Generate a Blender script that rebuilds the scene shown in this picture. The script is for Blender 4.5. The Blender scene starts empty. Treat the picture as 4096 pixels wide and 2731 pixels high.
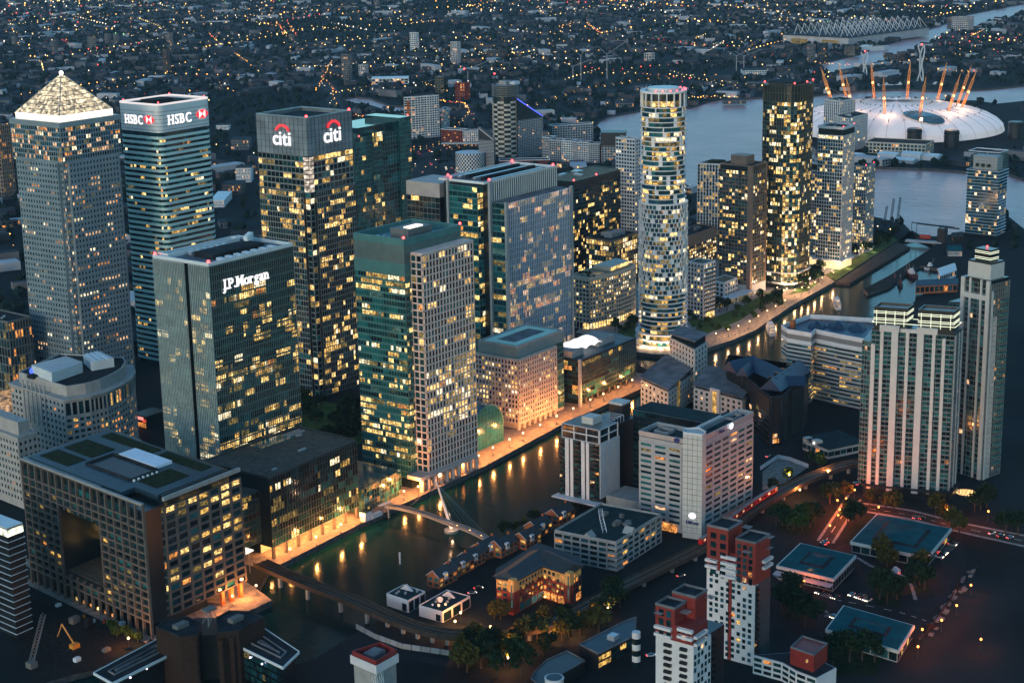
import bpy, bmesh, math, random
import numpy as np
from mathutils import Vector, Matrix
sc = bpy.context.scene
C = sc.collection
rnd = random.Random(11)
pi = math.pi
# ------------------------------------------------------------------ camera (solved from the vanishing points)
FOC, PITCH, ROLL, YAW, CAMZ = 7085.0, .25279, -.018776, .92746, 352.0
fw = np.array([math.sin(YAW)*math.cos(PITCH), math.cos(YAW)*math.cos(PITCH), -math.sin(PITCH)])
rt0 = np.array([math.cos(YAW), -math.sin(YAW), 0.0]); up0 = np.cross(rt0, fw)
rt = rt0*math.cos(ROLL)+up0*math.sin(ROLL); up = -rt0*math.sin(ROLL)+up0*math.cos(ROLL)
cd = bpy.data.cameras.new('camera'); cam = bpy.data.objects.new('camera', cd); C.objects.link(cam)
cam.matrix_world = Matrix(((rt[0], up[0], -fw[0], 0), (rt[1], up[1], -fw[1], 0), (rt[2], up[2], -fw[2], CAMZ), (0, 0, 0, 1)))
cd.sensor_width = 36; cd.lens = 36*FOC/4096; cd.clip_start = 5; cd.clip_end = 120000
sc.camera = cam
# ------------------------------------------------------------------ dusk sky, one soft low sun in the west, exposure
EXPO = 2.0; ES = 2.0**-EXPO
SUN_AZ, SUN_EL = math.radians(262), math.radians(4.0)     # compass bearing (clockwise from grid north) and height
w = bpy.data.worlds.new('World'); sc.world = w; w.use_nodes = True
nt = w.node_tree; bg = nt.nodes['Background']; sky = nt.nodes.new('ShaderNodeTexSky')
sky.sky_type = 'NISHITA'; sky.sun_disc = False; sky.sun_elevation = SUN_EL; sky.sun_rotation = SUN_AZ
sky.air_density = 1.0; sky.dust_density = .6; sky.ozone_density = 3.0; sky.altitude = 100
tn = nt.nodes.new('ShaderNodeMix'); tn.data_type = 'RGBA'; tn.blend_type = 'MULTIPLY'; tn.inputs['Factor'].default_value = 1.0; tn.inputs['B'].default_value = (.84, 1.03, .98, 1)   # teal cast of the dusk sky
nt.links.new(sky.outputs[0], tn.inputs['A']); nt.links.new(tn.outputs['Result'], bg.inputs[0]); bg.inputs[1].default_value = 0.15
sl = bpy.data.lights.new('sun', 'SUN'); sl.energy = 0.24; sl.angle = math.radians(20); sl.color = (1, .82, .74)
so = bpy.data.objects.new('sun', sl); C.objects.link(so)
sd = Vector((math.sin(SUN_AZ)*math.cos(.2), math.cos(SUN_AZ)*math.cos(.2), math.sin(.2)))
so.rotation_euler = sd.to_track_quat('Z', 'Y').to_euler()
vs = sc.view_settings; vs.view_transform = 'Standard'; vs.look = 'None'; vs.exposure = EXPO; vs.gamma = 1.0
sc.cycles.max_bounces = 3; sc.cycles.diffuse_bounces = 1; sc.cycles.glossy_bounces = 2; sc.cycles.transparent_max_bounces = 6
sc.cycles.sample_clamp_indirect = 4.0; sc.cycles.use_denoising = True
try: sc.cycles.use_light_tree = True
except Exception: pass
# ------------------------------------------------------------------ pixel -> world on a level plane
def P(x, y, z=0.0):
    d = rt*((x-2048)/FOC)-up*((y-1365.5)/FOC)+fw
    t = (CAMZ-z)/-d[2]
    return (d[0]*t, d[1]*t)
def TOPZ(base, top):
    """height of a point seen at pixel top that stands above the ground point seen at pixel base"""
    b = P(*base); d = rt*((top[0]-2048)/FOC)-up*((top[1]-1365.5)/FOC)+fw
    return CAMZ+d[2]*math.hypot(*b)/math.hypot(d[0], d[1])
# ------------------------------------------------------------------ materials
MATS = {}
def mat(name, col, rough=.6, metal=0., var=.25, scale=.15, bump=0., spec=.5, emit=None, es=0., aniso=None):
    if name in MATS: return MATS[name]
    m = bpy.data.materials.new(name); m.use_nodes = True; t = m.node_tree; b = t.nodes['Principled BSDF']
    b.inputs['Roughness'].default_value = rough; b.inputs['Metallic'].default_value = metal
    b.inputs['Specular IOR Level'].default_value = .06 if rough >= .74 and spec == .5 else spec      # rough ground, leaves, masonry: hardly any gloss
    c = (col[0], col[1], col[2], 1)
    if var > 0:
        g = t.nodes.new('ShaderNodeNewGeometry'); n = t.nodes.new('ShaderNodeTexNoise'); n.inputs['Scale'].default_value = scale
        n.inputs['Detail'].default_value = 4
        if aniso:
            mp = t.nodes.new('ShaderNodeMapping'); mp.inputs['Scale'].default_value = aniso
            t.links.new(g.outputs['Position'], mp.inputs[0]); t.links.new(mp.outputs[0], n.inputs['Vector'])
        else: t.links.new(g.outputs['Position'], n.inputs['Vector'])
        r = t.nodes.new('ShaderNodeValToRGB'); e = r.color_ramp.elements
        e[0].position = .3; e[1].position = .7
        e[0].color = (c[0]*(1-var), c[1]*(1-var), c[2]*(1-var), 1); e[1].color = (min(1, c[0]*(1+var)), min(1, c[1]*(1+var)), min(1, c[2]*(1+var)), 1)
        t.links.new(n.outputs[0], r.inputs[0]); t.links.new(r.outputs[0], b.inputs['Base Color'])
        if bump > 0:
            bp = t.nodes.new('ShaderNodeBump'); bp.inputs['Strength'].default_value = bump; bp.inputs['Distance'].default_value = .3
            t.links.new(n.outputs[0], bp.inputs['Height']); t.links.new(bp.outputs[0], b.inputs['Normal'])
    else: b.inputs['Base Color'].default_value = c
    if emit:
        b.inputs['Emission Color'].default_value = (*emit, 1); b.inputs['Emission Strength'].default_value = es
    MATS[name] = m; return m
def litmat(name, col, es, lo=.25, tile=.9):
    """a lit room behind glass: ceiling lights, blinds and furniture as broken light, glass gloss on top"""
    es *= ES; m = mat(name, (.02, .025, .025), .12, var=0); t = m.node_tree; b = t.nodes['Principled BSDF']
    g = t.nodes.new('ShaderNodeNewGeometry'); mp = t.nodes.new('ShaderNodeMapping'); mp.inputs['Scale'].default_value = (tile, tile, tile*1.6)
    n = t.nodes.new('ShaderNodeTexNoise'); n.inputs['Scale'].default_value = 1.0; n.inputs['Detail'].default_value = 2
    t.links.new(g.outputs['Position'], mp.inputs[0]); t.links.new(mp.outputs[0], n.inputs['Vector'])
    r = t.nodes.new('ShaderNodeMapRange'); r.inputs[1].default_value = .35; r.inputs[2].default_value = .65
    r.inputs[3].default_value = es*lo; r.inputs[4].default_value = es*1.35
    n2 = t.nodes.new('ShaderNodeTexNoise'); n2.inputs['Scale'].default_value = .33; n2.inputs['Detail'].default_value = 1; t.links.new(g.outputs['Position'], n2.inputs['Vector'])
    r2 = t.nodes.new('ShaderNodeMapRange'); r2.inputs[1].default_value = .35; r2.inputs[2].default_value = .65; r2.inputs[3].default_value = .35; r2.inputs[4].default_value = 1.6
    mu = t.nodes.new('ShaderNodeMath'); mu.operation = 'MULTIPLY'; t.links.new(n2.outputs[0], r2.inputs[0]); t.links.new(r2.outputs[0], mu.inputs[0])
    t.links.new(n.outputs[0], r.inputs[0]); t.links.new(r.outputs[0], mu.inputs[1]); t.links.new(mu.outputs[0], b.inputs['Emission Strength'])
    b.inputs['Emission Color'].default_value = (*col, 1)
    m.cycles.emission_sampling = 'NONE'
    return m
litmat('lit_bright', (1, .62, .20), 1.9, .12); litmat('lit_yellow', (1, .56, .13), .95, .08); litmat('lit_orange', (1, .36, .08), 1.0, .1)
litmat('lit_pale', (1, .78, .46), 2.0, .2); litmat('lit_dim', (.9, .6, .15), .28, .05); litmat('lit_teal', (.3, .7, .58), .16, .3)
litmat('lit_peach', (1, .56, .28), 1.15, .25)
mat('glass_dark', (.006, .036, .041), .10, var=.5, scale=.08, spec=.7)
mat('glass_black', (.004, .013, .017), .10, var=.4, scale=.08, spec=.6)
mat('glass_teal', (.012, .105, .108), .16, var=.5, scale=.1, spec=.7)
mat('glass_blue', (.010, .060, .088), .12, var=.5, scale=.1, spec=.8)
PAL = ['lit_bright', 'lit_yellow', 'lit_orange', 'lit_pale', 'lit_dim', 'lit_teal', 'lit_peach', 'glass_dark', 'glass_black', 'glass_teal', 'glass_blue']
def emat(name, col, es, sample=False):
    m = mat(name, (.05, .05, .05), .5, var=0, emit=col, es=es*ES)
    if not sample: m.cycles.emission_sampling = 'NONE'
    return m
# ------------------------------------------------------------------ mesh builder
class MB:
    def __init__(s): s.v = []; s.f = []; s.m = []
    def quad(s, a, b, c, d, m=0):
        i = len(s.v); s.v += [a, b, c, d]; s.f.append((i, i+1, i+2, i+3)); s.m.append(m)
    def tri(s, a, b, c, m=0):
        i = len(s.v); s.v += [a, b, c]; s.f.append((i, i+1, i+2)); s.m.append(m)
    def box(s, x0, y0, z0, x1, y1, z1, m=0, bottom=False):
        i = len(s.v)
        s.v += [(x0, y0, z0), (x1, y0, z0), (x1, y1, z0), (x0, y1, z0), (x0, y0, z1), (x1, y0, z1), (x1, y1, z1), (x0, y1, z1)]
        F = [(0, 1, 5, 4), (1, 2, 6, 5), (2, 3, 7, 6), (3, 0, 4, 7), (4, 5, 6, 7)]
        if bottom: F.append((3, 2, 1, 0))
        for q in F: s.f.append(tuple(i+k for k in q)); s.m.append(m)
    def obox(s, a, b, wd, z0, z1, m=0, bottom=True):
        """a box that runs from plan point a to b, wd wide"""
        dx, dy = b[0]-a[0], b[1]-a[1]; L = math.hypot(dx, dy) or 1; nx, ny = -dy/L*wd/2, dx/L*wd/2
        s.prism([(a[0]-nx, a[1]-ny), (b[0]-nx, b[1]-ny), (b[0]+nx, b[1]+ny), (a[0]+nx, a[1]+ny)], z0, z1, m, bottom)
    def prism(s, poly, z0, z1, m=0, bottom=False, mt=None, top=True):
        n = len(poly); i = len(s.v)
        zt = z1 if hasattr(z1, '__len__') else [z1]*n
        s.v += [(p[0], p[1], z0) for p in poly]+[(p[0], p[1], zt[k]) for k, p in enumerate(poly)]
        for k in range(n):
            j = (k+1) % n; s.f.append((i+k, i+j, i+n+j, i+n+k)); s.m.append(m)
        if top: s.f.append(tuple(i+n+k for k in range(n))); s.m.append(m if mt is None else mt)
        if bottom: s.f.append(tuple(i+n-1-k for k in range(n))); s.m.append(m)
    def ring(s, poly, t, z0, z1, m=0):
        """a hollow parapet or frame: poly outside, t thick (poly counter-clockwise)"""
        q = inset(poly, t); n = len(poly); i = len(s.v)
        s.v += [(p[0], p[1], z0) for p in poly]+[(p[0], p[1], z1) for p in poly]+[(p[0], p[1], z1) for p in q]+[(p[0], p[1], z0) for p in q]
        for k in range(n):
            j = (k+1) % n
            for A in (0, 1, 2, 3):
                B = (A+1) % 4
                s.f.append((i+A*n+k, i+A*n+j, i+B*n+j, i+B*n+k)); s.m.append(m)
    def beam(s, a, b, r, m=0, r2=None, n=4):
        a = Vector(a); b = Vector(b); d = (b-a)
        if d.length < 1e-6: return
        d.normalize(); u = d.orthogonal().normalized(); v = d.cross(u); r2 = r if r2 is None else r2; i = len(s.v)
        for c, rr in ((a, r), (b, r2)):
            for k in range(n):
                t = 2*pi*(k+.5)/n; s.v.append(tuple(c+u*math.cos(t)*rr+v*math.sin(t)*rr))
        for k in range(n): j = (k+1) % n; s.f.append((i+k, i+j, i+n+j, i+n+k)); s.m.append(m)
        s.f.append(tuple(i+n-1-k for k in range(n))); s.m.append(m); s.f.append(tuple(i+n+k for k in range(n))); s.m.append(m)
    def ball(s, c, r, m=0, n=6, k=3, sz=1.):
        i = len(s.v)
        for a in range(k+1):
            th = pi*a/k
            for b in range(n):
                ph = 2*pi*b/n; s.v.append((c[0]+r*math.sin(th)*math.cos(ph), c[1]+r*math.sin(th)*math.sin(ph), c[2]+r*sz*math.cos(th)))
        for a in range(k):
            for b in range(n):
                j = (b+1) % n; s.f.append((i+a*n+b, i+(a+1)*n+b, i+(a+1)*n+j, i+a*n+j)); s.m.append(m)
    def lathe(s, prof, c=(0, 0), n=24, m=0):
        i = len(s.v); k = len(prof)
        for (r, z) in prof:
            for b in range(n): ph = 2*pi*b/n; s.v.append((c[0]+r*math.cos(ph), c[1]+r*math.sin(ph), z))
        for a in range(k-1):
            for b in range(n):
                j = (b+1) % n; s.f.append((i+a*n+b, i+a*n+j, i+(a+1)*n+j, i+(a+1)*n+b)); s.m.append(m)
        s.f.append(tuple(i+(k-1)*n+b for b in range(n))); s.m.append(m)
    def mesh(s, name, mats, off=(0, 0, 0)):
        me = bpy.data.meshes.new(name); o = off
        me.from_pydata([(p[0]-o[0], p[1]-o[1], p[2]-o[2]) for p in s.v], [], s.f)
        for x in (mats if isinstance(mats, (list, tuple)) else [mats]): me.materials.append(MATS[x] if isinstance(x, str) else x)
        if any(s.m): me.polygons.foreach_set('material_index', s.m)
        me.update(); return me
    def obj(s, name, mats, par=None, kind=None, label=None):
        off = par['_o'] if par is not None and '_o' in par else (0, 0, 0)
        if not s.f: return None
        o = bpy.data.objects.new(name, s.mesh(name, mats, off)); C.objects.link(o)
        if par is not None: o.parent = par; o['_o'] = off
        if kind: o['kind'] = kind
        if label: o['label'] = label
        return o
def inset(poly, t):
    n = len(poly); out = []
    for k in range(n):
        p0, p1, p2 = poly[k-1], poly[k], poly[(k+1) % n]
        def nrm(a, b):
            dx, dy = b[0]-a[0], b[1]-a[1]; L = math.hypot(dx, dy) or 1; return (-dy/L, dx/L)
        n1, n2 = nrm(p0, p1), nrm(p1, p2); bx, by = n1[0]+n2[0], n1[1]+n2[1]; d = 1+n1[0]*n2[0]+n1[1]*n2[1]
        d = max(d, .3); out.append((p1[0]+bx/d*t, p1[1]+by/d*t))
    return out
def rect(x0, y0, wx, wy): return [(x0, y0), (x0+wx, y0), (x0+wx, y0+wy), (x0, y0+wy)]
def rrect(x0, y0, wx, wy, r, n=5):
    out = []
    for (cx, cy, a0) in ((x0+r, y0+r, pi), (x0+wx-r, y0+r, 1.5*pi), (x0+wx-r, y0+wy-r, 0), (x0+r, y0+wy-r, .5*pi)):
        for k in range(n+1): a = a0+.5*pi*k/n; out.append((cx+r*math.cos(a), cy+r*math.sin(a)))
    return out
# ------------------------------------------------------------------ things
def thing(name, label, cat, xy, z=0., group=None, rz=0.):
    o = bpy.data.objects.new(name, None); C.objects.link(o); o.empty_display_size = .5
    o.location = (xy[0], xy[1], z); o['_o'] = (xy[0], xy[1], z); o['label'] = label; o['category'] = cat
    if group: o['group'] = group
    return o
def tag(o, label, cat, group=None):
    o['label'] = label; o['category'] = cat
    if group: o['group'] = group
    return o
def copy_tree(o, parent=None):
    c = o.copy(); C.objects.link(c)
    if parent is not None: c.parent = parent
    for ch in o.children: copy_tree(ch, c)
    return c
ORD = ['first', 'second', 'third', 'fourth', 'fifth', 'sixth', 'seventh', 'eighth', 'ninth', 'tenth', 'eleventh', 'twelfth', 'thirteenth', 'fourteenth', 'fifteenth',
       'sixteenth', 'seventeenth', 'eighteenth', 'nineteenth', 'twentieth', 'twenty-first', 'twenty-second', 'twenty-third', 'twenty-fourth', 'twenty-fifth', 'twenty-sixth',
       'twenty-seventh', 'twenty-eighth', 'twenty-ninth', 'thirtieth', 'thirty-first', 'thirty-second', 'thirty-third', 'thirty-fourth', 'thirty-fifth', 'thirty-sixth']
# ------------------------------------------------------------------ facades
OFFICE = [('lit_bright', 5), ('lit_yellow', 5), ('lit_pale', 2), ('lit_dim', 4), ('lit_orange', .5)]
WARM = [('lit_peach', 5), ('lit_orange', 2.5), ('lit_pale', 2), ('lit_dim', 3)]
HOME = [('lit_bright', 3), ('lit_yellow', 3), ('lit_orange', 2), ('lit_pale', 3), ('lit_dim', 2)]
TEAL = [('glass_dark', 5), ('glass_teal', 4), ('glass_black', 2), ('lit_teal', .5)]
DARK = [('glass_dark', 5), ('glass_black', 4), ('glass_blue', 1)]
BLUE = [('glass_blue', 5), ('glass_dark', 3), ('glass_black', 1)]
def pick(w):
    t = rnd.random()*sum(x[1] for x in w)
    for n, q in w:
        t -= q
        if t <= 0: return n
    return w[-1][0]
class Panes:
    """window panes of one building: the largest ones become parts, the rest one joined part"""
    def __init__(s): s.L = []
    def add(s, c, ux, uy, wd, h, m): s.L.append((c, ux, uy, wd, h, m))
    def build(s, par, keep=300, name='window'):
        if not s.L: return
        off = par['_o']
        L = sorted(s.L, key=lambda q: (q[0][0]**2+q[0][1]**2+(q[0][2]-CAMZ)**2)/(q[3]*q[4]))
        cache = {}
        for (c, ux, uy, wd, h, m) in L[:keep]:
            k = (round(wd, 1), round(h, 1), m)
            if k not in cache:
                b = MB(); a, e = k[0]/2, k[1]/2; b.quad((-a, 0, -e), (a, 0, -e), (a, 0, e), (-a, 0, e)); cache[k] = b.mesh(name, m)
            o = bpy.data.objects.new(name, cache[k]); C.objects.link(o); o.parent = par
            o.location = (c[0]-off[0], c[1]-off[1], c[2]-off[2]); o.rotation_euler = (0, 0, math.atan2(uy, ux))
        if len(L) > keep:
            b = MB()
            for (c, ux, uy, wd, h, m) in L[keep:]:
                a, e = wd/2, h/2
                b.quad((c[0]-ux*a, c[1]-uy*a, c[2]-e), (c[0]+ux*a, c[1]+uy*a, c[2]-e), (c[0]+ux*a, c[1]+uy*a, c[2]+e), (c[0]-ux*a, c[1]-uy*a, c[2]+e), PAL.index(m))
            b.obj(name, PAL, par, kind='stuff')
def face(pn, fr, A, B, z0, z1, nx, nz, vw=.3, hw=.6, dep=.3, lit=.3, litw=OFFICE, offw=TEAL, run=4, m=0, hb=None, skip=None, off=.05, ends=True, hdep=None):
    """one elevation: a grid of panes behind proud mullions (vw wide) and transoms/spandrels (hw high)"""
    dx, dy = B[0]-A[0], B[1]-A[1]; L = math.hypot(dx, dy); ux, uy = dx/L, dy/L; ox, oy = uy, -ux
    bw = L/nx; bh = (z1-z0)/nz; hdep = dep*.9 if hdep is None else hdep
    if pn is not None:
        for j in range(nz):
            fz = (j+.5)/nz; i = 0; fl = rnd.random()
            state = False
            while i < nx:
                n = rnd.randint(1, run)
                p = lit((i+.5)/nx, fz) if callable(lit) else lit
                p2 = min(1, max(0, p*(.35+1.3*fl))); on = rnd.random() < p2
                base = pick(litw) if on else pick(offw)
                for k in range(i, min(nx, i+n)):
                    mm = base
                    if on and rnd.random() < .22: mm = pick(litw if rnd.random() < .6 else offw)
                    if skip and skip(k, j): continue
                    t = (k+.5)*bw
                    pn.add((A[0]+ux*t+ox*off, A[1]+uy*t+oy*off, z0+(j+.5)*bh), ux, uy, bw-vw*.7, bh-hw*.7, mm)
                i += n
    if fr is not None:
        def strip(t0, t1, za, zb, d):
            p = [(A[0]+ux*t0, A[1]+uy*t0), (A[0]+ux*t0+ox*d, A[1]+uy*t0+oy*d), (A[0]+ux*t1+ox*d, A[1]+uy*t1+oy*d), (A[0]+ux*t1, A[1]+uy*t1)]
            a, b, c, e = p
            fr.quad((*b, za), (*c, za), (*c, zb), (*b, zb), m); fr.quad((*a, za), (*b, za), (*b, zb), (*a, zb), m)
            fr.quad((*c, za), (*e, za), (*e, zb), (*c, zb), m); fr.quad((*a, zb), (*b, zb), (*c, zb), (*e, zb), m)
            fr.quad((*a, za), (*e, za), (*c, za), (*b, za), m)
        if vw > 0:
            for k in range(nx+1):
                if not ends and k in (0, nx): continue
                t0 = max(0, k*bw-vw/2); t1 = min(L, k*bw+vw/2); strip(t0, t1, z0, z1, dep)
        if hw > 0:
            for j in range(nz+1):
                za = max(z0, z0+j*bh-hw/2); zb = min(z1, z0+j*bh+hw/2); strip(0, L, za, zb, hdep)
def beacon(par, x, y, z, r=.9):
    b = MB(); b.ball((x, y, z), r); b.obj('warning_light', 'beacon_red', par)
emat('beacon_red', (1, .05, .05), 9)
# ------------------------------------------------------------------ lettering
def letter_mesh(ch, size, ext, bold=.0):
    cu = bpy.data.curves.new('letter', 'FONT'); cu.body = ch; cu.size = size; cu.extrude = ext; cu.offset = bold; cu.resolution_u = 4
    o = bpy.data.objects.new('tmp', cu); C.objects.link(o); bpy.context.view_layer.update()
    me = bpy.data.meshes.new_from_object(o.evaluated_get(bpy.context.evaluated_depsgraph_get())); bpy.data.objects.remove(o)
    return me
def lettering(par, txt, p0, u, z, size, m, ext=.25, bold=.02, gap=.08, sx=1., serif=False):
    """letters standing on a wall: p0 plan point of the left end (on the wall), u plan direction"""
    off = par['_o']; t = 0
    ang = math.atan2(u[1], u[0])
    for ch in txt:
        if ch == ' ': t += size*.35; continue
        me = letter_mesh(ch, size, ext, bold*size)
        xs = [v.co.x for v in me.vertices]; ys = [v.co.y for v in me.vertices]; x0, x1 = min(xs), max(xs); y0, y1 = min(ys), max(ys)
        if serif and ch.isalpha():
            bm = bmesh.new(); bm.from_mesh(me); st = size*.13; hh = size*.055
            feet = {'H': [x0+st*.45, x1-st*.45], 'B': [x0+st*.3], 'P': [x0+st*.45], 'M': [x0+st*.45, x1-st*.45], 'n': [x0+st*.45, x1-st*.45], 'r': [x0+st*.45], 'J': [(x0+x1)/2+st*.4], 'h': [x0+st*.4, x1-st*.4]}.get(ch, [])
            tops = {'H': feet, 'M': feet, 'P': [x0+st*.2], 'B': [x0+st*.1], 'J': [x1-st*.4], 'r': [x0+st*.1], 'n': [x0+st*.1]}.get(ch, [])
            for xs_, yy in [(q, 0) for q in feet]+[(q, y1-hh) for q in tops]:
                vv = [bm.verts.new((xs_+a*st*1.05, yy+b*hh, c)) for c in (-ext, ext) for a, b in ((-1, 0), (1, 0), (1, 1), (-1, 1))]
                for q in ((3, 2, 1, 0), (4, 5, 6, 7), (0, 1, 5, 4), (1, 2, 6, 5), (2, 3, 7, 6), (3, 0, 4, 7)): bm.faces.new([vv[k] for k in q])
            bm.to_mesh(me); bm.free()
        me.materials.clear(); me.materials.append(MATS[m])
        o = bpy.data.objects.new('letter', me); C.objects.link(o); o.parent = par
        tt = t-x0*sx
        o.location = (p0[0]+u[0]*tt-off[0], p0[1]+u[1]*tt-off[1], z-off[2]); o.rotation_euler = (pi/2, 0, ang); o.scale = (sx, 1, 1)
        t += (x1-x0)*sx+size*gap
    return t
# ================================================================== ground, water, quays
mat('asphalt', (.012, .014, .016), .8, var=.35, scale=.05); mat('earth', (.011, .015, .016), .9, var=.5, scale=.012)
mat('paving', (.20, .17, .145), .75, var=.3, scale=.35); mat('stone_kerb', (.22, .21, .20), .8, var=.3, scale=.4)
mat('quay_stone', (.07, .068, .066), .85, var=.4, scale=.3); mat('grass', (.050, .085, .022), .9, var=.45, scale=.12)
mat('white_paint', (.75, .75, .72), .5, var=.08); mat('timber', (.05, .038, .032), .8, var=.35, scale=.5)
def water_mat(name, col, rough, bs, bd, scale):
    m = mat(name, col, rough, var=.2, scale=.01, spec=.5 if 'river' in name else .10); t = m.node_tree; b = t.nodes['Principled BSDF']; b.inputs['IOR'].default_value = 1.33
    g = t.nodes.new('ShaderNodeNewGeometry'); mp = t.nodes.new('ShaderNodeMapping'); mp.inputs['Rotation'].default_value = (0, 0, -.6); mp.inputs['Scale'].default_value = (scale, scale*.45, scale)
    n = t.nodes.new('ShaderNodeTexNoise'); n.inputs['Scale'].default_value = 1; n.inputs['Detail'].default_value = 5
    bp = t.nodes.new('ShaderNodeBump'); bp.inputs['Strength'].default_value = bs; bp.inputs['Distance'].default_value = bd
    t.links.new(g.outputs['Position'], mp.inputs[0]); t.links.new(mp.outputs[0], n.inputs['Vector']); t.links.new(n.outputs[0], bp.inputs['Height']); t.links.new(bp.outputs[0], b.inputs['Normal'])
    return m
water_mat('dock_water', (.0015, .020, .018), .13, .5, .25, .35)
water_mat('river_water', (.46, .235, .22), .36, 1.0, 1.6, .12)
WZ = -3.0
def pp(L, z=0.0): return [P(x, y, z) for x, y in L]
def ccw(p):
    a = sum(p[k-1][0]*p[k][1]-p[k][0]*p[k-1][1] for k in range(len(p))); return p if a > 0 else p[::-1]
DOCK = [(470, 625), (533, 606), (600, 606), (606, 622), (628, 636)]+[(708, 642.4), (832, 646), (929, 656), (1027, 658), (1066, 664)]+pp([(2572, 1470), (2520, 1428), (2540, 1407), (2610, 1416), (2679, 1418), (2760, 1408), (2830, 1392), (2930, 1360), (3019, 1322), (3161, 1226), (3338, 1127), (3585, 966), (3650, 922), (3745, 978),
        (3680, 1022), (3560, 1100), (3455, 1156), (3470, 1172), (3560, 1140), (3600, 1105), (3680, 1060), (3780, 1080), (3700, 1170), (3560, 1290)])+[(1400, 585), (1120, 585), (1000, 590), (958, 592), (900, 545), (800, 545), (640, 548), (560, 540), (480, 560)]
RIVER = pp([(2372, 507), (2400, 480), (2431, 465), (2565, 440), (2759, 429), (2858, 397), (3046, 389), (3230, 384), (3401, 365), (3590, 356), (3779, 364), (3950, 356), (4096, 341), (4400, 325), (4900, 300), (4900, 372), (4400, 396),
        (4096, 404), (3990, 415), (3900, 402), (3500, 400), (3330, 430), (3240, 500), (3235, 560), (3270, 620), (3400, 660), (3510, 668), (3699, 673), (3868, 686), (4010, 687), (4096, 716), (4600, 800), (5200, 860), (5200, 1080), (4400, 1000), (4096, 915), (4008, 845), (3900, 925), (3830, 932),
        (3760, 945), (3662, 944), (3618, 898), (3522, 872), (3400, 850), (3050, 835), (2870, 800), (2787, 765), (2690, 742), (2560, 690), (2480, 630), (2400, 560)])
LOCK = pp([(3652, 921), (3664, 946), (3758, 947), (3746, 977)])
ROYAL = pp([(3274, 254), (3400, 225), (3516, 190), (3681, 127), (3777, 95), (3872, 57), (4096, 13), (4500, -60), (4500, -10), (4096, 51), (3910, 108), (3809, 127), (3720, 172), (3620, 215), (3522, 256), (3380, 290), (3300, 288)])
CREEK = pp([(1360, 395), (1420, 386), (1480, 392), (1560, 420), (1700, 432), (1800, 425), (1850, 436), (1800, 450), (1700, 452), (1560, 445), (1480, 420), (1420, 412)])
def filled(name, outer, holes, z, mt, depth=None):
    cu = bpy.data.curves.new(name, 'CURVE'); cu.dimensions = '2D'; cu.fill_mode = 'BOTH'
    for L in [outer]+holes:
        s = cu.splines.new('POLY'); s.points.add(len(L)-1); s.use_cyclic_u = True
        for k, q in enumerate(L): s.points[k].co = (q[0], q[1], 0, 1)
    o = bpy.data.objects.new('tmp', cu); C.objects.link(o); bpy.context.view_layer.update()
    me = bpy.data.meshes.new_from_object(o.evaluated_get(bpy.context.evaluated_depsgraph_get())); bpy.data.objects.remove(o)
    me.materials.clear(); me.materials.append(MATS[mt]); o = bpy.data.objects.new(name, me); C.objects.link(o); o.location.z = z
    o['kind'] = 'structure'; return o
HOLES = [ccw(DOCK), ccw(RIVER), ccw(ROYAL), ccw(CREEK)]
BIG = 45000
ground = filled('ground', [(-BIG, -BIG), (BIG, -BIG), (BIG, BIG), (-BIG, BIG)], HOLES, 0, 'earth')
for nm, L, mt in (('dock_water', DOCK, 'dock_water'), ('river', RIVER, 'river_water'), ('far_dock_water', ROYAL, 'river_water'), ('creek_water', CREEK, 'river_water')):
    o = filled(nm, L, [], WZ, mt)
    b = MB(); L = ccw(L)
    for k in range(len(L)): b.quad((*L[k], WZ-1), (*L[(k+1) % len(L)], WZ-1), (*L[(k+1) % len(L)], .02), (*L[k], .02))
    b.obj('bank_wall', 'quay_stone')['kind'] = 'structure'
def sheet(name, poly, z, m, kind='structure', par=None):
    b = MB(); b.f.append(tuple(range(len(poly)))); b.v = [(*q, z) for q in ccw(poly)]; b.m = [0]
    o = b.obj(name, m, par)
    if par is None: o['kind'] = kind
    return o
def slab(name, poly, z, m, h=.15):
    b = MB(); b.prism(ccw(poly), z-h, z); o = b.obj(name, m); o['kind'] = 'structure'; return o
# lit quay along the north side of the dock
slab('quay_pavement', [(628, 636.3), (708, 642.7), (832, 646.3), (929, 656.3), (1027, 658.3), (1066, 664), (1066, 685), (960, 690), (760, 690), (628, 665)], .14, 'paving', .13)
slab('quay_pavement', [(533, 606.3), (600, 606.3), (606, 622), (612, 640), (600, 640), (532, 622)], .14, 'paving', .13)
# park and promenade round the towers beyond the dock
PROM = pp([(2540, 1407), (2610, 1416), (2679, 1418), (2760, 1408), (2830, 1392), (2930, 1360), (3019, 1322), (3161, 1226), (3338, 1127), (3300, 1100), (3090, 1190), (2960, 1290), (2830, 1345), (2700, 1370), (2540, 1370)])
slab('promenade', PROM, .14, 'paving', .13)
slab('towers_plaza', pp([(2300, 1330), (2540, 1372), (2700, 1372), (2830, 1347), (2960, 1292), (3090, 1192), (3300, 1102), (3500, 985), (3420, 940), (2900, 1000), (2500, 1150)]), .11, 'stone_kerb', .1)
for L in ([(2780, 1318), (2830, 1335), (2960, 1282), (3080, 1200), (3140, 1165), (3060, 1172), (2990, 1215), (2880, 1262), (2800, 1285)], [(3150, 1180), (3230, 1165), (3280, 1128), (3200, 1150)],
          [(2540, 1369), (2620, 1393), (2668, 1400), (2600, 1360), (2548, 1320)], [(2470, 1330), (2540, 1360), (2545, 1290), (2500, 1290)], [(2750, 1280), (2820, 1262), (2800, 1300), (2770, 1310)],
          [(3300, 1100), (3345, 1122), (3590, 962), (3570, 945), (3440, 1020), (3380, 1065)]):
    slab('lawn', pp(L), .20, 'grass', .06)
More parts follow.
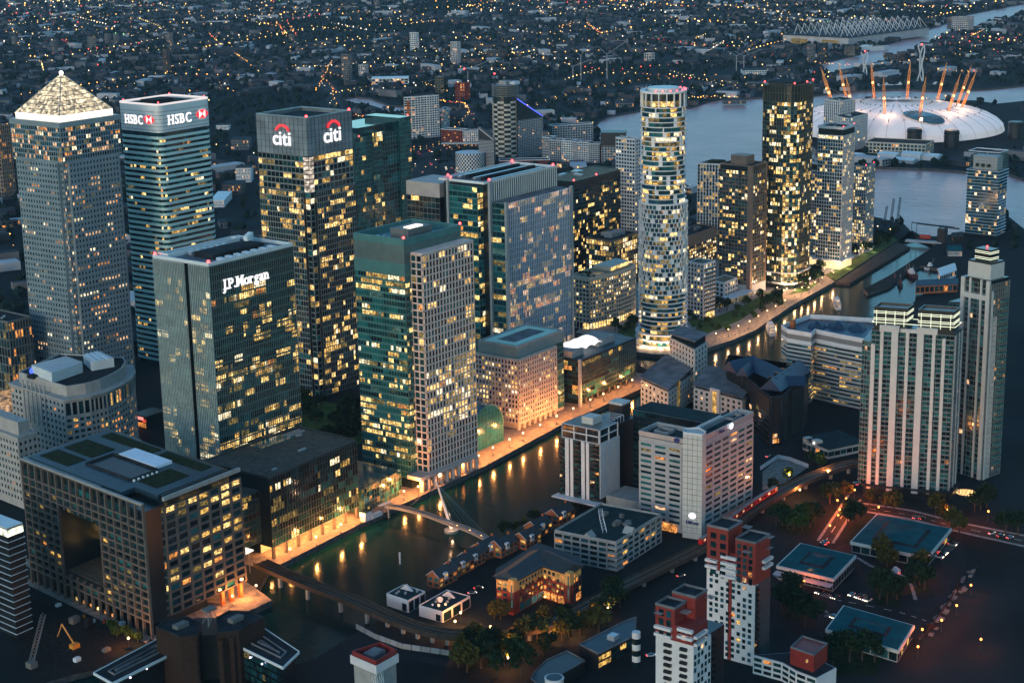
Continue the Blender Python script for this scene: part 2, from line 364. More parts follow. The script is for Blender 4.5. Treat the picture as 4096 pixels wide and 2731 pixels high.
b = MB(); L = pp([(3338, 1128), (3588, 966), (3640, 985), (3400, 1130)], 0); b.prism(ccw(L), WZ+.1, -.6); b.obj('timber_deck', 'timber')['kind'] = 'structure'
# south-side streets
mat('road', (.017, .017, .019), .75, var=.3, scale=.2)
# ================================================================== towers north of the dock
mat('steel_clad', (.22, .275, .305), .45, .35, var=.12, scale=.06); mat('roof_grey', (.13, .13, .14), .85, var=.35, scale=.12); mat('roof_dark', (.02, .023, .026), .85, var=.4, scale=.15)
mat('white_panel', (.55, .60, .61), .45, var=.08, scale=.1); mat('teal_panel', (.06, .17, .165), .45, .2, var=.18, scale=.1); mat('louvre', (.12, .12, .115), .6, .2, var=.2, scale=.2)
mat('core_dark', (.005, .012, .014), .3, var=.3, scale=.1); mat('beige_grid', (.54, .43, .38), .7, var=.1, scale=.2); mat('stone_pink', (.44, .36, .32), .75, var=.12, scale=.25)
mat('aluminium', (.40, .42, .44), .35, .5, var=.1, scale=.2); mat('fin_green', (.50, .56, .53), .4, .3, var=.12, scale=.2); mat('fin_shaded', (.12, .19, .19), .4, .3, var=.12, scale=.2); mat('bronze', (.14, .12, .10), .45, .3, var=.15, scale=.15)  # darker fin tone puts the south face's shade into the colour; west fins pale
emat('sign_white', (1, .97, .98), 1.35); emat('sign_red', (1, .02, .03), 1.5); emat('strip_white', (1, .86, .66), 2.2)
# ---- tower with the floodlit pyramid
X, Y, S = 798, 988, 56
T = thing('office_tower', 'tallest grey office tower with punched windows under a floodlit glass pyramid roof', 'tower', (X+S/2, Y+S/2))
n = 5.5; poly = [(X, Y+n), (X+2.2, Y+n), (X+2.2, Y+2.2), (X+n, Y+2.2), (X+n, Y)]
def notch(x, y, s, n, d): return [(x, y+n), (x+d, y+n), (x+d, y+d), (x+n, y+d), (x+n, y), (x+s-n, y), (x+s-n, y+d), (x+s-d, y+d), (x+s-d, y+n), (x+s, y+n), (x+s, y+s-n), (x+s-d, y+s-n), (x+s-d, y+s-d), (x+s-n, y+s-d), (x+s-n, y+s), (x+n, y+s), (x+n, y+s-d), (x+d, y+s-d), (x+d, y+s-n), (x, y+s-n)]
b = MB(); b.prism(notch(X, Y, S, n, 2.2), 0, 168); b.prism(rect(X+1.2, Y+1.2, S-2.4, S-2.4), 168, 193); b.prism(rect(X+.4, Y+.4, S-.8, S-.8), 193, 196.5); b.obj('wall', 'steel_clad', T)
pn, fr = Panes(), MB()
lt = lambda x, z: .16+(.35 if .45 < z < .6 else 0)+(.15 if z < .3 else 0)
face(pn, fr, (X, Y+S-n), (X, Y+n), 8, 168, 15, 41, 1.5, 1.9, .35, .17, WARM, BLUE, 3)
face(pn, fr, (X+n, Y), (X+S-n, Y), 8, 168, 15, 41, 1.5, 1.9, .35, .26, WARM, BLUE, 4)
face(pn, fr, (X+2.2, Y+n), (X+2.2, Y+2.2), 8, 168, 2, 41, .6, 1.9, .2, .2, WARM, BLUE, 1)
face(pn, fr, (X+2.2, Y+2.2), (X+n, Y+2.2), 8, 168, 2, 41, .6, 1.9, .2, .35, WARM, BLUE, 1)
face(pn, fr, (X+1.2, Y+S-1.2), (X+1.2, Y+1.2), 169, 193, 24, 7, .5, .9, .3, .40, WARM, BLUE, 2)
face(pn, fr, (X+1.2, Y+1.2), (X+S-1.2, Y+1.2), 169, 193, 24, 7, .5, .9, .3, .34, WARM, BLUE, 2)
fr.obj('mullion_grid', 'steel_clad', T); pn.build(T, 300)
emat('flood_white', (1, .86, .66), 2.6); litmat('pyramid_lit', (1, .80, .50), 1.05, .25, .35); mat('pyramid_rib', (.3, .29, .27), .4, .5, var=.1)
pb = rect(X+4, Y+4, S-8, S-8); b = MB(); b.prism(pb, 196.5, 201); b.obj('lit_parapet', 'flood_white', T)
ax, ay, az = X+S/2, Y+S/2, 227.0
rib = MB(); pan = MB(); glow = MB()
for k in range(4):
    a, c = pb[k], pb[(k+1) % 4]; A = Vector((*a, 201)); B = Vector((*c, 201)); Z = Vector((ax, ay, az)); nr = 9
    rib.beam(A, Z, .45)
    for r in range(nr):
        t0, t1 = r/nr, (r+1)/nr; nc = max(1, 14-r); L0, R0, L1, R1 = A.lerp(Z, t0), B.lerp(Z, t0), A.lerp(Z, t1), B.lerp(Z, t1)
        rib.beam(L0, R0, .18)
        for q in range(nc):
            s0, s1 = (q+.06)/nc, (q+.94)/nc; e = .08*(t1-t0)
            pan.quad(*[tuple(x) for x in (L0.lerp(R0, s0).lerp(L1.lerp(R1, s0), .06), L0.lerp(R0, s1).lerp(L1.lerp(R1, s1), .06), L0.lerp(R0, s1).lerp(L1.lerp(R1, s1), .93), L0.lerp(R0, s0).lerp(L1.lerp(R1, s0), .93))])
rf = MB(); rf.prism([(q[0]*.985+ax*.015, q[1]*.985+ay*.015) for q in pb], 201, 201.1)
for k in range(4): a, c = pb[k], pb[(k+1) % 4]; rf.tri((a[0]*.99+ax*.01, a[1]*.99+ay*.01, 200.9), (c[0]*.99+ax*.01, c[1]*.99+ay*.01, 200.9), (ax, ay, az-.5))
pyr = rf.obj('pyramid_roof', 'pyramid_rib', T); pyr['_o'] = T['_o']; pan.obj('glass_panel', 'pyramid_lit', pyr, kind='stuff'); rib.obj('rib', 'pyramid_rib', pyr)
b = MB(); b.ball((ax, ay, az+.4), 1.5); b.obj('summit_lamp', emat('summit', (1, .98, .85), 14), T)
# ---- banded tower with letters and hexagon emblem
X, Y, WX, WY = 887, 985, 52, 44
T = thing('office_tower', 'pale banded office tower with white lettering and red hexagon emblem around its top', 'tower', (X+WX/2, Y+WY/2))
R5 = 5.0
b = MB(); b.prism(rrect(X, Y, WX, WY, R5), 0, 196.5); b.obj('wall', 'glass_dark', T)
b = MB(); b.ring(rrect(X-.4, Y-.4, WX+.8, WY+.8, R5), 1.2, 179, 199)
for j in range(1, 6): pass
b.obj('crown_band', 'white_panel', T)
b = MB()
for j in range(6): b.ring(rrect(X-.5, Y-.5, WX+1, WY+1, R5), .3, 180.6+j*2.7, 180.85+j*2.7)
b.obj('joint_line', 'core_dark', T)
b = MB(); b.ring(rrect(X-.5, Y-.5, WX+1, WY+1, R5), 1.6, 199, 200.2); b.obj('parapet_cap', emat('cap_glow', (1, .9, .88), .9), T)
NF = 42
for j in range(NF+1):
    b = MB(); z = 4+j*(175-4)/NF; b.ring(rrect(X-.25, Y-.25, WX+.5, WY+.5, R5), .5, z-1.0, z+1.0); b.obj('spandrel', 'spandrel_pale' if 'spandrel_pale' in MATS else mat('spandrel_pale', (.42, .60, .59), .45, var=.12, scale=.08), T)
pn = Panes()
pnl = [('glass_dark', 5), ('glass_black', 5), ('glass_teal', 2)]
face(pn, None, (X, Y+WY-R5), (X, Y+R5), 4, 175, 16, NF, .1, 2, .1, .10, OFFICE, pnl, 3)
face(pn, None, (X+R5, Y), (X+WX-R5, Y), 4, 175, 20, NF, .1, 2, .1, lambda x, z: .18 if z > .55 else .1, OFFICE, pnl, 4)
q = rrect(X, Y, WX, WY, R5)
for k in range(5):
    a, c = q[k], q[k+1]; face(pn, None, a, c, 4, 175, 1, NF, .05, 2, .1, lambda x, z: .3 if z > .5 else .12, OFFICE, TEAL, 1)
pn.build(T, 300)
rf = MB(); rf.box(X+6, Y+6, 196.6, X+WX-8, Y+WY-6, 199, 0); rf.box(X+10, Y+16, 199, X+30, Y+30, 201.2); rf.obj('roof_plant', 'roof_dark', T)
def hexlogo(par, p, u, z, s):
    o = (u[1], -u[0])
    def pt(a, c, d=.35): return (p[0]+u[0]*a+o[0]*d, p[1]+u[1]*a+o[1]*d, z+c)
    b = MB(); h = s/2; wr = MB()
    wr.quad(pt(-h, -h, .3), pt(h, -h, .3), pt(h, h, .3), pt(-h, h, .3))
    b.tri(pt(-h, -h), pt(-2*h, 0), pt(-h, h)); b.tri(pt(h, -h), pt(h, h), pt(2*h, 0))
    b.tri(pt(-h, h), pt(0, 0), pt(h, h)); b.tri(pt(-h, -h), pt(h, -h), pt(0, 0))
    # white hourglass left and right of centre shows between the red triangles
    e = wr.obj('emblem', 'sign_white', par); e['_o'] = par['_o']; b.obj('red_triangles', 'sign_red', e)
sg = (X+8.5, Y-.75); lettering(T, 'HSBC', sg, (1, 0), 184.2, 10.2, 'sign_white', .3, .006, .16, .84, True)
hexlogo(T, (X+42.5, Y-.6), (1, 0), 188.6, 6.4)
sg = (X-.75, Y+WY-8); lettering(T, 'HSBC', sg, (0, -1), 184.4, 9.5, 'sign_white', .3, .006, .14, .74, True)
hexlogo(T, (X-.6, Y+10), (0, -1), 188.4, 6.0)
for q in ((X, Y+WY), (X, Y), (X+WX, Y), (X+WX, Y+WY)): beacon(T, q[0]+(3 if q[0] == X else -3), q[1]+(3 if q[1] == Y else -3), 201, .6)
# ---- dark gridded tower with the red arc signs
X, Y, WX, WY = 891, 841, 46, 48
T = thing('office_tower', 'dark gridded office tower with white letters under a red arc on two sides', 'tower', (X+WX/2, Y+WY/2))
e = 3.5
b = MB(); b.prism(notch(X-e, Y-e, WX+2*e, 6.5, 2.4), 0, 147); b.prism(rect(X, Y, WX, WY), 147, 172); b.obj('wall', 'core_dark', T)
b = MB(); b.prism(notch(X, Y, WX, 4.5, .8) if False else rect(X-.3, Y-.3, WX+.6, WY+.6), 172, 198, top=False); b.ring(rect(X-.3, Y-.3, WX+.6, WY+.6), 1.5, 197.8, 199); b.obj('crown_wall', mat('crown_glass', (.20, .24, .27), .35, .3, var=.3, scale=.09), T)
fr = MB(); pn = Panes()
DK = [('glass_black', 5), ('glass_dark', 4), ('glass_teal', .7)]
Yl = [('lit_bright', 5), ('lit_yellow', 6), ('lit_dim', 4), ('lit_pale', 1)]
lf = lambda x, z: .50 if .1 < z < .28 else (.34 if z > .62 else .24)
s2 = WX+2*e
face(pn, fr, (X-e, Y-e+WY+2*e-6.5), (X-e, Y-e+6.5), 0, 147, 18, 38, .32, .7, .3, lf, Yl, DK, 3)
face(pn, fr, (X-e+6.5, Y-e), (X-e+s2-6.5, Y-e), 0, 147, 18, 38, .32, .7, .3, lf, Yl, DK, 3)
for (A, B) in (((X-e+2.4, Y-e+6.5), (X-e+2.4, Y-e+2.4)), ((X-e+2.4, Y-e+2.4), (X-e+6.5, Y-e+2.4))): face(pn, fr, A, B, 0, 147, 1, 36, .3, .7, .3, lf, Yl, DK, 1)
face(pn, fr, (X, Y+WY), (X, Y+4.5), 147, 172, 11, 6, .32, .9, .3, lambda x, z: .75 if z > .8 else .4, Yl, DK, 3)
face(pn, fr, (X+4.5, Y), (X+WX, Y), 147, 172, 10, 6, .32, .9, .3, lambda x, z: .6 if z > .8 else .3, Yl, DK, 3)
pn.build(T, 300); fr.obj('mullion_grid', mat('mullion_brown', (.20, .205, .195), .5, .2, var=.1), T)
fr = MB(); face(None, fr, (X-.3, Y+WY), (X-.3, Y), 172, 198, 12, 6, .2, .18, .15); face(None, fr, (X, Y-.3), (X+WX, Y-.3), 172, 198, 12, 6, .2, .18, .15); fr.obj('crown_joint', 'core_dark', T)
b = MB()
for j in range(8): b.obox((X-.3, Y+4.3), (X-.3, Y+.2), .8, 147+j*3.1, 149.4+j*3.1); b.obox((X+.2, Y-.3), (X+4.3, Y-.3), .8, 147+j*3.1, 149.4+j*3.1)
b.obj('corner_panel', litmat('corner_lit', (1, .82, .66), .7, .4, .3), T)
b = MB(); b.box(X+4, Y+4, 190, X+WX-4, Y+WY-4, 196.5); b.obj('roof_well', 'roof_dark', T)
def arc(par, p, u, z, r, m='sign_red'):
    b = MB(); o = (u[1], -u[0]); k = 12
    for i in range(k):
        qd = []
        for (a, rr) in ((i/k, r), ((i+1)/k, r), ((i+1)/k, r*.78), (i/k, r*.78)):
            th = pi*(.12+.76*a); qd.append((p[0]-u[0]*math.cos(th)*rr+o[0]*.9, p[1]-u[1]*math.cos(th)*rr+o[1]*.9, z+math.sin(th)*rr*.95))
        b.quad(*qd)
        b.quad(*[(v[0]-o[0]*.5, v[1]-o[1]*.5, v[2]) for v in qd])
    b.obj('arc', m, par)
lettering(T, 'citi', (X-.9, Y+WY-16), (0, -1), 178.5, 14, 'sign_white', .35, .012, .08, .95); arc(T, (X-.5, Y+WY-25.5), (0, -1), 186.2, 7.2)
lettering(T, 'citi', (X+16, Y-.9), (1, 0), 179.5, 14.5, 'sign_white', .35, .012, .08, .95); arc(T, (X+26, Y-.5), (1, 0), 187.4, 7.4)
for q in ((X+1, Y+1), (X+WX-1, Y+1)): beacon(T, q[0], q[1], 199.6, 1.0)
# ---- glass tower behind it
X, Y = P(1530, 530, 156)
T = thing('office_tower', 'dark teal glass office tower with lit bays half hidden behind the red-arc tower', 'tower', (X+25, Y+20))
x0, y0 = P(1432, 528, 150); d_ = P(1632, 505); x1 = y0*d_[0]/d_[1]
b = MB(); b.prism(rect(x0-6, y0, x1-x0+6, 44), 0, 145); b.prism(rect(x0+6, y0+6, x1-x0-6, 38), 145, 152); b.prism(rect(x0+17, y0-1, 13, 30), 0, 147); b.prism(rect(x1-14, y0-2, 15, 40), 0, 156); b.obj('wall', 'glass_dark', T)
pn, fr = Panes(), MB(); DT = [('glass_dark', 6), ('glass_teal', 2.5), ('glass_black', 2)]
face(pn, fr, (x0-6, y0), (x0+17, y0), 0, 145, 14, 36, .22, .4, .3, .05, OFFICE, DT, 4); face(pn, fr, (x0+17, y0-1), (x0+30, y0-1), 0, 147, 8, 36, .12, .4, .2, lambda x, z: .95 if z > .94 else (.35 if z < .5 else .12), OFFICE, TEAL, 4)
face(pn, fr, (x0+30, y0), (x1-14, y0), 0, 145, 6, 36, .2, .4, .3, .05, OFFICE, DT, 4); face(pn, fr, (x1-14, y0-2), (x1+1, y0-2), 0, 156, 10, 39, .22, .4, .35, .06, OFFICE, DT, 3)
pn.build(T, 200); fr.obj('mullion_grid', 'teal_panel', T); beacon(T, x0+2, y0+1, 146, .7); beacon(T, x1, y0, 157, .7)
# ---- finned glass tower with the serif lettering
X, Y, WX, WY, Z = 657, 698, 66, 44, 153
T = thing('office_tower', 'green finned glass office tower with white serif lettering near its roof edge', 'tower', (X+WX/2, Y+WY/2))
sy = Y+15.5
b = MB(); b.prism([(X, Y), (X+WX, Y), (X+WX, Y+30), (X+WX-5, Y+30), (X+WX-5, Y+WY), (X, Y+WY), (X, sy+3.5), (X+2.5, sy+3.5), (X+2.5, sy), (X, sy)], 0, Z); b.obj('wall', 'core_dark', T)
pn, fr = Panes(), MB()
GW = [('glass_teal', 6), ('glass_dark', 4), ('glass_black', 2), ('lit_teal', 1.6)]
face(pn, None, (X, Y+WY), (X, sy+3.5), 0, Z-9, 9, 32, .3, .9, .5, .30, OFFICE+[('lit_teal', 3)], GW, 3); face(None, fr, (X, Y+WY), (X, sy+3.5), 0, Z, 20, 1, .32, .5, .75)
face(pn, None, (X, sy), (X, Y), 0, Z-9, 5, 32, .3, .9, .5, .38, OFFICE+[('lit_teal', 2)], GW, 3); face(None, fr, (X, sy), (X, Y), 0, Z, 11, 1, .32, .5, .75)
face(pn, None, (X, Y), (X+WX, Y), 0, Z-14, 34, 32, .15, .8, .5, lambda x, z: .62 if z < .4 else (.42 if z < .8 else .2), OFFICE, [('glass_dark', 6), ('glass_teal', 3), ('glass_black', 2)], 6)
fr.obj('fin', 'fin_green', T); fr = MB(); face(None, fr, (X, Y), (X+WX, Y), 0, Z, 40, 1, .13, .5, .5); fr.obj('fin', 'fin_shaded', T); fr = MB()
for A, B in (((X, Y+WY), (X, sy+3.5)), ((X, sy), (X, Y)), ((X, Y), (X+WX, Y))): face(None, fr, A, B, 0, Z, 1, 33, 0, 1.0, .25)
fr.obj('floor_band', mat('band_green', (.05, .11, .105), .4, .2, var=.2), T); pn.build(T, 300)
b = MB(); b.prism(rect(X, Y, WX, WY), Z, Z+.3); b.obj('roof', 'roof_grey', T)
b = MB(); b.ring(rect(X-.2, Y-.2, WX+.4, WY+.4), .8, Z+.3, Z+2.2); b.ring(rect(X+3, Y+WY-9, WX-10, 7), .8, Z+.3, Z+3); b.obj('parapet', 'white_panel', T)
b = MB(); b.box(X+14, Y+11, Z+.3, X+54, Y+26, Z+3.2); b.obj('plant_deck', 'roof_dark', T)
for k in range(7): b = MB(); b.box(X+14+k*6.6, Y+3, Z+.3, X+17+k*6.6, Y+8.5, Z+1.8); b.obj('roof_unit', 'white_panel', T)
for k in range(6): b = MB(); b.box(X+16+k*5, Y+30, Z+.3, X+19+k*5, Y+33, Z+2.5); b.obj('roof_unit', 'aluminium', T)
for k in range(4): b = MB(); b.box(X+52+k*3, Y+22+k*2, Z+.3, X+54+k*3, Y+25+k*2, Z+6); b.obj('flue', 'white_panel', T)
lettering(T, 'J.P.Morgan', (X+9, Y-.9), (1, 0), Z-14.5, 8.3, 'sign_white', .3, .008, .09, .93, True)
beacon(T, X+.5, Y+WY-1, Z+2.8, 1.0); beacon(T, X+.8, Y+.8, Z+2.8, 1.0)
b = MB(); b.prism(rect(X+WX, Y+10, 7, 26), 0, 140); b.obj('side_wing', 'glass_teal', T)
fr = MB(); face(None, fr, (X+WX, Y+10), (X+WX+7, Y+10), 0, 140, 1, 14, .4, .5, .3); fr.obj('wing_frame', 'fin_green', T)
pn = Panes(); face(pn, None, (X+WX, Y+10), (X+WX+7, Y+10), 0, 140, 1, 34, .2, .9, .3, .4, OFFICE, TEAL, 1, off=.1); pn.build(T, 0)
# ---- green tower with the pink stone grid slab
X, Y, WX, WY, Z = 773, 657, 53, 38.5, 153
T = thing('office_tower', 'green glass office tower with louvred top and a pink stone grid slab facing the dock', 'tower', (X+WX/2, Y+WY/2))
b = MB(); b.prism(rect(X, Y, WX, WY), 0, Z-22); b.prism(rect(779, 648.5, 48, 8.6), 10, 144); b.obj('wall', 'core_dark', T)
b = MB(); b.prism(rect(X-.3, Y-.3, WX+.6, WY+.6), Z-22, Z-15); b.prism(rect(X, Y, WX, WY), Z-15, Z-4); b.ring(rect(X-.3, Y-.3, WX+.6, WY+.6), .6, Z-4, Z); b.obj('crown_wall', 'teal_panel', T)
b = MB()
for j in range(8): b.ring(rect(X-.35, Y-.35, WX+.7, WY+.7), .5, Z-14.6+j*1.35, Z-13.9+j*1.35)
b.obj('louvre_band', 'louvre', T)
pn, fr = Panes(), MB()
lo = lambda x, z: .95 if (.10 < z < .14 or .2 < z < .27 or .28 < z < .36) else (.6 if z > .9 or .48 < z < .56 else .22)
face(pn, fr, (X, Y+WY), (X, Y), 6, Z-22, 18, 32, .18, 1.3, .25, lo, OFFICE, GW, 5); face(pn, fr, (X, Y), (779, Y), 6, Z-22, 3, 32, .18, 1.3, .25, lo, OFFICE, TEAL, 2)
fr.obj('spandrel_grid', 'teal_panel', T); fr = MB()
lg = lambda x, z: 1.0 if .2 < z < .5 and x > .3 else (.85 if .24 < z < .46 else (.2 if z > .5 else .12))
face(pn, fr, (779, 648.5), (827, 648.5), 10, 143, 16, 32, .75, .8, .6, lg, OFFICE, [('glass_dark', 5), ('glass_teal', 3), ('glass_black', 2)], 3); face(pn, fr, (779, 656.9), (779, 648.5), 10, 143, 2, 32, .75, .8, .6, .15, OFFICE, DARK, 1)
fr.obj('stone_grid', 'beige_grid', T); pn.build(T, 300)
b = MB(); b.box(778.6, 648, 143.2, 827.4, 657, 144.4); b.obj('slab_cap', 'beige_grid', T)
b = MB(); b.prism(rect(X-4, 646.5, 56, 10.5), 7.5, 9.8, bottom=True); b.obj('plinth_beam', 'stone_pink', T)
for k in range(10): b = MB(); b.lathe([(1.5, 0), (1.5, 7.5)], (X-1+k*5.9, 648.2), 10); b.obj('column', 'stone_pink', T)
b = MB(); b.box(X+14, Y+8, Z-4, X+36, Y+22, Z+2.2); b.obj('plant_room', 'louvre', T); b = MB(); b.box(X+18, Y+10, Z+2.2, X+30, Y+15, Z+2.9); b.obj('skylight', 'strip_white', T)
for k in range(9): b = MB(); q = rnd.uniform(3, 48), rnd.uniform(3, 34); b.box(X+q[0], Y+q[1], Z-4, X+q[0]+rnd.uniform(1, 3), Y+q[1]+rnd.uniform(1, 3), Z-4+rnd.uniform(1, 2.2)); b.obj('roof_unit', 'aluminium', T)
beacon(T, X+.3, Y+.3, Z+.8, .9); beacon(T, X+WX, Y, Z+.8, .9)
# ---- pink stone block with the pale green roof
X, Y, WX, WY, Z = 902, 672, 45, 35, 49
T = thing('office_block', 'pink stone office block with small square windows and pale green roof slabs', 'building', (X+WX/2, Y+WY/2))
b = MB(); b.prism(rect(X, Y, WX, WY), 4, Z, bottom=True); b.prism(rect(X+3, Y+3, WX-3, WY-3), 0, 4); b.prism(rect(X+WX, Y+4, 13, WY-2), 0, Z+1); b.obj('wall', 'stone_pink', T)
b = MB(); b.prism(rect(X+2, Y+2, WX+9, WY-3), Z, Z+7.5); b.obj('louvred_storey', 'teal_panel', T); b = MB()
for j in range(5): b.ring(rect(X+1.7, Y+1.7, WX+9.6, WY-2.4), .5, Z+1+j*1.3, Z+1.6+j*1.3)
b.ring(rect(X+1.7, Y+1.7, WX+9.6, WY-2.4), .8, Z+7.3, Z+8.2); b.obj('louvre_band', 'aluminium', T)
b = MB(); b.ring(rect(X+5, Y+4.5, WX+3, WY-8), 6.0, Z+7.5, Z+8.0); b.obj('green_roof_slab', mat('roof_mint', (.42, .62, .52), .6, var=.06), T); b = MB(); b.box(X+11, Y+10.5, Z+7.5, X+WX+2, Y+WY-9.5, Z+7.8); b.obj('roof', 'roof_grey', T)
pn, fr = Panes(), MB()
face(pn, fr, (X, Y+WY), (X, Y), 5, Z-1, 13, 13, 1.0, 1.2, .5, .38, OFFICE, DARK, 2); face(pn, fr, (X, Y), (X+WX-1, Y), 5, Z-1, 17, 13, 1.0, 1.2, .5, .28, OFFICE, [('glass_dark', 4), ('glass_teal', 3), ('glass_blue', 2)], 2); fr.obj('stone_grid', 'stone_pink', T)
fr = MB(); face(pn, fr, (X+WX, Y+4), (X+WX+13, Y+4), 2, Z, 6, 12, .15, .8, .3, .3, OFFICE, TEAL, 3); fr.obj('mullion_grid', 'teal_panel', T); pn.build(T, 300)
for k in range(8): b = MB(); b.lathe([(1.1, 0), (1.1, 4)], (X+2+k*6, Y+1.4), 8); b.obj('column', 'stone_pink', T)
# ---- glass barrel vault between them
T = thing('winter_garden', 'teal glass barrel vaulted winter garden between the stone grid slab and pink block', 'glasshouse', (864, 690))
b = MB(); rb = MB(); x0, x1, zr = 846, 880, 28; n = 14
for k in range(n):
    a0, a1 = pi*k/n, pi*(k+1)/n; xa, za = 863-17*math.cos(a0), 12+16*math.sin(a0); xb, zb = 863-17*math.cos(a1), 12+16*math.sin(a1)
    b.quad((xa, 668, za), (xb, 668, zb), (xb, 715, zb), (xa, 715, za)); b.quad((xa, 668, 0), (xb, 668, 0), (xb, 668, zb), (xa, 668, za)); rb.beam((xa, 667.9, 0), (xa, 667.9, za), .12); rb.beam((xa, 668, za), (xb, 668, zb), .35)
b.quad((x0, 668, 0), (x0, 715, 0), (x0, 715, 12), (x0, 668, 12)); b.obj('glass_vault', mat('vault_glass', (.008, .10, .13), .15, var=.3, scale=.2), T)
for j in range(1, 9): rb.beam((847, 667.8, j*3), (879, 667.8, j*3), .1)
for j in range(8): 
    for k in range(n): a0, a1 = pi*k/n, pi*(k+1)/n; rb.beam((863-17.05*math.cos(a0), 669+j*6, 12+16.05*math.sin(a0)), (863-17.05*math.cos(a1), 669+j*6, 12+16.05*math.sin(a1)), .12)
rb.obj('rib', 'teal_panel', T, kind='stuff')
# ---- blue finned tower
X, Y = 964, 740
T = thing('office_tower', 'blue-grey office tower with close white vertical fins and a lit sky floor', 'tower', (X+45, Y+20))
x1 = X+80; fy = 727; Zt, Zf = 151, 138
b = MB(); b.prism(rect(X, Y, 80, 40), 0, Zt); b.prism(rect(X+1.5, fy, 78, Y-fy+.2), 0, Zf); b.prism(rect(X-6, Y+6, 6.2, 26), 0, Zt-2); b.prism(rect(X-3, Y+42, 30, 30), 0, 147); b.obj('wall', 'core_dark', T)
pn, fr = Panes(), MB()
lb = lambda x, z: 1.0 if .555 < z < .585 else (.7 if .41 < z < .47 else (.2 if z < .5 else .22 if z < .93 else .5))
face(pn, fr, (X+1.5, fy), (x1-.5, fy), 0, Zf, 36, 34, .3, .35, .9, lb, [('lit_peach', 3), ('lit_orange', 3), ('lit_yellow', 3), ('lit_dim', 3)], BLUE, 4, hdep=.2)
fr.obj('fin', mat('fin_blue', (.56, .64, .74), .4, .3, var=.08), T); fr = MB()
face(None, fr, (X, Y), (x1, Y), Zf-2, Zt+2, 32, 1, .35, .6, .9); fr.obj('fin', 'white_panel', T); fr = MB()
face(pn, fr, (X+1.5, Y), (X+1.5, fy), 0, Zf, 3, 34, .15, .9, .2, lambda x, z: 1 if .555 < z < .585 else .4, OFFICE, TEAL, 3); face(pn, fr, (X, Y+31), (X, Y+7), 0, Zt-2, 6, 37, .15, .9, .25, lambda x, z: 1 if .52 < z < .56 else .33, OFFICE, [('glass_teal', 5), ('glass_dark', 5)], 3)
face(pn, fr, (X-6, Y+32), (X-6, Y+6), 0, Zt-2, 6, 37, .15, .9, .25, lambda x, z: 1 if .52 < z < .56 else .3, OFFICE, [('glass_teal', 5), ('glass_dark', 5)], 3)
face(pn, fr, (X-6, Y+6), (X, Y+6), 0, Zt-2, 2, 37, .15, .9, .25, .3, OFFICE, TEAL, 2); fr.obj('floor_band', 'teal_panel', T); fr = MB()
face(pn, fr, (X-3, Y+72), (X-3, Y+42), 0, 138, 8, 34, .3, .6, .3, .05, OFFICE, [('glass_dark', 4), ('glass_black', 3)], 3); fr.obj('mullion_grid', 'louvre', T); pn.build(T, 300)
b = MB(); b.box(X-3.3, Y+41.7, 138, X+27, Y+72.3, 148); b.obj('side_crown', mat('concrete_warm', (.34, .31, .29), .7, var=.12), T)
b = MB()
for q in ((X, Y-.1), (X+1.5, fy-.1), (X+80, fy-.1), (X-6, Y+32)): b.box(q[0]-1.2, q[1]-1.2, 0, q[0]+1.2, q[1]+.6, (Zt+2 if q[1] > fy else Zf+1))
b.obj('corner_pier', 'aluminium', T)
b = MB(); b.prism(rect(X, Y, 80, 40), Zt, Zt+.3); b.prism(rect(X+2, fy+1, 77, Y-fy-1), Zf, Zf+.2); b.obj('roof', 'roof_grey', T); b = MB(); b.ring(rect(X-6, Y, 86, 40), .7, Zt+.3, Zt+2); b.obj('parapet', 'white_panel', T)
for k in range(5): b = MB(); b.box(X+8, Y+4+k*7, Zt+.3, X+70, Y+6.5+k*7, Zt+1.8+(k % 2)); b.obj('roof_unit', 'roof_dark' if k % 2 else 'aluminium', T)
b = MB(); b.beam((X+6, Y+30, Zt+2), (X+24, Y+34, Zt+4), .35); b.beam((X+14, Y+32, Zt+.3), (X+14, Y+32, Zt+3), .5); b.obj('maintenance_crane', 'white_panel', T)
for q in ((X, Y), (X+78, Y+1), (X-5, Y+30), (X+2, Y+38), (X+78, Y+38)): beacon(T, q[0], q[1], Zt+3, .9)
# ================================================================== south side of the dock
def Zm(ox, oy, s): return lambda x, y: (ox+x/s, oy+y/s)
zi, zk, zl, zm, zh, ze, zd, zo, za, zb, zc, z0 = Zm(2100, 1550, 2.119), Zm(1400, 1950, 2.0073), Zm(2500, 1990, 2.1164), Zm(3000, 1950, 2.0073), Zm(3050, 1300, 2.1185), Zm(2500, 900, 2.119), Zm(1800, 1150, 2.119), Zm(3050, 700, 2.1185), Zm(0, 1600, 2.119), Zm(850, 1650, 2.119), Zm(0, 2100, 2.1382), Zm(0, 900, 2.119)
def quadp(nw, sw, se): return [sw, se, (se[0]+nw[0]-sw[0], se[1]+nw[1]-sw[1]), nw]
def lerp(a, b, t): return (a[0]+(b[0]-a[0])*t, a[1]+(b[1]-a[1])*t)
def off2(a, b, d):
    dx, dy = b[0]-a[0], b[1]-a[1]; L = math.hypot(dx, dy); return (dy/L*d, -dx/L*d)
def shift(p, o): return (p[0]+o[0], p[1]+o[1])
mat('white_wall', (.52, .52, .53), .7, var=.07, scale=.2); mat('grey_clad', (.30, .31, .325), .55, .1, var=.08, scale=.3); mat('concrete', (.26, .26, .25), .8, var=.15, scale=.25); mat('black_clad', (.008, .010, .012), .4, var=.3)
mat('cream_clad', (.42, .42, .395), .6, var=.07, scale=.2); mat('roof_teal', (.003, .065, .075), .8, var=.25, scale=.15); mat('brick_red', (.20, .035, .022), .85, var=.2, scale=.5); mat('brick_yellow', (.46, .26, .09), .8, var=.12, scale=.5); mat('slate', (.014, .018, .021), .7, var=.3, scale=.4)
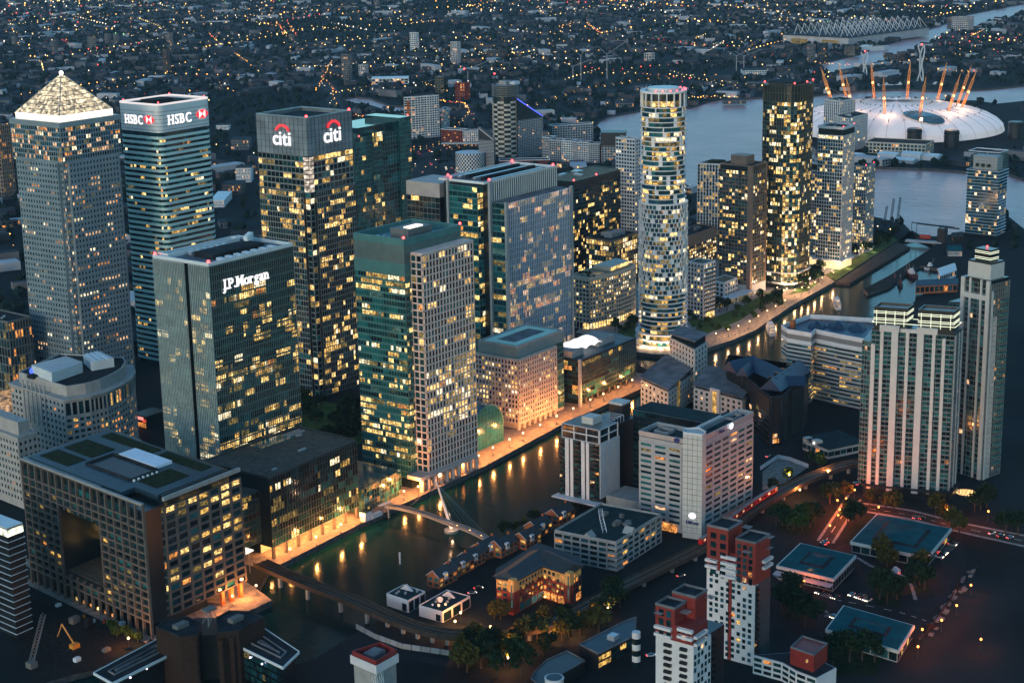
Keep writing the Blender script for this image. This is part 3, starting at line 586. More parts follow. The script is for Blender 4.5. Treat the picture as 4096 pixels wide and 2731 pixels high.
mat('red_clad', (.17, .014, .010), .55, var=.12, scale=.3); mat('roof_blue', (.006, .024, .055), .45, var=.3, scale=.2); mat('orange_brick', (.32, .10, .04), .85, var=.2, scale=.5); mat('steel_rail', (.25, .25, .25), .4, .6, var=.1)
# ---- grey hotel with the round emblems
T = thing('hotel_block', 'L-shaped grey panelled hotel with a tall white prow and glowing oval emblems', 'hotel', (822, 490))
b = MB(); b.prism(rect(798.5, 481, 19, 30), 0, 52); b.prism(rect(804, 473, 56, 18), 0, 53.5); b.prism(rect(842, 491, 19, 52), 0, 51); b.obj('wall', 'grey_clad', T)
pr = [(793.5, 479.5), (795.5, 468.5), (802, 470), (806, 477), (800, 483)]
b = MB(); b.prism(ccw(pr), 0, 60); b.obj('prow', 'cream_clad', T); b = MB()
A, B = pr[0], pr[1]; q = off2(A, B, .06)
for k in range(1, 4): c = lerp(A, B, k/4); b.beam((c[0]+q[0], c[1]+q[1], 4), (c[0]+q[0], c[1]+q[1], 60), .07)
for j in range(1, 19): b.beam((A[0]+q[0], A[1]+q[1], j*3.2), (B[0]+q[0], B[1]+q[1], j*3.2), .07)
b.obj('panel_joint', 'core_dark', T); b = MB(); b.ring(ccw(pr), .5, 60, 61); b.obj('prow_parapet', 'white_wall', T)
pn, fr = Panes(), MB(); HD = [('glass_dark', 5), ('glass_teal', 3), ('glass_black', 3)]; HL = [('lit_orange', 4), ('lit_peach', 2), ('lit_dim', 2)]
face(pn, fr, (798.5, 511), (798.5, 483), 4, 49.5, 3, 14, 2.4, 1.7, .35, lambda x, z: .75 if z > .95 else .12, HL, HD, 1); face(pn, fr, (806, 473), (860, 473), 4, 51, 6, 14, 1.8, 1.7, .35, .07, HL, HD, 1)
fr.obj('wall_grid', 'grey_clad', T); fr = MB(); DK2 = [('glass_black', 5), ('glass_dark', 1)]
face(pn, fr, (842, 543), (842, 491), 2, 51, 12, 15, .2, .5, .3, .0, HL, DK2, 4); fr.obj('balcony_band', 'roof_dark', T); pn.build(T, 300)
b = MB()
for (x0, y0, x1, y1, z) in ((799, 482, 817, 510.5, 52), (804.5, 474, 860, 490.5, 53.5), (842.5, 491, 860.5, 542.5, 51)): b.box(x0, y0, z, x1, y1, z+.6)
b.obj('roof', mat('roof_green', (.010, .028, .030), .8, var=.3, scale=.2), T)
b = MB(); b.ring(rect(806, 497, 8, 9), .6, 52.6, 54.4); b.obj('vent_well', 'concrete', T); b = MB(); b.ring(rect(846, 478, 10, 8), .5, 54.1, 55.5); b.obj('vent_well', 'concrete', T)
b = MB()
for k in range(15): b.box(812+k*2.6, 487.2, 54.1, 813+k*2.6, 489, 54.8)
b.obj('roof_vents', 'white_wall', T, kind='stuff')
b = MB(); b.ring(rect(798, 481, 19.5, 30), .3, 52.6, 55.3); b.ring(rect(806, 472.6, 54, 10), .3, 54.1, 57); b.obj('screen', 'aluminium', T)
emat('emblem_glow', (.9, .93, 1), 3.0); mat('navy', (.01, .02, .12), .4, var=0)
def oval(par, p, u, z, r):
    b = MB(); o = (u[1], -u[0]); pt = lambda a, c, d: (p[0]+u[0]*a+o[0]*d, p[1]+u[1]*a+o[1]*d, z+c)
    n = 20
    for k in range(n):
        t0, t1 = 2*pi*k/n, 2*pi*(k+1)/n
        b.quad(pt(r*math.cos(t0), .8*r*math.sin(t0), .5), pt(r*math.cos(t1), .8*r*math.sin(t1), .5), pt(.76*r*math.cos(t1), .58*r*math.sin(t1), .5), pt(.76*r*math.cos(t0), .58*r*math.sin(t0), .5))
    h = .34*r
    for sx in (-1, 1): b.quad(pt(sx*h-.13*r, -h, .5), pt(sx*h+.13*r, -h, .5), pt(sx*h+.13*r+.1*r, h, .5), pt(sx*h-.13*r+.1*r, h, .5))
    b.quad(pt(-h, -.1*r, .5), pt(h, -.1*r, .5), pt(h, .1*r, .5), pt(-h, .1*r, .5)); b.obj('emblem', 'emblem_glow', par)
up_ = ((B[0]-A[0])/math.hypot(B[0]-A[0], B[1]-A[1]), (B[1]-A[1])/math.hypot(B[0]-A[0], B[1]-A[1]))
oval(T, lerp(A, B, .52), up_, 13.5, 2.0); lettering(T, 'Hilton', shift(lerp(A, B, .2), off2(A, B, .4)), up_, 8.6, 2.7, 'navy', .2, .03, .07, 1.0)
oval(T, (833, 472.3), (1, 0), 55.4, 2.1); lettering(T, 'Hilton', (820, 472.1), (1, 0), 54.3, 2.2, 'navy', .15, .03, .06)
b = MB()
for k in range(14): t0, t1 = 2*pi*k/14, 2*pi*(k+1)/14; b.tri((797.5, 486, 53.9), (797.5, 486-1.9*math.cos(t0), 53.9+1.5*math.sin(t0)), (797.5, 486-1.9*math.cos(t1), 53.9+1.5*math.sin(t1)))
b.obj('dark_emblem', 'navy', T)
b = MB(); b.box(797, 486, 0, 799, 500, 4.5); b.obj('entrance', 'lit_orange', T)
# ---- black and white dockside apartments
X, Y = 806, 543
T = thing('apartment_block', 'black and white striped dockside apartment block with stacked balconies and framed penthouse', 'building', (816, 557))
b = MB(); b.prism(rect(X, Y, 21, 28.5), 0, 39); b.prism(rect(X+.8, Y+.5, 19, 26), 39, 47); b.prism(rect(X+21, Y+5, 26, 20), 0, 43); b.prism(rect(X+36, Y+8, 9, 9), 43, 52); b.obj('wall', 'black_clad', T)
for (y0, y1) in ((Y+21.2, Y+23.8), (Y+18.2, Y+20.2), (Y+10, Y+12.4), (Y+7, Y+9)):
    b = MB(); b.box(X-.5, y0, 4, X+.2, y1, 39); b.obj('white_pilaster', 'white_wall', T)
for k in range(3): b = MB(); b.box(X+.3+k*7, Y-.4, 6, X+6.7+k*7, Y+.2, 39); b.obj('white_panel', 'white_wall', T)
pn = Panes()
for (y0, y1) in ((Y+28, Y+24), (Y+17.8, Y+12.8), (Y+6.5, Y+.5)):
    face(pn, None, (X, y0), (X, y1), 3, 39, 2, 13, .4, .9, .2, .06, HL, [('glass_dark', 4), ('glass_black', 3), ('glass_teal', 1)], 1)
    for j in range(12): b = MB(); b.box(X-1.6, y1+.3, 5.6+j*2.77, X, y0-1.4, 5.8+j*2.77); b.ring(rect(X-1.6, y1+.3, 1.6, y0-y1-1.7), .1, 5.8+j*2.77, 6.8+j*2.77); b.obj('balcony', 'black_clad', T)
face(pn, None, (X+.8, Y+26.5), (X+.8, Y+.5), 39.5, 46.5, 6, 2, .4, .9, .2, .0, HL, [('glass_black', 3), ('glass_dark', 2)], 1)
face(pn, None, (X+.8, Y+.5), (X+19.8, Y+.5), 39.5, 46.5, 4, 2, .4, .9, .2, .0, HL, [('glass_black', 3), ('glass_dark', 2)], 1); pn.build(T, 200)
fr = MB(); face(None, fr, (X+.8, Y+26.5), (X+.8, Y+.5), 39, 47.6, 3, 2, .6, .6, .6); face(None, fr, (X+.8, Y+.5), (X+19.8, Y+.5), 39, 47.6, 2, 2, .6, .6, .6); fr.obj('penthouse_frame', 'white_wall', T)
b = MB(); b.box(X+.8, Y+.5, 47, X+19.8, Y+26.5, 47.5); b.obj('roof', 'bronze', T); b = MB(); b.box(X+7, Y+9, 47.5, X+16, Y+17, 51.5); b.obj('lift_housing', 'cream_clad', T); b = MB(); b.box(X+36, Y+8, 52, X+45.4, Y+17.4, 53.3); b.obj('lift_housing', 'cream_clad', T)
fr = MB()
for k in range(5): fr.beam((X+22+k*3.2, Y+6, 43), (X+22+k*3.2, Y+6, 47), .2); fr.beam((X+22+k*3.2, Y+16, 43), (X+22+k*3.2, Y+16, 47), .2); fr.beam((X+22+k*3.2, Y+6, 47), (X+22+k*3.2, Y+16, 47), .2)
fr.beam((X+22, Y+6, 47), (X+35, Y+6, 47), .2); fr.obj('pergola_frame', 'white_wall', T)
b = MB(); b.box(X-6, Y-2, 3.4, X+1, Y+30, 4); b.obj('entrance_canopy', 'white_wall', T); b = MB(); b.box(X+6, Y-24, 0, X+26, Y-.5, 7); b.obj('podium', 'concrete', T)
# ---- stepped concrete office with the roof gantry
W0 = (727, 519); S0 = (730.5, 482); E0 = (780, 485)
T = thing('office_block', 'low concrete office with stepped corner balconies and a white lattice gantry on its roof', 'building', (750, 500))
q = quadp(W0, S0, E0); b = MB(); b.prism(q, 0, 15.5); mid = quadp(lerp(W0, S0, .12), lerp(W0, S0, .5), shift(lerp(W0, S0, .5), (6, .3))); b.obj('wall', 'core_dark', T)
pn, fr = Panes(), MB()
face(pn, fr, W0, S0, .5, 15.8, 7, 5, .9, 1.1, .5, .08, [('lit_orange', 2), ('lit_yellow', 1)], DARK, 1); face(pn, fr, S0, E0, .5, 15.8, 8, 5, .9, 1.1, .5, .10, [('lit_orange', 1), ('lit_yellow', 2)], DARK, 1); pn.build(T, 300); fr.obj('concrete_grid', 'concrete', T)
b = MB(); b.prism(inset(q, .8), 15.5, 15.9); b.obj('roof', 'roof_green', T); b = MB(); b.ring(q, .5, 15.5, 16.9); b.obj('parapet', 'concrete', T)
for j in range(5):
    b = MB(); b.prism([shift(S0, (-2, 4)), shift(S0, (-2, -1.8)), shift(S0, (5, -1.8)), shift(S0, (5, 4))], 1.2+j*3, 2.2+j*3); b.obj('corner_balcony', 'concrete', T)
b = MB()
for (p0, p1, h0, h1) in (((738, 494), (744, 500), 17, 21), ((744, 500), (756, 509), 21, 21), ((756, 509), (760, 511), 21, 17.2)):
    v0, v1 = Vector((*p0, h0)), Vector((*p1, h1)); n = max(2, int((v1-v0).length/2))
    for s in ((.7, -.7), (-.7, .7)): b.beam(v0+Vector((*s, 0)), v1+Vector((*s, 0)), .1); b.beam(v0+Vector((*s, 1.3)), v1+Vector((*s, 1.3)), .1)
    for k in range(n): a, c = v0.lerp(v1, k/n), v0.lerp(v1, (k+1)/n); b.beam(a+Vector((.7, -.7, 0)), c+Vector((.7, -.7, 1.3)), .08); b.beam(a+Vector((-.7, .7, 1.3)), c+Vector((.7, -.7, 1.3)), .08)
b.obj('gantry', 'white_panel', T)
for k in range(7): b = MB(); x, y = rnd.uniform(735, 774), rnd.uniform(487, 513); b.box(x, y, 15.9, x+rnd.uniform(1.5, 4), y+rnd.uniform(1.5, 4), 15.9+rnd.uniform(1, 2.6)); b.obj('roof_unit', 'louvre', T)
for (a, c) in ((lerp(W0, S0, .45), lerp(W0, S0, .62)), (lerp(S0, E0, .3), lerp(S0, E0, .45))):
    o = off2(a, c, .6); m_ = lerp(a, c, .5); b = MB(); d = off2(a, c, -5); b.v = [(*shift(a, o), 15.6), (*shift(c, o), 15.6), (*shift(m_, o), 19), (*shift(a, d), 15.6), (*shift(c, d), 15.6), (*shift(m_, d), 19)]; b.f = [(0, 1, 2), (0, 2, 5, 3), (1, 4, 5, 2), (3, 5, 4)]; b.m = [0]*4; b.obj('gable', 'concrete', T)
# ---- white banded office
T = thing('office_block', 'long office block of white and dark horizontal bands with zigzag front', 'building', (1062, 520))
z = 50.0; Wp = [P(*zh(165, 10), z), P(*zh(215, 28), z), P(*zh(215, 50), z), P(*zh(412, 75), z), P(*zh(445, 45), z), P(*zh(662, 90), z), P(*zh(662, 75), z), P(*zh(870, 125), z), P(*zh(915, 65), z)]
Wp = [P(*zh(165, 10), z), P(*zh(215, 45), z), P(*zh(412, 78), z), P(*zh(445, 45), z), P(*zh(662, 90), z), P(*zh(870, 128), z), P(*zh(920, 60), z)]
back = [shift(Wp[-1], (36, 6)), shift(Wp[0], (38, -2))]; poly = ccw(Wp+back)
b = MB(); b.prism(poly, 0, z-3); b.obj('wall', 'core_dark', T)
pn = Panes()
for k in range(len(Wp)-1):
    L = math.hypot(Wp[k+1][0]-Wp[k][0], Wp[k+1][1]-Wp[k][1]); face(pn, None, Wp[k], Wp[k+1], 2, z-8, max(2, int(L/2.2)), 14, .25, 1.4, .2, lambda x, zz: .4 if zz < .85 else .12, [('lit_yellow', 4), ('lit_dim', 5), ('lit_orange', 1)], [('glass_dark', 4), ('glass_black', 3), ('glass_teal', 1)], 4)
pn.build(T, 300)
for j in range(15):
    zz = 2+j*(z-10)/14; b = MB(); b.ring(poly, .6, zz-.75, zz+.75) if False else b.ring(inset(poly, -.35), .8, zz-.75, zz+.75); b.obj('white_band', mat('band_grey', (.34, .34, .33), .6, var=.1, scale=.15), T)
b = MB(); b.ring(inset(poly, -.4), .8, z-8, z-5.5); b.ring(inset(poly, -.4), .8, z-2, z+1); b.obj('white_band', 'white_wall', T); b = MB(); b.ring(inset(poly, -.3), .7, z-5.5, z-2); b.obj('grey_band', mat('band_mid', (.16, .155, .15), .7, var=.1), T)
b = MB(); b.prism(inset(poly, 1.2), z-3, z-2.4); b.obj('roof', 'roof_blue', T)
cx, cy = (Wp[0][0]+Wp[-1][0])/2+16, (Wp[0][1]+Wp[-1][1])/2
for (dx, dy, s) in ((-6, 12, 7), (2, 0, 8), (4, -14, 7)): b = MB(); b.lathe([(s, z-2.4), (s*.7, z+.5), (.3, z+2.4)], (cx+dx, cy+dy), 6); b.obj('roof_pavilion', 'roof_blue', T)
b = MB(); q = Wp[0]; b.box(q[0]+6, q[1]-6, z-2.4, q[0]+9, q[1]-3, z+3); b.obj('red_roof_box', 'orange_brick', T)
# ---- dark block with folded blue roofs
T = thing('office_block', 'near-black angular office block with folded dark blue roofs and buttress piers', 'building', (995, 545))
z = 33.0; O = [P(*q, z) for q in (ze(860, 1180), ze(1000, 1250), ze(1240, 1450), ze(1330, 1440), ze(1400, 1370), ze(1520, 1330), ze(1560, 1250))]
poly = ccw(O+[shift(O[-1], (14, 22)), shift(O[0], (22, 10))]); b = MB(); b.prism(poly, 0, z); b.obj('wall', 'black_clad', T)
b = MB(); b.prism(inset(poly, -1.2), z-2, z); b.obj('eaves', 'roof_dark', T)
for k in range(1, 5):
    b = MB(); a = O[k]; b.box(a[0]-1.2, a[1]-1.2, 0, a[0]+.8, a[1]+.8, z-2); b.obj('buttress', 'roof_dark', T)
def ridge(a, c, wd, h0, h1, nm, m):
    dx, dy = c[0]-a[0], c[1]-a[1]; L = math.hypot(dx, dy); nx, ny = -dy/L*wd/2, dx/L*wd/2
    b = MB(); v = [(a[0]-nx, a[1]-ny, h0), (a[0]+nx, a[1]+ny, h0), (c[0]+nx, c[1]+ny, h0), (c[0]-nx, c[1]-ny, h0), (a[0], a[1], h1), (c[0], c[1], h1)]
    b.v = v; b.f = [(0, 3, 5, 4), (2, 1, 4, 5), (1, 0, 4), (3, 2, 5)]; b.m = [0]*4; return b.obj(nm, m, T)
c0 = lambda x, y: P(*ze(x, y), z+4)
r = ridge(c0(880, 1190), c0(1100, 1140), 14, z, z+7, 'folded_roof', 'roof_blue'); ridge(c0(1100, 1150), c0(1340, 1260), 16, z, z+7, 'folded_roof', 'roof_blue'); ridge(c0(1230, 1350), c0(1480, 1180), 15, z, z+7.5, 'folded_roof', 'roof_blue'); ridge(c0(1340, 1290), c0(1530, 1290), 12, z, z+5, 'folded_roof', 'roof_blue'); ridge(c0(990, 1230), c0(1060, 1180), 9, z, z+6, 'folded_roof', 'roof_blue')
for j in range(5): b = MB(); a = c0(1250+j*52, 1322-j*36); b.box(a[0]-1, a[1]-3, z+4.4, a[0]+1, a[1]+3, z+6.6); b.obj('roof_light', 'glass_black', T)
pn = Panes(); face(pn, None, O[2], O[3], 1, 8, 3, 2, .4, .8, .2, .5, HL, DARK, 1); face(pn, None, O[1], O[2], 1, 20, 12, 5, .5, 1.5, .2, .06, HL, [('glass_black', 1)], 1); pn.build(T, 100)
# ---- pale apartments with mono-pitch roofs and glazed gables
def gable_apt(label, nw, sw, se, z, rise, nf, lift):
    T = thing('apartment_block', label, 'building', lerp(nw, se, .5)); q = quadp(nw, sw, se)
    b = MB(); b.prism(q, 0, z); b.obj('wall', 'cream_clad', T); b = MB(); b.prism(inset(q, 1.0), z, [z+rise*.35, z+rise, z+rise, z+rise*.35] if lift else [z+rise, z+rise, z+rise*.4, z+rise*.4]); b.obj('glazed_gable', 'glass_black', T)
    zt = ([z+rise*.35, z+rise, z+rise, z+rise*.35] if lift else [z+rise, z+rise, z+rise*.4, z+rise*.4]); b = MB(); o = inset(q, -.8)
    b.v = [(*o[k], zt[k]+.05) for k in range(4)]+[(*o[k], zt[k]+.6) for k in range(4)]; b.f = [(4, 5, 6, 7), (0, 1, 5, 4), (1, 2, 6, 5), (2, 3, 7, 6), (3, 0, 4, 7), (3, 2, 1, 0)]; b.m = [0]*6; b.obj('roof', 'roof_grey', T)
    pn, fr = Panes(), MB(); Lw = math.hypot(nw[0]-sw[0], nw[1]-sw[1]); Ls = math.hypot(se[0]-sw[0], se[1]-sw[1])
    face(pn, fr, nw, sw, 0, z-.5, max(3, int(Lw/4.6)), nf, 2.6, 1.6, .3, .05, HL, DARK, 1); face(pn, fr, sw, se, 0, z-.5, max(3, int(Ls/5)), nf, 3, 1.6, .3, .08, HL, DARK, 1); fr.obj('wall_grid', 'cream_clad', T); pn.build(T, 120)
    return T, q
gable_apt('tall pale apartment tower with sloping grey roof standing at the dock bend', P(*ze(380, 930), 40), P(*ze(590, 1035), 40), P(*ze(695, 970), 40), 38, 6, 10, False)
T, q = gable_apt('low pale apartment block with sloping roof and black glazed gable left of its twin', P(*zd(1620, 745), 22), P(*zd(1850, 850), 22), P(*zd(2055, 700), 22), 19, 5, 5, True)
b = MB(); a = lerp(q[0], q[1], .35); o = off2(q[0], q[1], 1.2); b.prism([shift(a, o), shift(lerp(q[0], q[1], .42), o), lerp(q[0], q[1], .42), a], 0, 22); b.obj('lit_stair', 'lit_dim', T)
T, q = gable_apt('low pale apartment block with lit yellow stair window and sloping grey roof', P(*ze(585, 1335), 22), P(*ze(995, 1445), 22), P(*ze(1110, 1320), 22), 18.5, 5, 5, True)
a, c = lerp(q[3], q[0], .42), lerp(q[3], q[0], .5); o = off2(q[3], q[0], 1.4); b = MB(); b.prism(ccw([shift(lerp(q[3], q[0], .36), o), shift(lerp(q[3], q[0], .56), o), lerp(q[3], q[0], .56), lerp(q[3], q[0], .36)]), 0, 22); b.obj('stair_tower', 'cream_clad', T)
o = off2(q[3], q[0], 1.5); b = MB(); b.quad((*shift(a, o), 2), (*shift(c, o), 2), (*shift(c, o), 20), (*shift(a, o), 20)); b.obj('lit_stair', 'lit_yellow', T)
# ---- twin residential towers with neon-lit crowns
def stripes(T, A, B, z0, zt, cols, m='cream_clad'):
    """projecting pale piers on a wall: cols = (from, to, depth, top)"""
    for (t0, t1, d, zz) in cols:
        a, c = lerp(A, B, t0), lerp(A, B, t1); o = off2(A, B, d); b = MB(); b.prism(ccw([a, c, shift(c, o), shift(a, o)]), z0, zz); b.obj('pier', m, T)
emat('neon', (.95, 1, .72), 1.5)
nw, sw = (917.5, 428), (930, 383); se = (945, 385); Z1 = 103
T = thing('residential_tower', 'broad residential tower of pale piers and dark balconies under neon-lined stepped crowns', 'tower', lerp(nw, se, .5))
q = quadp(nw, sw, se); b = MB(); b.prism(q, 5, Z1-3); a = lerp(nw, sw, -.1); b.prism(quadp(shift(lerp(nw, sw, -.13), (2, 0)), lerp(nw, sw, 0.02), shift(lerp(nw, sw, 0.02), (14, 2))), 5, 92); b.prism(inset(q, -1.5), 0, 5); b.obj('wall', 'core_dark', T)
pn, fr = Panes(), MB(); GD = [('glass_dark', 5), ('glass_teal', 3.5), ('glass_black', 2.5)]
face(pn, fr, nw, sw, 5, Z1-4, 20, 33, .12, .55, .9, .012, HL, GD, 1, hdep=.9); face(pn, fr, sw, se, 5, Z1-4, 6, 33, .2, .6, .6, .02, HL, GD, 1); face(pn, fr, shift(lerp(nw, sw, -.13), (2, 0)), lerp(nw, sw, 0.02), 5, 92, 4, 30, .2, .6, .5, .01, HL, GD, 1)
fr.obj('balcony_band', mat('band_bal', (.12, .15, .15), .5, var=.2), T); pn.build(T, 300)
stripes(T, nw, sw, 3, 0, [(.0, .05, 1.6, Z1-12), (.11, .15, 1.5, Z1-4), (.25, .33, 2.4, Z1-1), (.42, .46, 1.3, Z1-3), (.56, .64, 2.4, Z1-1), (.74, .78, 1.5, Z1-3), (.86, .90, 1.5, Z1-6)])
stripes(T, nw, sw, Z1-4, 0, [(.1, .34, 2.2, Z1-.5), (.35, .55, 1.0, Z1-2), (.55, .8, 2.2, Z1-.5)])
stripes(T, sw, se, 3, 0, [(.0, .1, .8, Z1-4), (.5, .62, .8, Z1-4), (.9, 1, .8, Z1-4)])
for t0, t1 in ((.02, .42), (.56, .98)):
    a, c = lerp(nw, sw, t0), lerp(nw, sw, t1); pl = quadp(a, c, shift(c, (12, 1.6))); b = MB(); b.prism(pl, Z1-3, Z1+9); b.ring(inset(pl, -.3), .6, Z1+9, Z1+10); b.obj('crown_block', 'core_dark', T)
    b = MB()
    for zz in (Z1+2.2, Z1+3.2, Z1+6.2, Z1+7.2): b.ring(inset(pl, -.25), .2, zz, zz+.28)
    for tt in (.08, .36, .64, .92): k = shift(lerp(a, c, tt), off2(a, c, .35)); b.beam((*k, Z1-1), (*k, Z1+8), .16)
    b.obj('neon_line', 'neon', T)
b = MB(); b.ring(inset(quadp(lerp(nw, sw, .0), lerp(nw, sw, 1), shift(lerp(nw, sw, 1), (13, 1.6))), -.2), .2, Z1+.6, Z1+.9); b.obj('neon_line', 'neon', T)
b = MB(); b.prism(inset(q, -2.5), 4.6, 6.0, bottom=True); b.obj('podium_canopy', 'roof_dark', T)
# the taller one
sw = (976, 381); nw = (981.5, 401); se = (993.5, 377); Z2 = 122
T = thing('residential_tower', 'taller stepped residential tower with scalloped balconies behind the broad neon-crowned tower', 'tower', lerp(nw, se, .5))
q = quadp(nw, sw, se); b = MB(); b.prism(q, 0, Z2); b.prism(inset(q, 2.5), Z2, Z2+10); qq = inset(q, 5); b.prism(qq, Z2+10, Z2+17); b.prism(quadp(shift(nw, (-3, 7)), nw, shift(nw, (16, -3))), 0, Z2-16); b.obj('wall', 'core_dark', T)
b = MB(); b.prism(inset(q, 2.2), Z2-1, Z2+9); b.obj('white_top', 'cream_clad', T)
pn, fr = Panes(), MB(); face(pn, fr, nw, sw, 0, Z2-2, 7, 38, .15, .5, .5, .03, HL, GD, 1); face(pn, fr, sw, se, 0, Z2-2, 8, 38, .15, .55, .9, .06, HL, GD, 1); face(pn, fr, shift(nw, (-3, 7)), nw, 0, Z2-17, 3, 33, .2, .5, .5, .02, HL, GD, 1); fr.obj('balcony_band', 'band_bal', T); pn.build(T, 300)
stripes(T, nw, sw, 0, 0, [(.0, .12, 1.2, Z2), (.28, .34, .9, Z2), (.66, .72, .9, Z2), (.88, 1., 1.4, Z2)]); stripes(T, nw, sw, Z2-12, 0, [(.1, .9, 1.0, Z2-9)])
stripes(T, sw, se, 0, 0, [(.0, .1, 1.2, Z2-6), (.16, .19, 1.0, Z2-22), (.24, .27, 1.0, Z2-22), (.32, .35, 1.0, Z2-22)])
for j in range(26):
    b = MB(); a = lerp(sw, se, .86); b.lathe([(2.2, 8+j*4.0), (2.4, 9.1+j*4.0)], shift(a, (-1.6, -.4)), 10); b.lathe([(2.2, 8+j*4.0), (2.4, 9.1+j*4.0)], shift(lerp(sw, se, .6), (-.2, -.5)), 10); b.obj('balcony', 'teal_panel', T)
b = MB()
for zz in (Z2+11, Z2+12, Z2+14.5, Z2+15.5): b.ring(inset(qq, -.25), .2, zz, zz+.28)
b.obj('neon_line', 'neon', T); beacon(T, *lerp(qq[0], qq[2], .5), Z2+18, .7)
# ---- low hall with the oval sign
sw, nw, se = (961, 475), (969, 497), (987, 463)
T = thing('low_hall', 'low pale hall with dark roofs and a small lit square sign beside the banded office', 'building', lerp(nw, se, .5)); q = quadp(nw, sw, se)
b = MB(); b.prism(q, 0, 6); b.prism(quadp(lerp(nw, sw, .35), lerp(nw, sw, .55), shift(lerp(nw, sw, .55), (4, -2))), 0, 9); b.prism(quadp(lerp(nw, sw, 0), lerp(nw, sw, .15), shift(lerp(nw, sw, .15), (4, -2))), 0, 8.5); b.obj('wall', 'cream_clad', T)
b = MB(); o = inset(q, -.6); b.v = [(*o[0], 6.1), (*o[1], 6.1), (*o[2], 8.4), (*o[3], 8.4)]; b.f = [(0, 1, 2, 3)]; b.m = [0]; b.obj('roof', 'roof_green', T)
a = shift(lerp(nw, sw, .45), off2(nw, sw, .3)); b = MB(); b.ball((*a, 7.2), .8); b.obj('sign', 'emblem_glow', T); pn = Panes(); face(pn, None, nw, sw, 1, 5, 6, 1, .6, 1.6, .1, .1, HL, DARK, 1); face(pn, None, sw, se, 1, 5, 6, 1, .6, 1.6, .1, .1, HL, DARK, 1); pn.build(T)
# ================================================================== foreground west of the dock
mat('frame_stone', (.10, .085, .075), .75, var=.15, scale=.3); mat('roof_slate_blue', (.010, .034, .050), .5, var=.3, scale=.15); mat('moss_roof', (.018, .024, .010), .95, var=.5, scale=.3); mat('roof_gravel', (.085, .075, .062), .95, var=.35, scale=.4)
A, B = (546, 728), (532.5, 621); Z = 69.0; ev = (1, .03); n_b = 17
def sg(t0, t1, d0, d1):
    a, c = lerp(A, B, t0), lerp(A, B, t1); return ccw([(c[0]+d0, c[1]+.03*d0), (c[0]+d1, c[1]+.03*d1), (a[0]+d1, a[1]+.03*d1), (a[0]+d0, a[1]+.03*d0)])
T = thing('office_block', 'dark stone-framed office block with a huge square opening through its west front', 'building', (575, 670))
t0, t1 = 5/17, 11/17; zlo, zu = 15.0, 50.0
b = MB(); b.prism(sg(0, t0, .8, 60), 7, Z, bottom=True); b.prism(sg(t1, 1, .8, 14), 7, Z-4, bottom=True); b.prism(sg(t1, .985, 14, 60), 7, Z, bottom=True); b.prism(sg(t0, t1, .8, 26), zu, Z, bottom=True); b.prism(sg(t0, t1, .8, 26), 7, zlo, bottom=True); b.prism(sg(t0, t1, 26, 60), 7, Z-14); b.obj('wall', 'core_dark', T)
pn, fr = Panes(), MB(); rows = 14; rh = (Z-9)/rows; DO = [('glass_dark', 5), ('glass_black', 5), ('glass_teal', 1)]; PO = [('lit_yellow', 4), ('lit_bright', 4), ('lit_orange', 1), ('lit_dim', 4)]
sk = lambda k, j: 5 <= k < 11 and zlo-9 < (j+.5)*rh < zu-9
a0 = lerp(A, B, 0); off = (.8, .02)
face(pn, None, shift(A, off), shift(B, off), 9, Z-5, n_b, rows, 1.2, 1.2, .9, .10, [('lit_dim', 5), ('lit_yellow', 2), ('lit_orange', 1)], DO, 2, skip=sk)
# the stone frame, piece by piece round the opening
u_ = ((B[0]-A[0])/108, (B[1]-A[1])/108)
for k in range(n_b+1):
    c = lerp(A, B, k/n_b); segs = [(0, Z)] if not 5 < k < 11 else [(0, zlo), (zu, Z)]
    for (s0, s1) in segs: bb = MB(); bb.obox((c[0]-u_[0]*.5, c[1]-u_[1]*.5), (c[0]+u_[0]*.5, c[1]+u_[1]*.5), 1.4, s0, s1); bb.obj('frame_post', 'frame_stone', T)
for j in range(rows+1):
    zz = 8.6+j*(Z-5-9)/rows if j < rows else Z-1; zz = min(zz, Z-1)
    for (s0, s1) in ([(0, 1)] if not zlo < zz+.4 < zu else [(0, t0), (t1, 1)]):
        bb = MB(); bb.obox(lerp(A, B, s0), lerp(A, B, s1), 1.2, zz-.5, zz+.5); bb.obj('frame_beam', 'frame_stone', T)
S1, S2 = (545, 620.6), (598, 622.2)
face(pn, fr, S1, S2, 8, Z-5, 7, rows, 1.4, 1.2, .9, lambda x, z: .42 if z > .15 else .3, PO, DO, 1); face(pn, fr, (534, 625), (545, 621), 8, Z-5, 3, rows, .5, 1, .4, .3, PO, DO, 1); fr.obj('stone_frame', 'frame_stone', T)
ri = shift(lerp(A, B, t0), (26, .8)), shift(lerp(A, B, t1), (26, .8)); face(pn, None, ri[0], ri[1], zlo, zu, 8, 8, .2, .8, .1, lambda x, z: .6 if .3 < z < .75 else .15, PO, TEAL, 4); pn.build(T, 300)
fr = MB(); fr.obox(S1, S2, 1.6, Z-2, Z); fr.obj('roof_beam', 'concrete', T); fr = MB(); fr.obox(A, B, 1.6, Z-.6, Z+.3); fr.obj('roof_beam', 'concrete', T)
b = MB(); b.prism(sg(.02, .80, 3, 58), Z-2, Z+.4); b.prism(sg(.8, .97, 12, 58), Z-2, Z+.4); b.obj('roof', 'roof_slate_blue', T)
b = MB(); b.prism(sg(.36, .72, 16, 34), Z+.4, Z+.5); b.obj('light_well', 'black_clad', T); b = MB(); b.ring(sg(.355, .725, 15.5, 34.5), .7, Z+.4, Z+1.6); b.obj('well_rim', 'roof_dark', T)
b = MB(); b.prism(sg(.40, .70, 34.6, 46), Z+.5, Z+2.0); b.obj('skylight', mat('skylight_white', (.62, .66, .74), .35, var=.05), T)
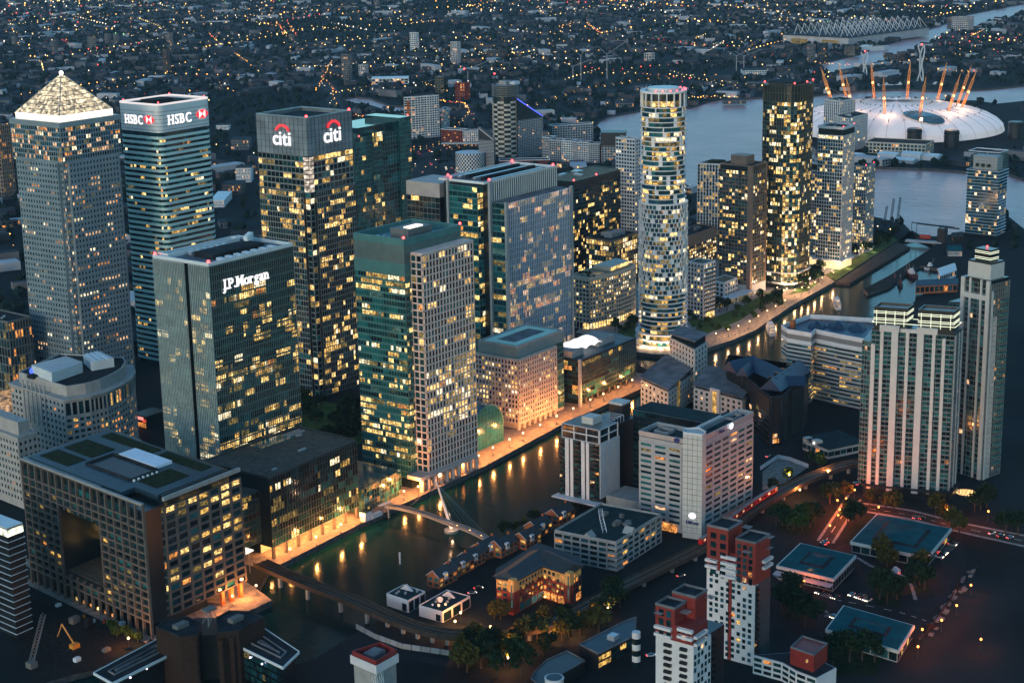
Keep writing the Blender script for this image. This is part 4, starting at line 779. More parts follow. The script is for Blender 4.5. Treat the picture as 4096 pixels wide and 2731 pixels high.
for (p, q_, r_, s_) in ((.06, .3, 8, 20), (.06, .3, 24, 40), (.08, .5, 48, 56), (.55, .9, 48, 56), (.75, .9, 18, 40)): b = MB(); b.prism(sg(p, q_, r_, s_), Z+.4, Z+.75); b.obj('planted_bed', 'moss_roof', T)
for k in range(6): b = MB(); q = shift(lerp(A, B, .74), (16+k*3, 0)); b.box(q[0], q[1], Z+.4, q[0]+.9, q[1]+.9, Z+1.5); b.obj('roof_unit', 'white_panel', T)
b = MB(); b.prism(sg(.30, .64, 2, 26), zlo, zlo+.3); b.obj('terrace', 'roof_gravel', T)
for k in range(12): b = MB(); c = shift(lerp(A, B, (k+.5)/17), (.9, 0)); b.obox(shift(c, (-u_[0]*1.2, -u_[1]*1.2)), shift(c, (u_[0]*1.2, u_[1]*1.2)), .2, 1.2, 2.8); b.obj('arcade_light', 'lit_orange' if k % 3 else 'lit_bright', T) if k > 5 else None
for k in range(3): b = MB(); b.box(580+k*6.5, 621.5, 0, 582+k*6.5, 623.5, 8); b.obj('column', 'orange_brick', T)
b = MB(); b.box(548, 628, 0, 576, 735, 7); b.obj('ground_floor', 'core_dark', T)
# ---- glass podium block on the lit colonnade
T = thing('office_block', 'low dark glass office block with brown gravel roof over a glowing dockside colonnade', 'building', (680, 672))
b = MB(); b.prism([(641, 645), (717, 650), (719, 696), (641, 696)], 7, 46, bottom=True); b.prism([(604, 652), (641, 653), (641, 700), (604, 700)], 9, 38, bottom=True); b.prism([(645, 657), (714, 660), (715, 694), (643, 694)], 0, 7); b.obj('wall', 'core_dark', T)
pn, fr = Panes(), MB(); face(pn, fr, (641, 645), (717, 650), 7, 46, 34, 10, .16, .35, .5, .16, OFFICE, [('glass_dark', 6), ('glass_teal', 2), ('glass_black', 4)], 5, hdep=.15); face(pn, fr, (604, 652), (641, 653), 9, 38, 12, 8, .16, .6, .3, .35, OFFICE, DARK, 4); fr.obj('mullion_grid', mat('mullion_dark', (.045, .06, .06), .4, .4, var=.1), T); pn.build(T, 300)
b = MB(); b.prism([(641.5, 645.5), (716.5, 650.5), (718.5, 695.5), (641.5, 695.5)], 46, 46.4); b.prism([(604, 652), (641, 653), (641, 700), (604, 700)], 38, 38.3); b.obj('roof', 'roof_gravel', T); b = MB(); b.ring([(641, 645), (717, 650), (719, 696), (641, 696)], .5, 46, 47.2); b.obj('parapet', 'mullion_dark', T)
b = MB(); b.box(676, 684, 46.4, 702, 694, 46.9); b.obj('skylight', 'glass_teal', T)
for q in ((684, 663, 6, 1.5), (704, 683, 4, 2), (652, 652, 3, 1.5), (700, 690, 14, 1.2), (700, 687, 14, 1.2)): b = MB(); b.box(q[0], q[1], 46.4, q[0]+q[2], q[1]+q[3], 47.3); b.obj('roof_unit', 'aluminium', T)
for k in range(8): b = MB(); b.box(642+k*10.5, 645.4+k*.69, 0, 643.4+k*10.5, 646.8+k*.69, 7); b.obj('column', 'frame_stone', T)
b = MB(); b.prism([(644, 656.8), (715, 659.8), (715, 660), (644, 657)], .3, 6.6); b.obj('lit_shopfront', emat('shop_glow', (1, .46, .12), 1.3), T)
def plight(par, x, y, z, power, col=(1, .38, .10), r=.6):
    l = bpy.data.lights.new('lamp_light', 'POINT'); l.energy = power*ES; l.color = col; l.shadow_soft_size = r; o = bpy.data.objects.new('lamp_light', l); C.objects.link(o)
    off = par['_o']; o.parent = par; o.location = (x-off[0], y-off[1], z-off[2])
for k in range(7): plight(T, 648+k*10.5, 650.5+k*.69, 5.6, 11000)
# ---- station hall beside the viaduct, and glass pavilion
T = thing('station_canopy', 'bright white station canopy over the railway beside the stone-framed block', 'canopy', (616, 640)); b = MB(); b.prism([(600, 638), (622, 640), (622, 646), (600, 645)], 12.5, 13.2, bottom=True); b.obj('roof', emat('canopy_glow', (1, .85, .68), 1.5), T)
for x in (602, 611, 620): b = MB(); b.box(x, 641.5, 0, x+.6, 642.1, 12.5); b.obj('post', 'steel_rail', T)
plight(T, 612, 641, 10, 6000); plight(T, 634, 640, 5, 7000); plight(T, 592, 618, 5, 8000); plight(T, 572, 614, 4, 3000, (1, .3, .08))
T = thing('glass_pavilion', 'low clear glass pavilion full of small lights between the podium and green tower', 'pavilion', (742, 668)); b = MB(); b.prism([(722, 652), (762, 656), (762, 690), (722, 690)], 0, 15); b.obj('glass_hall', mat('hall_glass', (.03, .085, .085), .12, var=.4, scale=.3), T)
pn, fr = Panes(), MB(); face(pn, fr, (722, 652), (762, 656), 0, 15, 16, 5, .1, .12, .15, .4, [('lit_dim', 5), ('lit_orange', 2), ('lit_yellow', 1)], TEAL, 1); fr.obj('mullion_grid', 'teal_panel', T); pn.build(T, 100)
T = thing('bridge_lodge', 'small white lodge at the north end of the footbridge', 'lodge', (716, 645)); b = MB(); b.box(713, 641.8, .14, 719, 646, 5.5); b.box(719, 641.6, .14, 728, 644, 2.5); b.obj('wall', 'white_wall', T); b = MB(); b.box(712.8, 641.6, 5.5, 719.2, 646.2, 5.9); b.obj('roof', 'roof_green', T)
T = thing('dock_kiosk', 'grey awning kiosk on the quay beside the glass pavilion', 'kiosk', (738, 648)); b = MB(); b.box(733, 646.6, 2.6, 742, 649.6, 2.9); b.obj('awning', 'white_panel', T); b = MB(); [b.beam((x, y, .14), (x, y, 2.6), .08) for x in (733.3, 741.7) for y in (646.9, 649.3)]; b.obj('post', 'steel_rail', T)
# ---- round-ended stone building
z = 50.0; SWp = (672, 849); NWp = (678, 908)
crv = [P(*z0(x, y), z) for x, y in ((600, 1470), (760, 1445), (900, 1405), (1020, 1350), (1100, 1300), (1135, 1240), (1110, 1190))]
T = thing('office_block', 'pale stone office building with a rounded east end and louvred white rooftop boxes', 'building', (690, 875))
main = ccw([NWp, SWp]+crv+[(730, 925)]); b = MB(); b.prism(main, 0, z-1); b.obj('wall', 'stone_pale' if 'stone_pale' in MATS else mat('stone_pale', (.34, .32, .295), .8, var=.12, scale=.25), T)
b = MB(); b.prism(inset(main, -1.2), z-1, z, bottom=True); b.obj('cornice', 'stone_pale', T); up2 = inset(main, 4.5); b = MB(); b.prism(up2, z, z+6); b.obj('upper_storey', 'stone_pale', T)
b = MB(); b.prism(inset(up2, 1.0), z+6, z+6.2); b.obj('roof', 'roof_dark', T); b = MB(); b.ring(up2, .8, z+6, z+7); b.obj('parapet', 'stone_pale', T)
pn, fr = Panes(), MB(); PW = [('lit_orange', 5), ('lit_yellow', 2), ('lit_dim', 2)]
face(pn, fr, NWp, SWp, 4, z-2, 14, 11, 2.2, 2.0, .3, .04, PW, DARK, 1, skip=lambda k, j: 2 < k < 8 and j > 4)
ch = [SWp]+crv
for k in range(len(ch)-1):
    L = math.hypot(ch[k+1][0]-ch[k][0], ch[k+1][1]-ch[k][1])
    if L > 1: face(pn, fr, ch[k], ch[k+1], 4, z-12, max(1, round(L/3.4)), 9, 1.4, 1.8, .3, .35, PW, DARK, 1); face(pn, fr, ch[k], ch[k+1], z-11, z-2, max(1, round(L/3.4)), 1, 1.0, 1.0, .5, .4, PW, DARK, 1)
fr.obj('stone_grid', 'stone_pale', T); pn.build(T, 300)
bx = [P(*z0(x, y), z+10) for x, y in ((270, 1225), (440, 1290), (700, 1200), (560, 1150))]; b = MB(); b.prism(ccw(bx), z+6, z+13); b.obj('plant_box', 'white_panel', T)
for k in range(8): b = MB(); a, c = lerp(bx[0], bx[1], (k+.5)/8), lerp(bx[3], bx[2], (k+.5)/8); b.obox(a, c, .5, z+13, z+13.5); b.obj('roof_rib', 'white_wall', T)
bx = [P(*z0(x, y), z+10) for x, y in ((720, 1120), (790, 1185), (980, 1150), (850, 1090))]
for k in range(7): b = MB(); a, c = lerp(bx[0], bx[3], k/7), lerp(bx[1], bx[2], k/7); b.obox(a, c, 2.1, z+6, z+12+(k % 2)*.4); b.obj('cooling_tower', 'white_panel', T)
for k in range(6): b = MB(); c = lerp(NWp, SWp, .25+k*.08); o = off2(NWp, SWp, .6); b.obox(shift(c, o), shift(lerp(NWp, SWp, .265+k*.08), o), .8, z-22, z+5); b.obj('pilaster', 'stone_pale', T)
emat('dish_blue', (.05, .12, 1), 1.6)
for (x, y) in ((275, 1160), (390, 1125)):
    p = P(*z0(x, y), z+15); b = MB(); b.lathe([(.1, 0), (1.6, .25), (2.4, .9)], (0, 0), 14); o = bpy.data.objects.new('satellite_dish', b.mesh('satellite_dish', 'dish_blue')); C.objects.link(o); o.parent = T; o.location = (p[0]-T.location.x, p[1]-T.location.y, z+9); o.rotation_euler = (1.2, .3, -.9)
b = MB(); p = P(*z0(310, 1180), z+14); b.box(p[0]-6, p[1]-3, z+6, p[0]+4, p[1]+3, z+8); b.obj('dish_deck', 'roof_dark', T)
# ---- stone block cut by the picture edge, and the glass dome behind
c = P(*za(150, 320), 44); T = thing('office_block', 'pale stone block with small square windows at the left picture edge', 'building', c); nw = shift(c, (7, 60)); se = shift(c, (14, .5)); q = quadp(nw, c, se); b = MB(); b.prism(q, 0, 44); b.prism(inset(q, 3), 44, 52); b.obj('wall', 'stone_pale', T)
pn, fr = Panes(), MB(); face(pn, fr, nw, c, 4, 42, 18, 9, 1.7, 2.2, .3, .05, PW, DARK, 1); face(pn, fr, c, se, 4, 42, 4, 9, 1.7, 2.2, .3, .1, PW, DARK, 1); fr.obj('stone_grid', 'stone_pale', T); pn.build(T, 150)
c = P(*z0(80, 1500), 8); T = thing('glass_dome', 'flattened warm-lit glass dome roof behind the pale stone blocks', 'dome', c); b = MB(); b.lathe([(17, 6), (15.5, 10), (12, 13), (7, 15), (1, 16)], c, 20); b.obj('dome', litmat('dome_lit', (1, .55, .25), .5, .3, .4), T); b = MB(); b.lathe([(17.5, 0), (17.5, 6)], c, 20); b.obj('drum', 'stone_pale', T)
# ---- dark tower with white floor edges at the left edge
c = P(28, 2120, 56); T = thing('office_tower', 'dark tower with thin white floor edges and lit roof level at the bottom left', 'tower', c); se = shift(c, (9.5, .4)); nw = shift(c, (3, 40)); q = quadp(nw, c, se); b = MB(); b.prism(q, -1, 52); b.prism(inset(q, .3), 52, 56.5); b.obj('wall', 'black_clad', T)
for j in range(15): b = MB(); b.ring(inset(q, -.5), .9, 2+j*3.4, 2.16+j*3.4); b.obj('floor_edge', 'white_panel', T)
b = MB(); b.ring(inset(q, -.1), .3, 52.4, 55.8); b.obj('lit_level', litmat('roof_level', (.95, 1, .72), 1.5, .5), T); b = MB(); b.prism(q, 56.5, 57); b.obj('roof', 'white_panel', T)
# ---- octagonal dark building and wings at the bottom
z = 26.0
def pz(L, z): return ccw([P(*zc(x, y), z) for x, y in L])
T = thing('office_block', 'dark brown office building with two octagonal ends and rooftop lattice at the bottom edge', 'building', P(*zc(1750, 960), z))
for L in ([(1330, 880), (1540, 960), (1690, 950), (1720, 850), (1600, 790), (1420, 820)], [(1860, 930), (2040, 910), (2260, 795), (2150, 750), (1960, 740), (1850, 800)]):
    q = pz(L, z); b = MB(); b.prism(q, 0, z); b.obj('octagon_end', mat('brown_brick', (.030, .019, .015), .8, var=.2, scale=.4), T); b = MB(); b.ring(q, .7, z, z+1); b.obj('parapet', 'roof_dark', T); b = MB(); b.prism(inset(q, .8), z, z+.2); b.obj('roof', 'roof_dark', T); cx, cy = sum(p[0] for p in q)/len(q), sum(p[1] for p in q)/len(q); b = MB(); b.box(cx-3.5, cy-1.6, z+.2, cx+3.5, cy+2, z+2.2); b.obj('plant_box', 'louvre', T)
b = MB(); b.prism(pz([(1640, 950), (1900, 930), (1880, 790), (1660, 790)], z-4), 0, z-4); b.obj('link', 'black_clad', T)
b = MB(); c = P(*zc(1790, 760), z+3)
for sx in (-3, 3):
    for sy in (-2, 2): b.beam((c[0]+sx, c[1]+sy, z-2), (c[0]+sx*.6, c[1]+sy*.6, z+5), .18); b.beam((c[0]+sx, c[1]+sy, z-2), (c[0]-sx*.6, c[1]+sy*.6, z+5), .12)
b.obj('lattice_tower', 'steel_rail', T); b = MB(); b.box(c[0]-3, c[1]-2, z+5, c[0]+3, c[1]+2, z+6); b.obj('lattice_deck', 'louvre', T)
for (x, y) in ((1560, 980), (1640, 990), (1860, 990), (1960, 960)): b = MB(); p = P(*zc(x, y), z-2); b.obox(p, shift(p, (1.4, -1.4)), 1.2, 0, z-1.5); b.obj('pier', 'brown_brick', T)
pn = Panes()
for k in range(14): p = P(*zc(rnd.uniform(1380, 1980), 1080+rnd.uniform(-40, 260)), 18); pn.add((p[0], p[1], 18-rnd.uniform(0, 10)), .7, -.7, .8, 1.0, 'lit_orange')
def eaves_hall(label, L, z, nx):
    T = thing('office_block', label, 'building', P(*zc(*L[0]), z)); q = pz(L, z); b = MB(); b.prism(inset(q, 2), 0, z-1); b.obj('wall', 'black_clad', T); b = MB(); b.prism(q, z-.9, z, bottom=True); b.obj('roof', 'roof_dark', T); b = MB(); b.ring(inset(q, -.15), .4, z-1, z+.3); b.obj('eaves', 'white_panel', T)
    b = MB(); b.ring(inset(q, 5), .4, z, z+.8); b.ring(inset(q, 8), .4, z, z+.9); b.obj('roof_rail', 'roof_grey', T); return T, q
T, q = eaves_hall('long dark hall with white eaves and small lamps at the bottom edge', [(800, 1260), (960, 1349), (1530, 1065), (1350, 970)], 14, 8)
for k in range(3): p = P(*zc(1115+k*140, 1300-k*75), 11.5); b = MB(); b.ball((*p, 11.5), .45); b.obj('eaves_lamp', emat('cool_lamp', (.75, .7, 1), 8), T)
T, q = eaves_hall('dark office with lit white soffit windows right of the octagonal ends', [(2010, 1015), (2420, 1215), (2560, 1080), (2260, 880)], 17, 8)
for k in range(3): p = P(*zc(2040+k*100, 1065+k*55), 15); b = MB(); b.ball((*p, 14.5), .45); b.obj('eaves_lamp', 'cool_lamp' if k else emat('warm_lamp', (1, .6, .25), 8), T)
pn = Panes(); k_ = sorted(q, key=lambda p: p[0])[:2]; face(pn, None, P(*zc(2010, 1015), 17), P(*zc(2420, 1215), 17), 2, 16, 16, 4, .4, 1.2, .2, .12, [('lit_dim', 2), ('lit_pale', 1)], DARK, 2, off=.1); pn.build(T, 100)
# ---- building site
mat('site_mud', (.016, .014, .013), .95, var=.5, scale=.4)
sheet('building_site', pz([(180, 560), (420, 640), (700, 800), (1150, 1000), (800, 1240), (300, 1349), (100, 1000)], 0), .03, 'site_mud')
sheet('quay_path', pz([(190, 270), (215, 500), (420, 600), (900, 830), (1250, 1010), (1300, 960), (900, 760), (480, 560), (275, 470), (270, 300)], 0), .15, 'paving')
def lattice(b, p, q, wd, n, r=.12):
    p, q = Vector(p), Vector(q); d = (q-p).normalized(); u = d.orthogonal().normalized()*wd/2; v = d.cross(u).normalized()*wd/2
    cs = [u+v, u-v, -u-v, -u+v]
    for k in range(4):
        b.beam(p+cs[k], q+cs[k], r)
        for j in range(n): a, c = p.lerp(q, j/n), p.lerp(q, (j+1)/n); b.beam(a+cs[k], c+cs[(k+1) % 4], r*.7, n=3)
p0, p1 = P(*zc(270, 1180), 2), P(*zc(380, 860), 8); T = thing('lattice_boom', 'grey lattice crane boom lying over the dark building site', 'crane', p0); b = MB(); lattice(b, (*p0, 3), (*p1, 14), 2.0, 14); b.obj('boom', 'steel_rail', T); b = MB(); b.box(p0[0]-2, p0[1]-2, 0, p0[0]+2, p0[1]+2, 3); b.obj('base', 'louvre', T)
p = P(*zc(640, 1060)); T = thing('excavator', 'orange excavator with raised bent arm on the building site', 'excavator', p); mat('orange_paint', (.55, .20, .02), .5, var=.1); t = P(*zc(530, 860), 9); e_ = P(*zc(492, 960), 5)
b = MB(); b.box(p[0]-2, p[1]-1.6, .9, p[0]+2, p[1]+1.6, 3); b.obj('cab', 'orange_paint', T); b = MB(); b.box(p[0]-2.6, p[1]-2, 0.05, p[0]+2.6, p[1]-1, .9); b.box(p[0]-2.6, p[1]+1, 0.05, p[0]+2.6, p[1]+2, .9); b.obj('tracks', 'black_clad', T); b = MB(); b.beam((*p, 2.6), (*t, 10), .45); b.obj('boom', 'orange_paint', T); b = MB(); b.beam((*t, 10), (*e_, 5.5), .35, r2=.25); b.obj('stick', 'orange_paint', T)
for k, (x, y, wx, h, m_) in enumerate(((640, 830, 5, 3, 'louvre'), (760, 860, 4, 3.5, 'black_clad'), (720, 790, 1.4, 1.4, 'orange_paint'), (895, 835, 1.6, 1.8, 'red_clad'), (800, 830, 2, 1.6, 'white_wall'), (1045, 855, 3, 2, 'white_panel'), (660, 1160, 3.4, 1.8, 'white_panel'), (910, 1075, 4, 1.5, 'louvre'), (500, 690, 3, 1.2, 'white_panel'))):
    p = P(*zc(x, y)); b = MB(); b.prism(rrect(p[0]-wx/2, p[1]-wx/3, wx, wx*.66, .3, 2), .04, h); b.box(p[0]-wx/3, p[1]-wx/4, h, p[0]+wx/3, p[1]+wx/4, h+.25); o = b.obj('site_container', m_); tag(o, ('grey site box by the quay fence', 'dark site cabin beside the grey box', 'small orange skip on the site', 'red tank near the quay path', 'white site tank beside the dark cabin', 'white van-sized cabin by the arcade', 'white site box on the dark mud', 'long grey pallet on the dark mud', 'white rail wagon box on the quay path')[k], 'container')
# the construction core, bottom middle
q = [P(*zk(x, y), 22) for x, y in ((0, 1340), (210, 1430), (390, 1330), (250, 1260))]; T = thing('construction_core', 'square lift core under construction wrapped in white sheeting with red decks inside', 'construction', lerp(q[0], q[2], .5)); q = ccw(q)
b = MB(); b.prism(inset(q, 1), 0, 19); b.obj('core_wall', 'concrete', T); b = MB(); b.ring(q, .3, 18, 22); b.obj('white_sheeting', 'white_wall', T); b = MB(); b.ring(inset(q, .6), .5, 21, 24); b.prism(inset(q, 2), 19, 21); b.obj('red_deck', 'red_clad', T); c = lerp(q[0], q[2], .5); b = MB(); b.box(c[0]-4, c[1]-3, 21, c[0]+4, c[1]+3, 23.5); b.obj('formwork', 'roof_grey', T)
b = MB(); a = min(q, key=lambda p: p[0]+p[1])
for k in range(5): b.beam((a[0]-3+k*1.4, a[1]-2-k*.3, 0), (a[0]-1+k*1.5, a[1]+k*.2, 18), .2); b.beam((a[0]+k*1.4, a[1]-2, 0), (a[0]-3+k*1.5, a[1], 18), .16)
b.obj('raking_props', 'white_panel', T)
# ================================================================== south bank, near side
# ---- brick hotel with yellow top storey
z = 17.0; L = [zk(1175, 730), zk(1310, 755), zk(1355, 742), zk(1548, 635), zk(1722, 690), zk(1765, 700), zk(1855, 635), zk(1840, 560), zk(1510, 455), zk(1180, 660)]
q = [P(*p, z) for p in L]; T = thing('brick_hotel', 'V-shaped red brick hotel with yellow top storeys and slate roof beside the viaduct', 'hotel', q[3]); qq = ccw(q)
b = MB(); b.prism(qq, 0, z-5); b.obj('wall', 'brick_red', T); b = MB(); b.prism(qq, z-5, z); b.obj('yellow_storey', 'brick_yellow', T)
b = MB(); b.prism(inset(qq, -.6), z, z+.6); b.obj('eaves', 'slate', T)
e0, e1, e2 = lerp(q[0], q[9], .5), lerp(q[3], q[8], .52), lerp(q[6], q[7], .4)
for (u0, u1) in ((shift(lerp(q[1], q[0], .5), (.6, .6)), e1), (e1, shift(lerp(q[5], q[6], .5), (0, .8)))):
    dx, dy = u1[0]-u0[0], u1[1]-u0[1]; L_ = math.hypot(dx, dy); nx, ny = -dy/L_*7, dx/L_*7; b = MB(); b.v = [(u0[0]-nx, u0[1]-ny, z+.5), (u0[0]+nx, u0[1]+ny, z+.5), (u1[0]+nx, u1[1]+ny, z+.5), (u1[0]-nx, u1[1]-ny, z+.5), (u0[0]+dx*.06, u0[1]+dy*.06, z+3.6), (u1[0], u1[1], z+3.6)]; b.f = [(0, 3, 5, 4), (2, 1, 4, 5), (1, 0, 4), (3, 2, 5)]; b.m = [0]*4; b.obj('roof', 'slate', T)
pn, fr = Panes(), MB(); BL = [('lit_yellow', 3), ('lit_orange', 3)]; BD = [('glass_dark', 3), ('glass_teal', 1), ('lit_dim', .6)]
for a, c in ((q[2], q[3]), (q[3], q[4]), (q[5], q[6]), (q[0], q[1])):
    L_ = math.hypot(a[0]-c[0], a[1]-c[1]); face(pn, None, a, c, 5, z-.6, max(2, int(L_/2.6)), 4, 1.5, 1.5, .2, .16, BL, BD, 1); face(pn, None, a, c, .3, 4.6, max(1, int(L_/4.5)), 1, 1.0, .6, .2, .35, [('lit_pale', 1), ('lit_orange', 1)], [('glass_teal', 1), ('lit_teal', 1)], 1)
pn.build(T, 200); b = MB(); c = shift(q[3], (-4, -4)); b.ball((*c, 3.2), .6); b.obj('entrance_lamp', emat('amber_lamp', (1, .45, .1), 9), T); plight(T, c[0]-1, c[1]-1, 4, 500)
for p in (q[1], q[5]): b = MB(); b.box(p[0]-1.6, p[1]-1.2, 0, p[0]+1.8, p[1]+1.8, z+1.5); b.obj('stair_turret', 'brick_red', T); b = MB(); b.box(p[0]-1.65, p[1]-1.25, z-5, p[0]+1.85, p[1]+1.85, z+1.6); b.obj('turret_top', 'brick_yellow', T); b = MB(); b.box(p[0]-1.8, p[1]-.6, 4, p[0]-1.62, p[1]+.2, z); b.obj('stair_window', 'lit_teal', T)
# ---- white workshops with dishes
for k, (nw, sw, se, zz, lb) in enumerate((((628, 553), (627, 538), (641, 538.5), 6.2, 'white-walled flat-roofed workshop nearest the water with black loading bays'), ((627, 531), (627, 516), (650.5, 517), 5.4, 'white-walled flat-roofed workshop with satellite dishes on its dark roof'))):
    T = thing('workshop', lb, 'building', sw); q = quadp(nw, sw, se); b = MB(); b.prism(q, 0, zz); b.obj('wall', 'white_wall', T); b = MB(); b.prism(inset(q, .4), zz, zz+.12); b.obj('roof', 'roof_green', T); b = MB(); b.ring(q, .35, zz, zz+.5); b.obj('parapet', 'white_wall', T)
    for j in range(3): t = (j+.12)/3; a, c = lerp(sw, se, t), lerp(sw, se, t+.27); o = off2(sw, se, .06); b = MB(); b.quad((*shift(a, o), .2), (*shift(c, o), .2), (*shift(c, o), zz-.6), (*shift(a, o), zz-.6)); b.obj('bay_door', 'glass_black', T)
    a, c = lerp(nw, sw, .72), lerp(nw, sw, .92); o = off2(nw, sw, .06); b = MB(); b.quad((*shift(a, o), .2), (*shift(c, o), .2), (*shift(c, o), zz*.7), (*shift(a, o), zz*.7)); b.obj('door', 'glass_black', T)
    for j in range(5): x, y = rnd.uniform(.1, .9), rnd.uniform(.2, .9); p = (sw[0]+(se[0]-sw[0])*x, sw[1]+(nw[1]-sw[1])*y); b = MB(); b.box(p[0]-.5, p[1]-.4, zz+.12, p[0]+.7, p[1]+.5, zz+1.1); b.obj('roof_unit', 'aluminium', T)
    if k:
        for (x, y, s) in ((9, 9, 1.5), (3, 5, .8), (6, 3, .7), (2, 8, .6)):
            b = MB(); b.lathe([(.05, 0), (s*.6, .12*s), (s, .42*s)], (0, 0), 14); o = bpy.data.objects.new('satellite_dish', b.mesh('satellite_dish', 'white_panel')); C.objects.link(o); o.parent = T; o.location = (x, y, zz+1.6); o.rotation_euler = (1.0, -.5, 0)
    b = MB(); c = lerp(nw, (se[0], nw[1]), .7); b.v = [(c[0], c[1]-1, zz), (c[0]+.4, c[1]-9, zz), (c[0], c[1]-5, zz+3.2), (c[0]+1.2, c[1]-1, zz), (c[0]+1.6, c[1]-9, zz), (c[0]+1.2, c[1]-5, zz+3.2)]; b.f = [(0, 1, 2), (3, 5, 4), (0, 2, 5, 3), (1, 4, 5, 2)]; b.m = [0]*4; b.obj('white_gable', 'white_wall', T)
# ---- brick terrace houses along the dock
for k, (x, y, wd, ln, lb) in enumerate(((690, 790, 8, 15, 'slate-roofed brick house next to the white workshops'), (830, 700, 8, 15, 'slate-roofed brick house second from the white workshops'), (930, 640, 8, 14, 'slate-roofed brick house third from the white workshops with white dormer'), (1050, 560, 9, 15, 'slate-roofed brick house fourth from the white workshops'), (1180, 545, 9, 15, 'slate-roofed brick house behind the brick hotel roof'), (1380, 480, 9, 14, 'slate-roofed brick house sixth along the dock'), (1470, 390, 9, 14, 'slate-roofed brick house seventh along the dock'), (1640, 290, 9, 16, 'slate-roofed brick house nearest the dockside apartments'))):
    p = P(*zk(x, y)); T = thing('terrace_house', lb, 'house', p, group='brick houses along the south quay'); h, r = 6.2, 9.4; x0, x1, y0, y1 = p[0]-2, p[0]+ln-2, p[1]-wd/2, p[1]+wd/2
    b = MB(); b.box(x0, y0, 0, x1, y1, h); b.obj('wall', 'orange_brick', T); b = MB(); b.tri((x0, y1, h), (x0, y0, h), (x0, p[1], r)); b.tri((x1, y0, h), (x1, y1, h), (x1, p[1], r)); b.obj('gable', 'orange_brick', T)
    b = MB(); b.quad((x0-.4, y0-.5, h-.3), (x1+.4, y0-.5, h-.3), (x1+.4, p[1], r+.1), (x0-.4, p[1], r+.1)); b.quad((x1+.4, y1+.5, h-.3), (x0-.4, y1+.5, h-.3), (x0-.4, p[1], r+.1), (x1+.4, p[1], r+.1)); b.obj('roof', 'slate', T)
    b = MB(); b.beam((x0-.45, y0-.5, h-.3), (x0-.45, p[1], r+.1), .14); b.beam((x0-.45, y1+.5, h-.3), (x0-.45, p[1], r+.1), .14); b.obj('bargeboard', 'white_wall', T)
    b = MB(); b.box(x0+4, y0-.7, h-2.2, x0+6.6, y0+.8, h+1.2); b.obj('dormer', 'white_wall', T); b = MB(); b.quad((x0+4.5, y0-.72, h-.6), (x0+6.1, y0-.72, h-.6), (x0+6.1, y0-.72, h+.7), (x0+4.5, y0-.72, h+.7)); b.obj('window', 'lit_yellow' if k % 3 == 0 else 'glass_teal', T); b = MB(); b.box(x1-3, p[1]-.5, r-1, x1-2, p[1]+.5, r+1.2); b.obj('chimney', 'orange_brick', T)
    pn = Panes(); face(pn, None, (x0, y0), (x1, y0), .5, h-.5, 4, 2, 1.8, 1.4, .1, .25, BL, BD, 1); face(pn, None, (x0, y1), (x0, y0), .5, h-.3, 2, 2, 2, 1.4, .1, .1, BL, BD, 1); pn.build(T)
# ---- red and white towers
def balcony(T, p0, p1, d, z, h=1.1, m='white_wall'):
    o = off2(p0, p1, d); b = MB(); q = ccw([p0, p1, shift(p1, o), shift(p0, o)]); b.prism(q, z-.2, z, bottom=True); b.ring(q, .15, z, z+h); b.obj('balcony', m, T)
X, Y0, Y1 = 669, 365.5, 391; WXr = 14
T = thing('residential_tower', 'tall red and white panelled apartment tower with white balconies near the viaduct', 'tower', (676, 378))
b = MB(); b.box(X, Y0, 0, X+WXr, Y1, 47); b.obj('wall', 'white_wall', T); b = MB(); b.box(X-.12, Y0-.1, 40, X+WXr+.1, Y0+10, 47.5); b.box(X-.12, Y1-8, 43, X+WXr+.1, Y1+.1, 47.5); b.box(X-.05, Y0+10, 47, X+WXr, Y1-8, 47.6); b.box(X-.1, Y1-11.2, 47.5, X+13, Y1, 63.5); b.box(X-.1, Y0, 47.5, X+13.5, Y0+10.5, 60); b.box(X+2, Y0+10, 47.5, X+13, Y1-11, 52); b.obj('red_cladding', 'red_clad', T)
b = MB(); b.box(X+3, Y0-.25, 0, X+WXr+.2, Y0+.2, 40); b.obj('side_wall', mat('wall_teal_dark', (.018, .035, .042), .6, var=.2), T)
b = MB(); b.ring(rect(X-.2, Y1-11.3, 13.3, 11.4), .5, 63.5, 64.6); b.ring(rect(X-.2, Y0-.1, 13.8, 10.7), .5, 60, 61.1); b.obj('parapet', 'roof_grey', T); b = MB(); b.box(X+.5, Y1-10.5, 63.5, X+12.5, Y1-.5, 63.7); b.box(X+.5, Y0+.5, 60, X+13, Y0+10, 60.2); b.obj('roof', 'roof_dark', T)
pn, fr = Panes(), MB(); RL = [('lit_orange', 2), ('lit_peach', 2), ('lit_yellow', 1)]
face(pn, None, (X-.12, Y1-1), (X-.12, Y0+1), 1, 42, 8, 14, 1.7, 1.6, .1, .09, RL, DARK, 1, skip=lambda k, j: (k*7+j*3) % 5 == 0); face(pn, None, (X-.2, Y1-1), (X-.2, Y1-11), 40, 62, 2, 5, 2.8, 2.4, .1, .1, RL, DARK, 1); face(pn, None, (X-.2, Y0+10), (X-.2, Y0+1), 40, 59, 3, 6, 1.6, 1.4, .1, .12, RL, DARK, 1); face(pn, None, (X, Y0-.1), (X+3, Y0-.1), 1, 40, 1, 14, .8, 1.2, .1, .1, RL, DARK, 1); pn.build(T)
b = MB(); b.box(X-.16, Y0+12, 0, X+.1, Y0+14, 40); b.obj('red_strip', 'red_clad', T)
for j in range(4): balcony(T, (X, Y0+17.5), (X, Y0+9.5), 1.5, 41+j*3.1)
for j in range(2): balcony(T, (X, Y1+.2), (X, Y1-6), 1.6, 44+j*3); balcony(T, (X+6, Y0), (X+14, Y0), 1.6, 46+j*3.1)
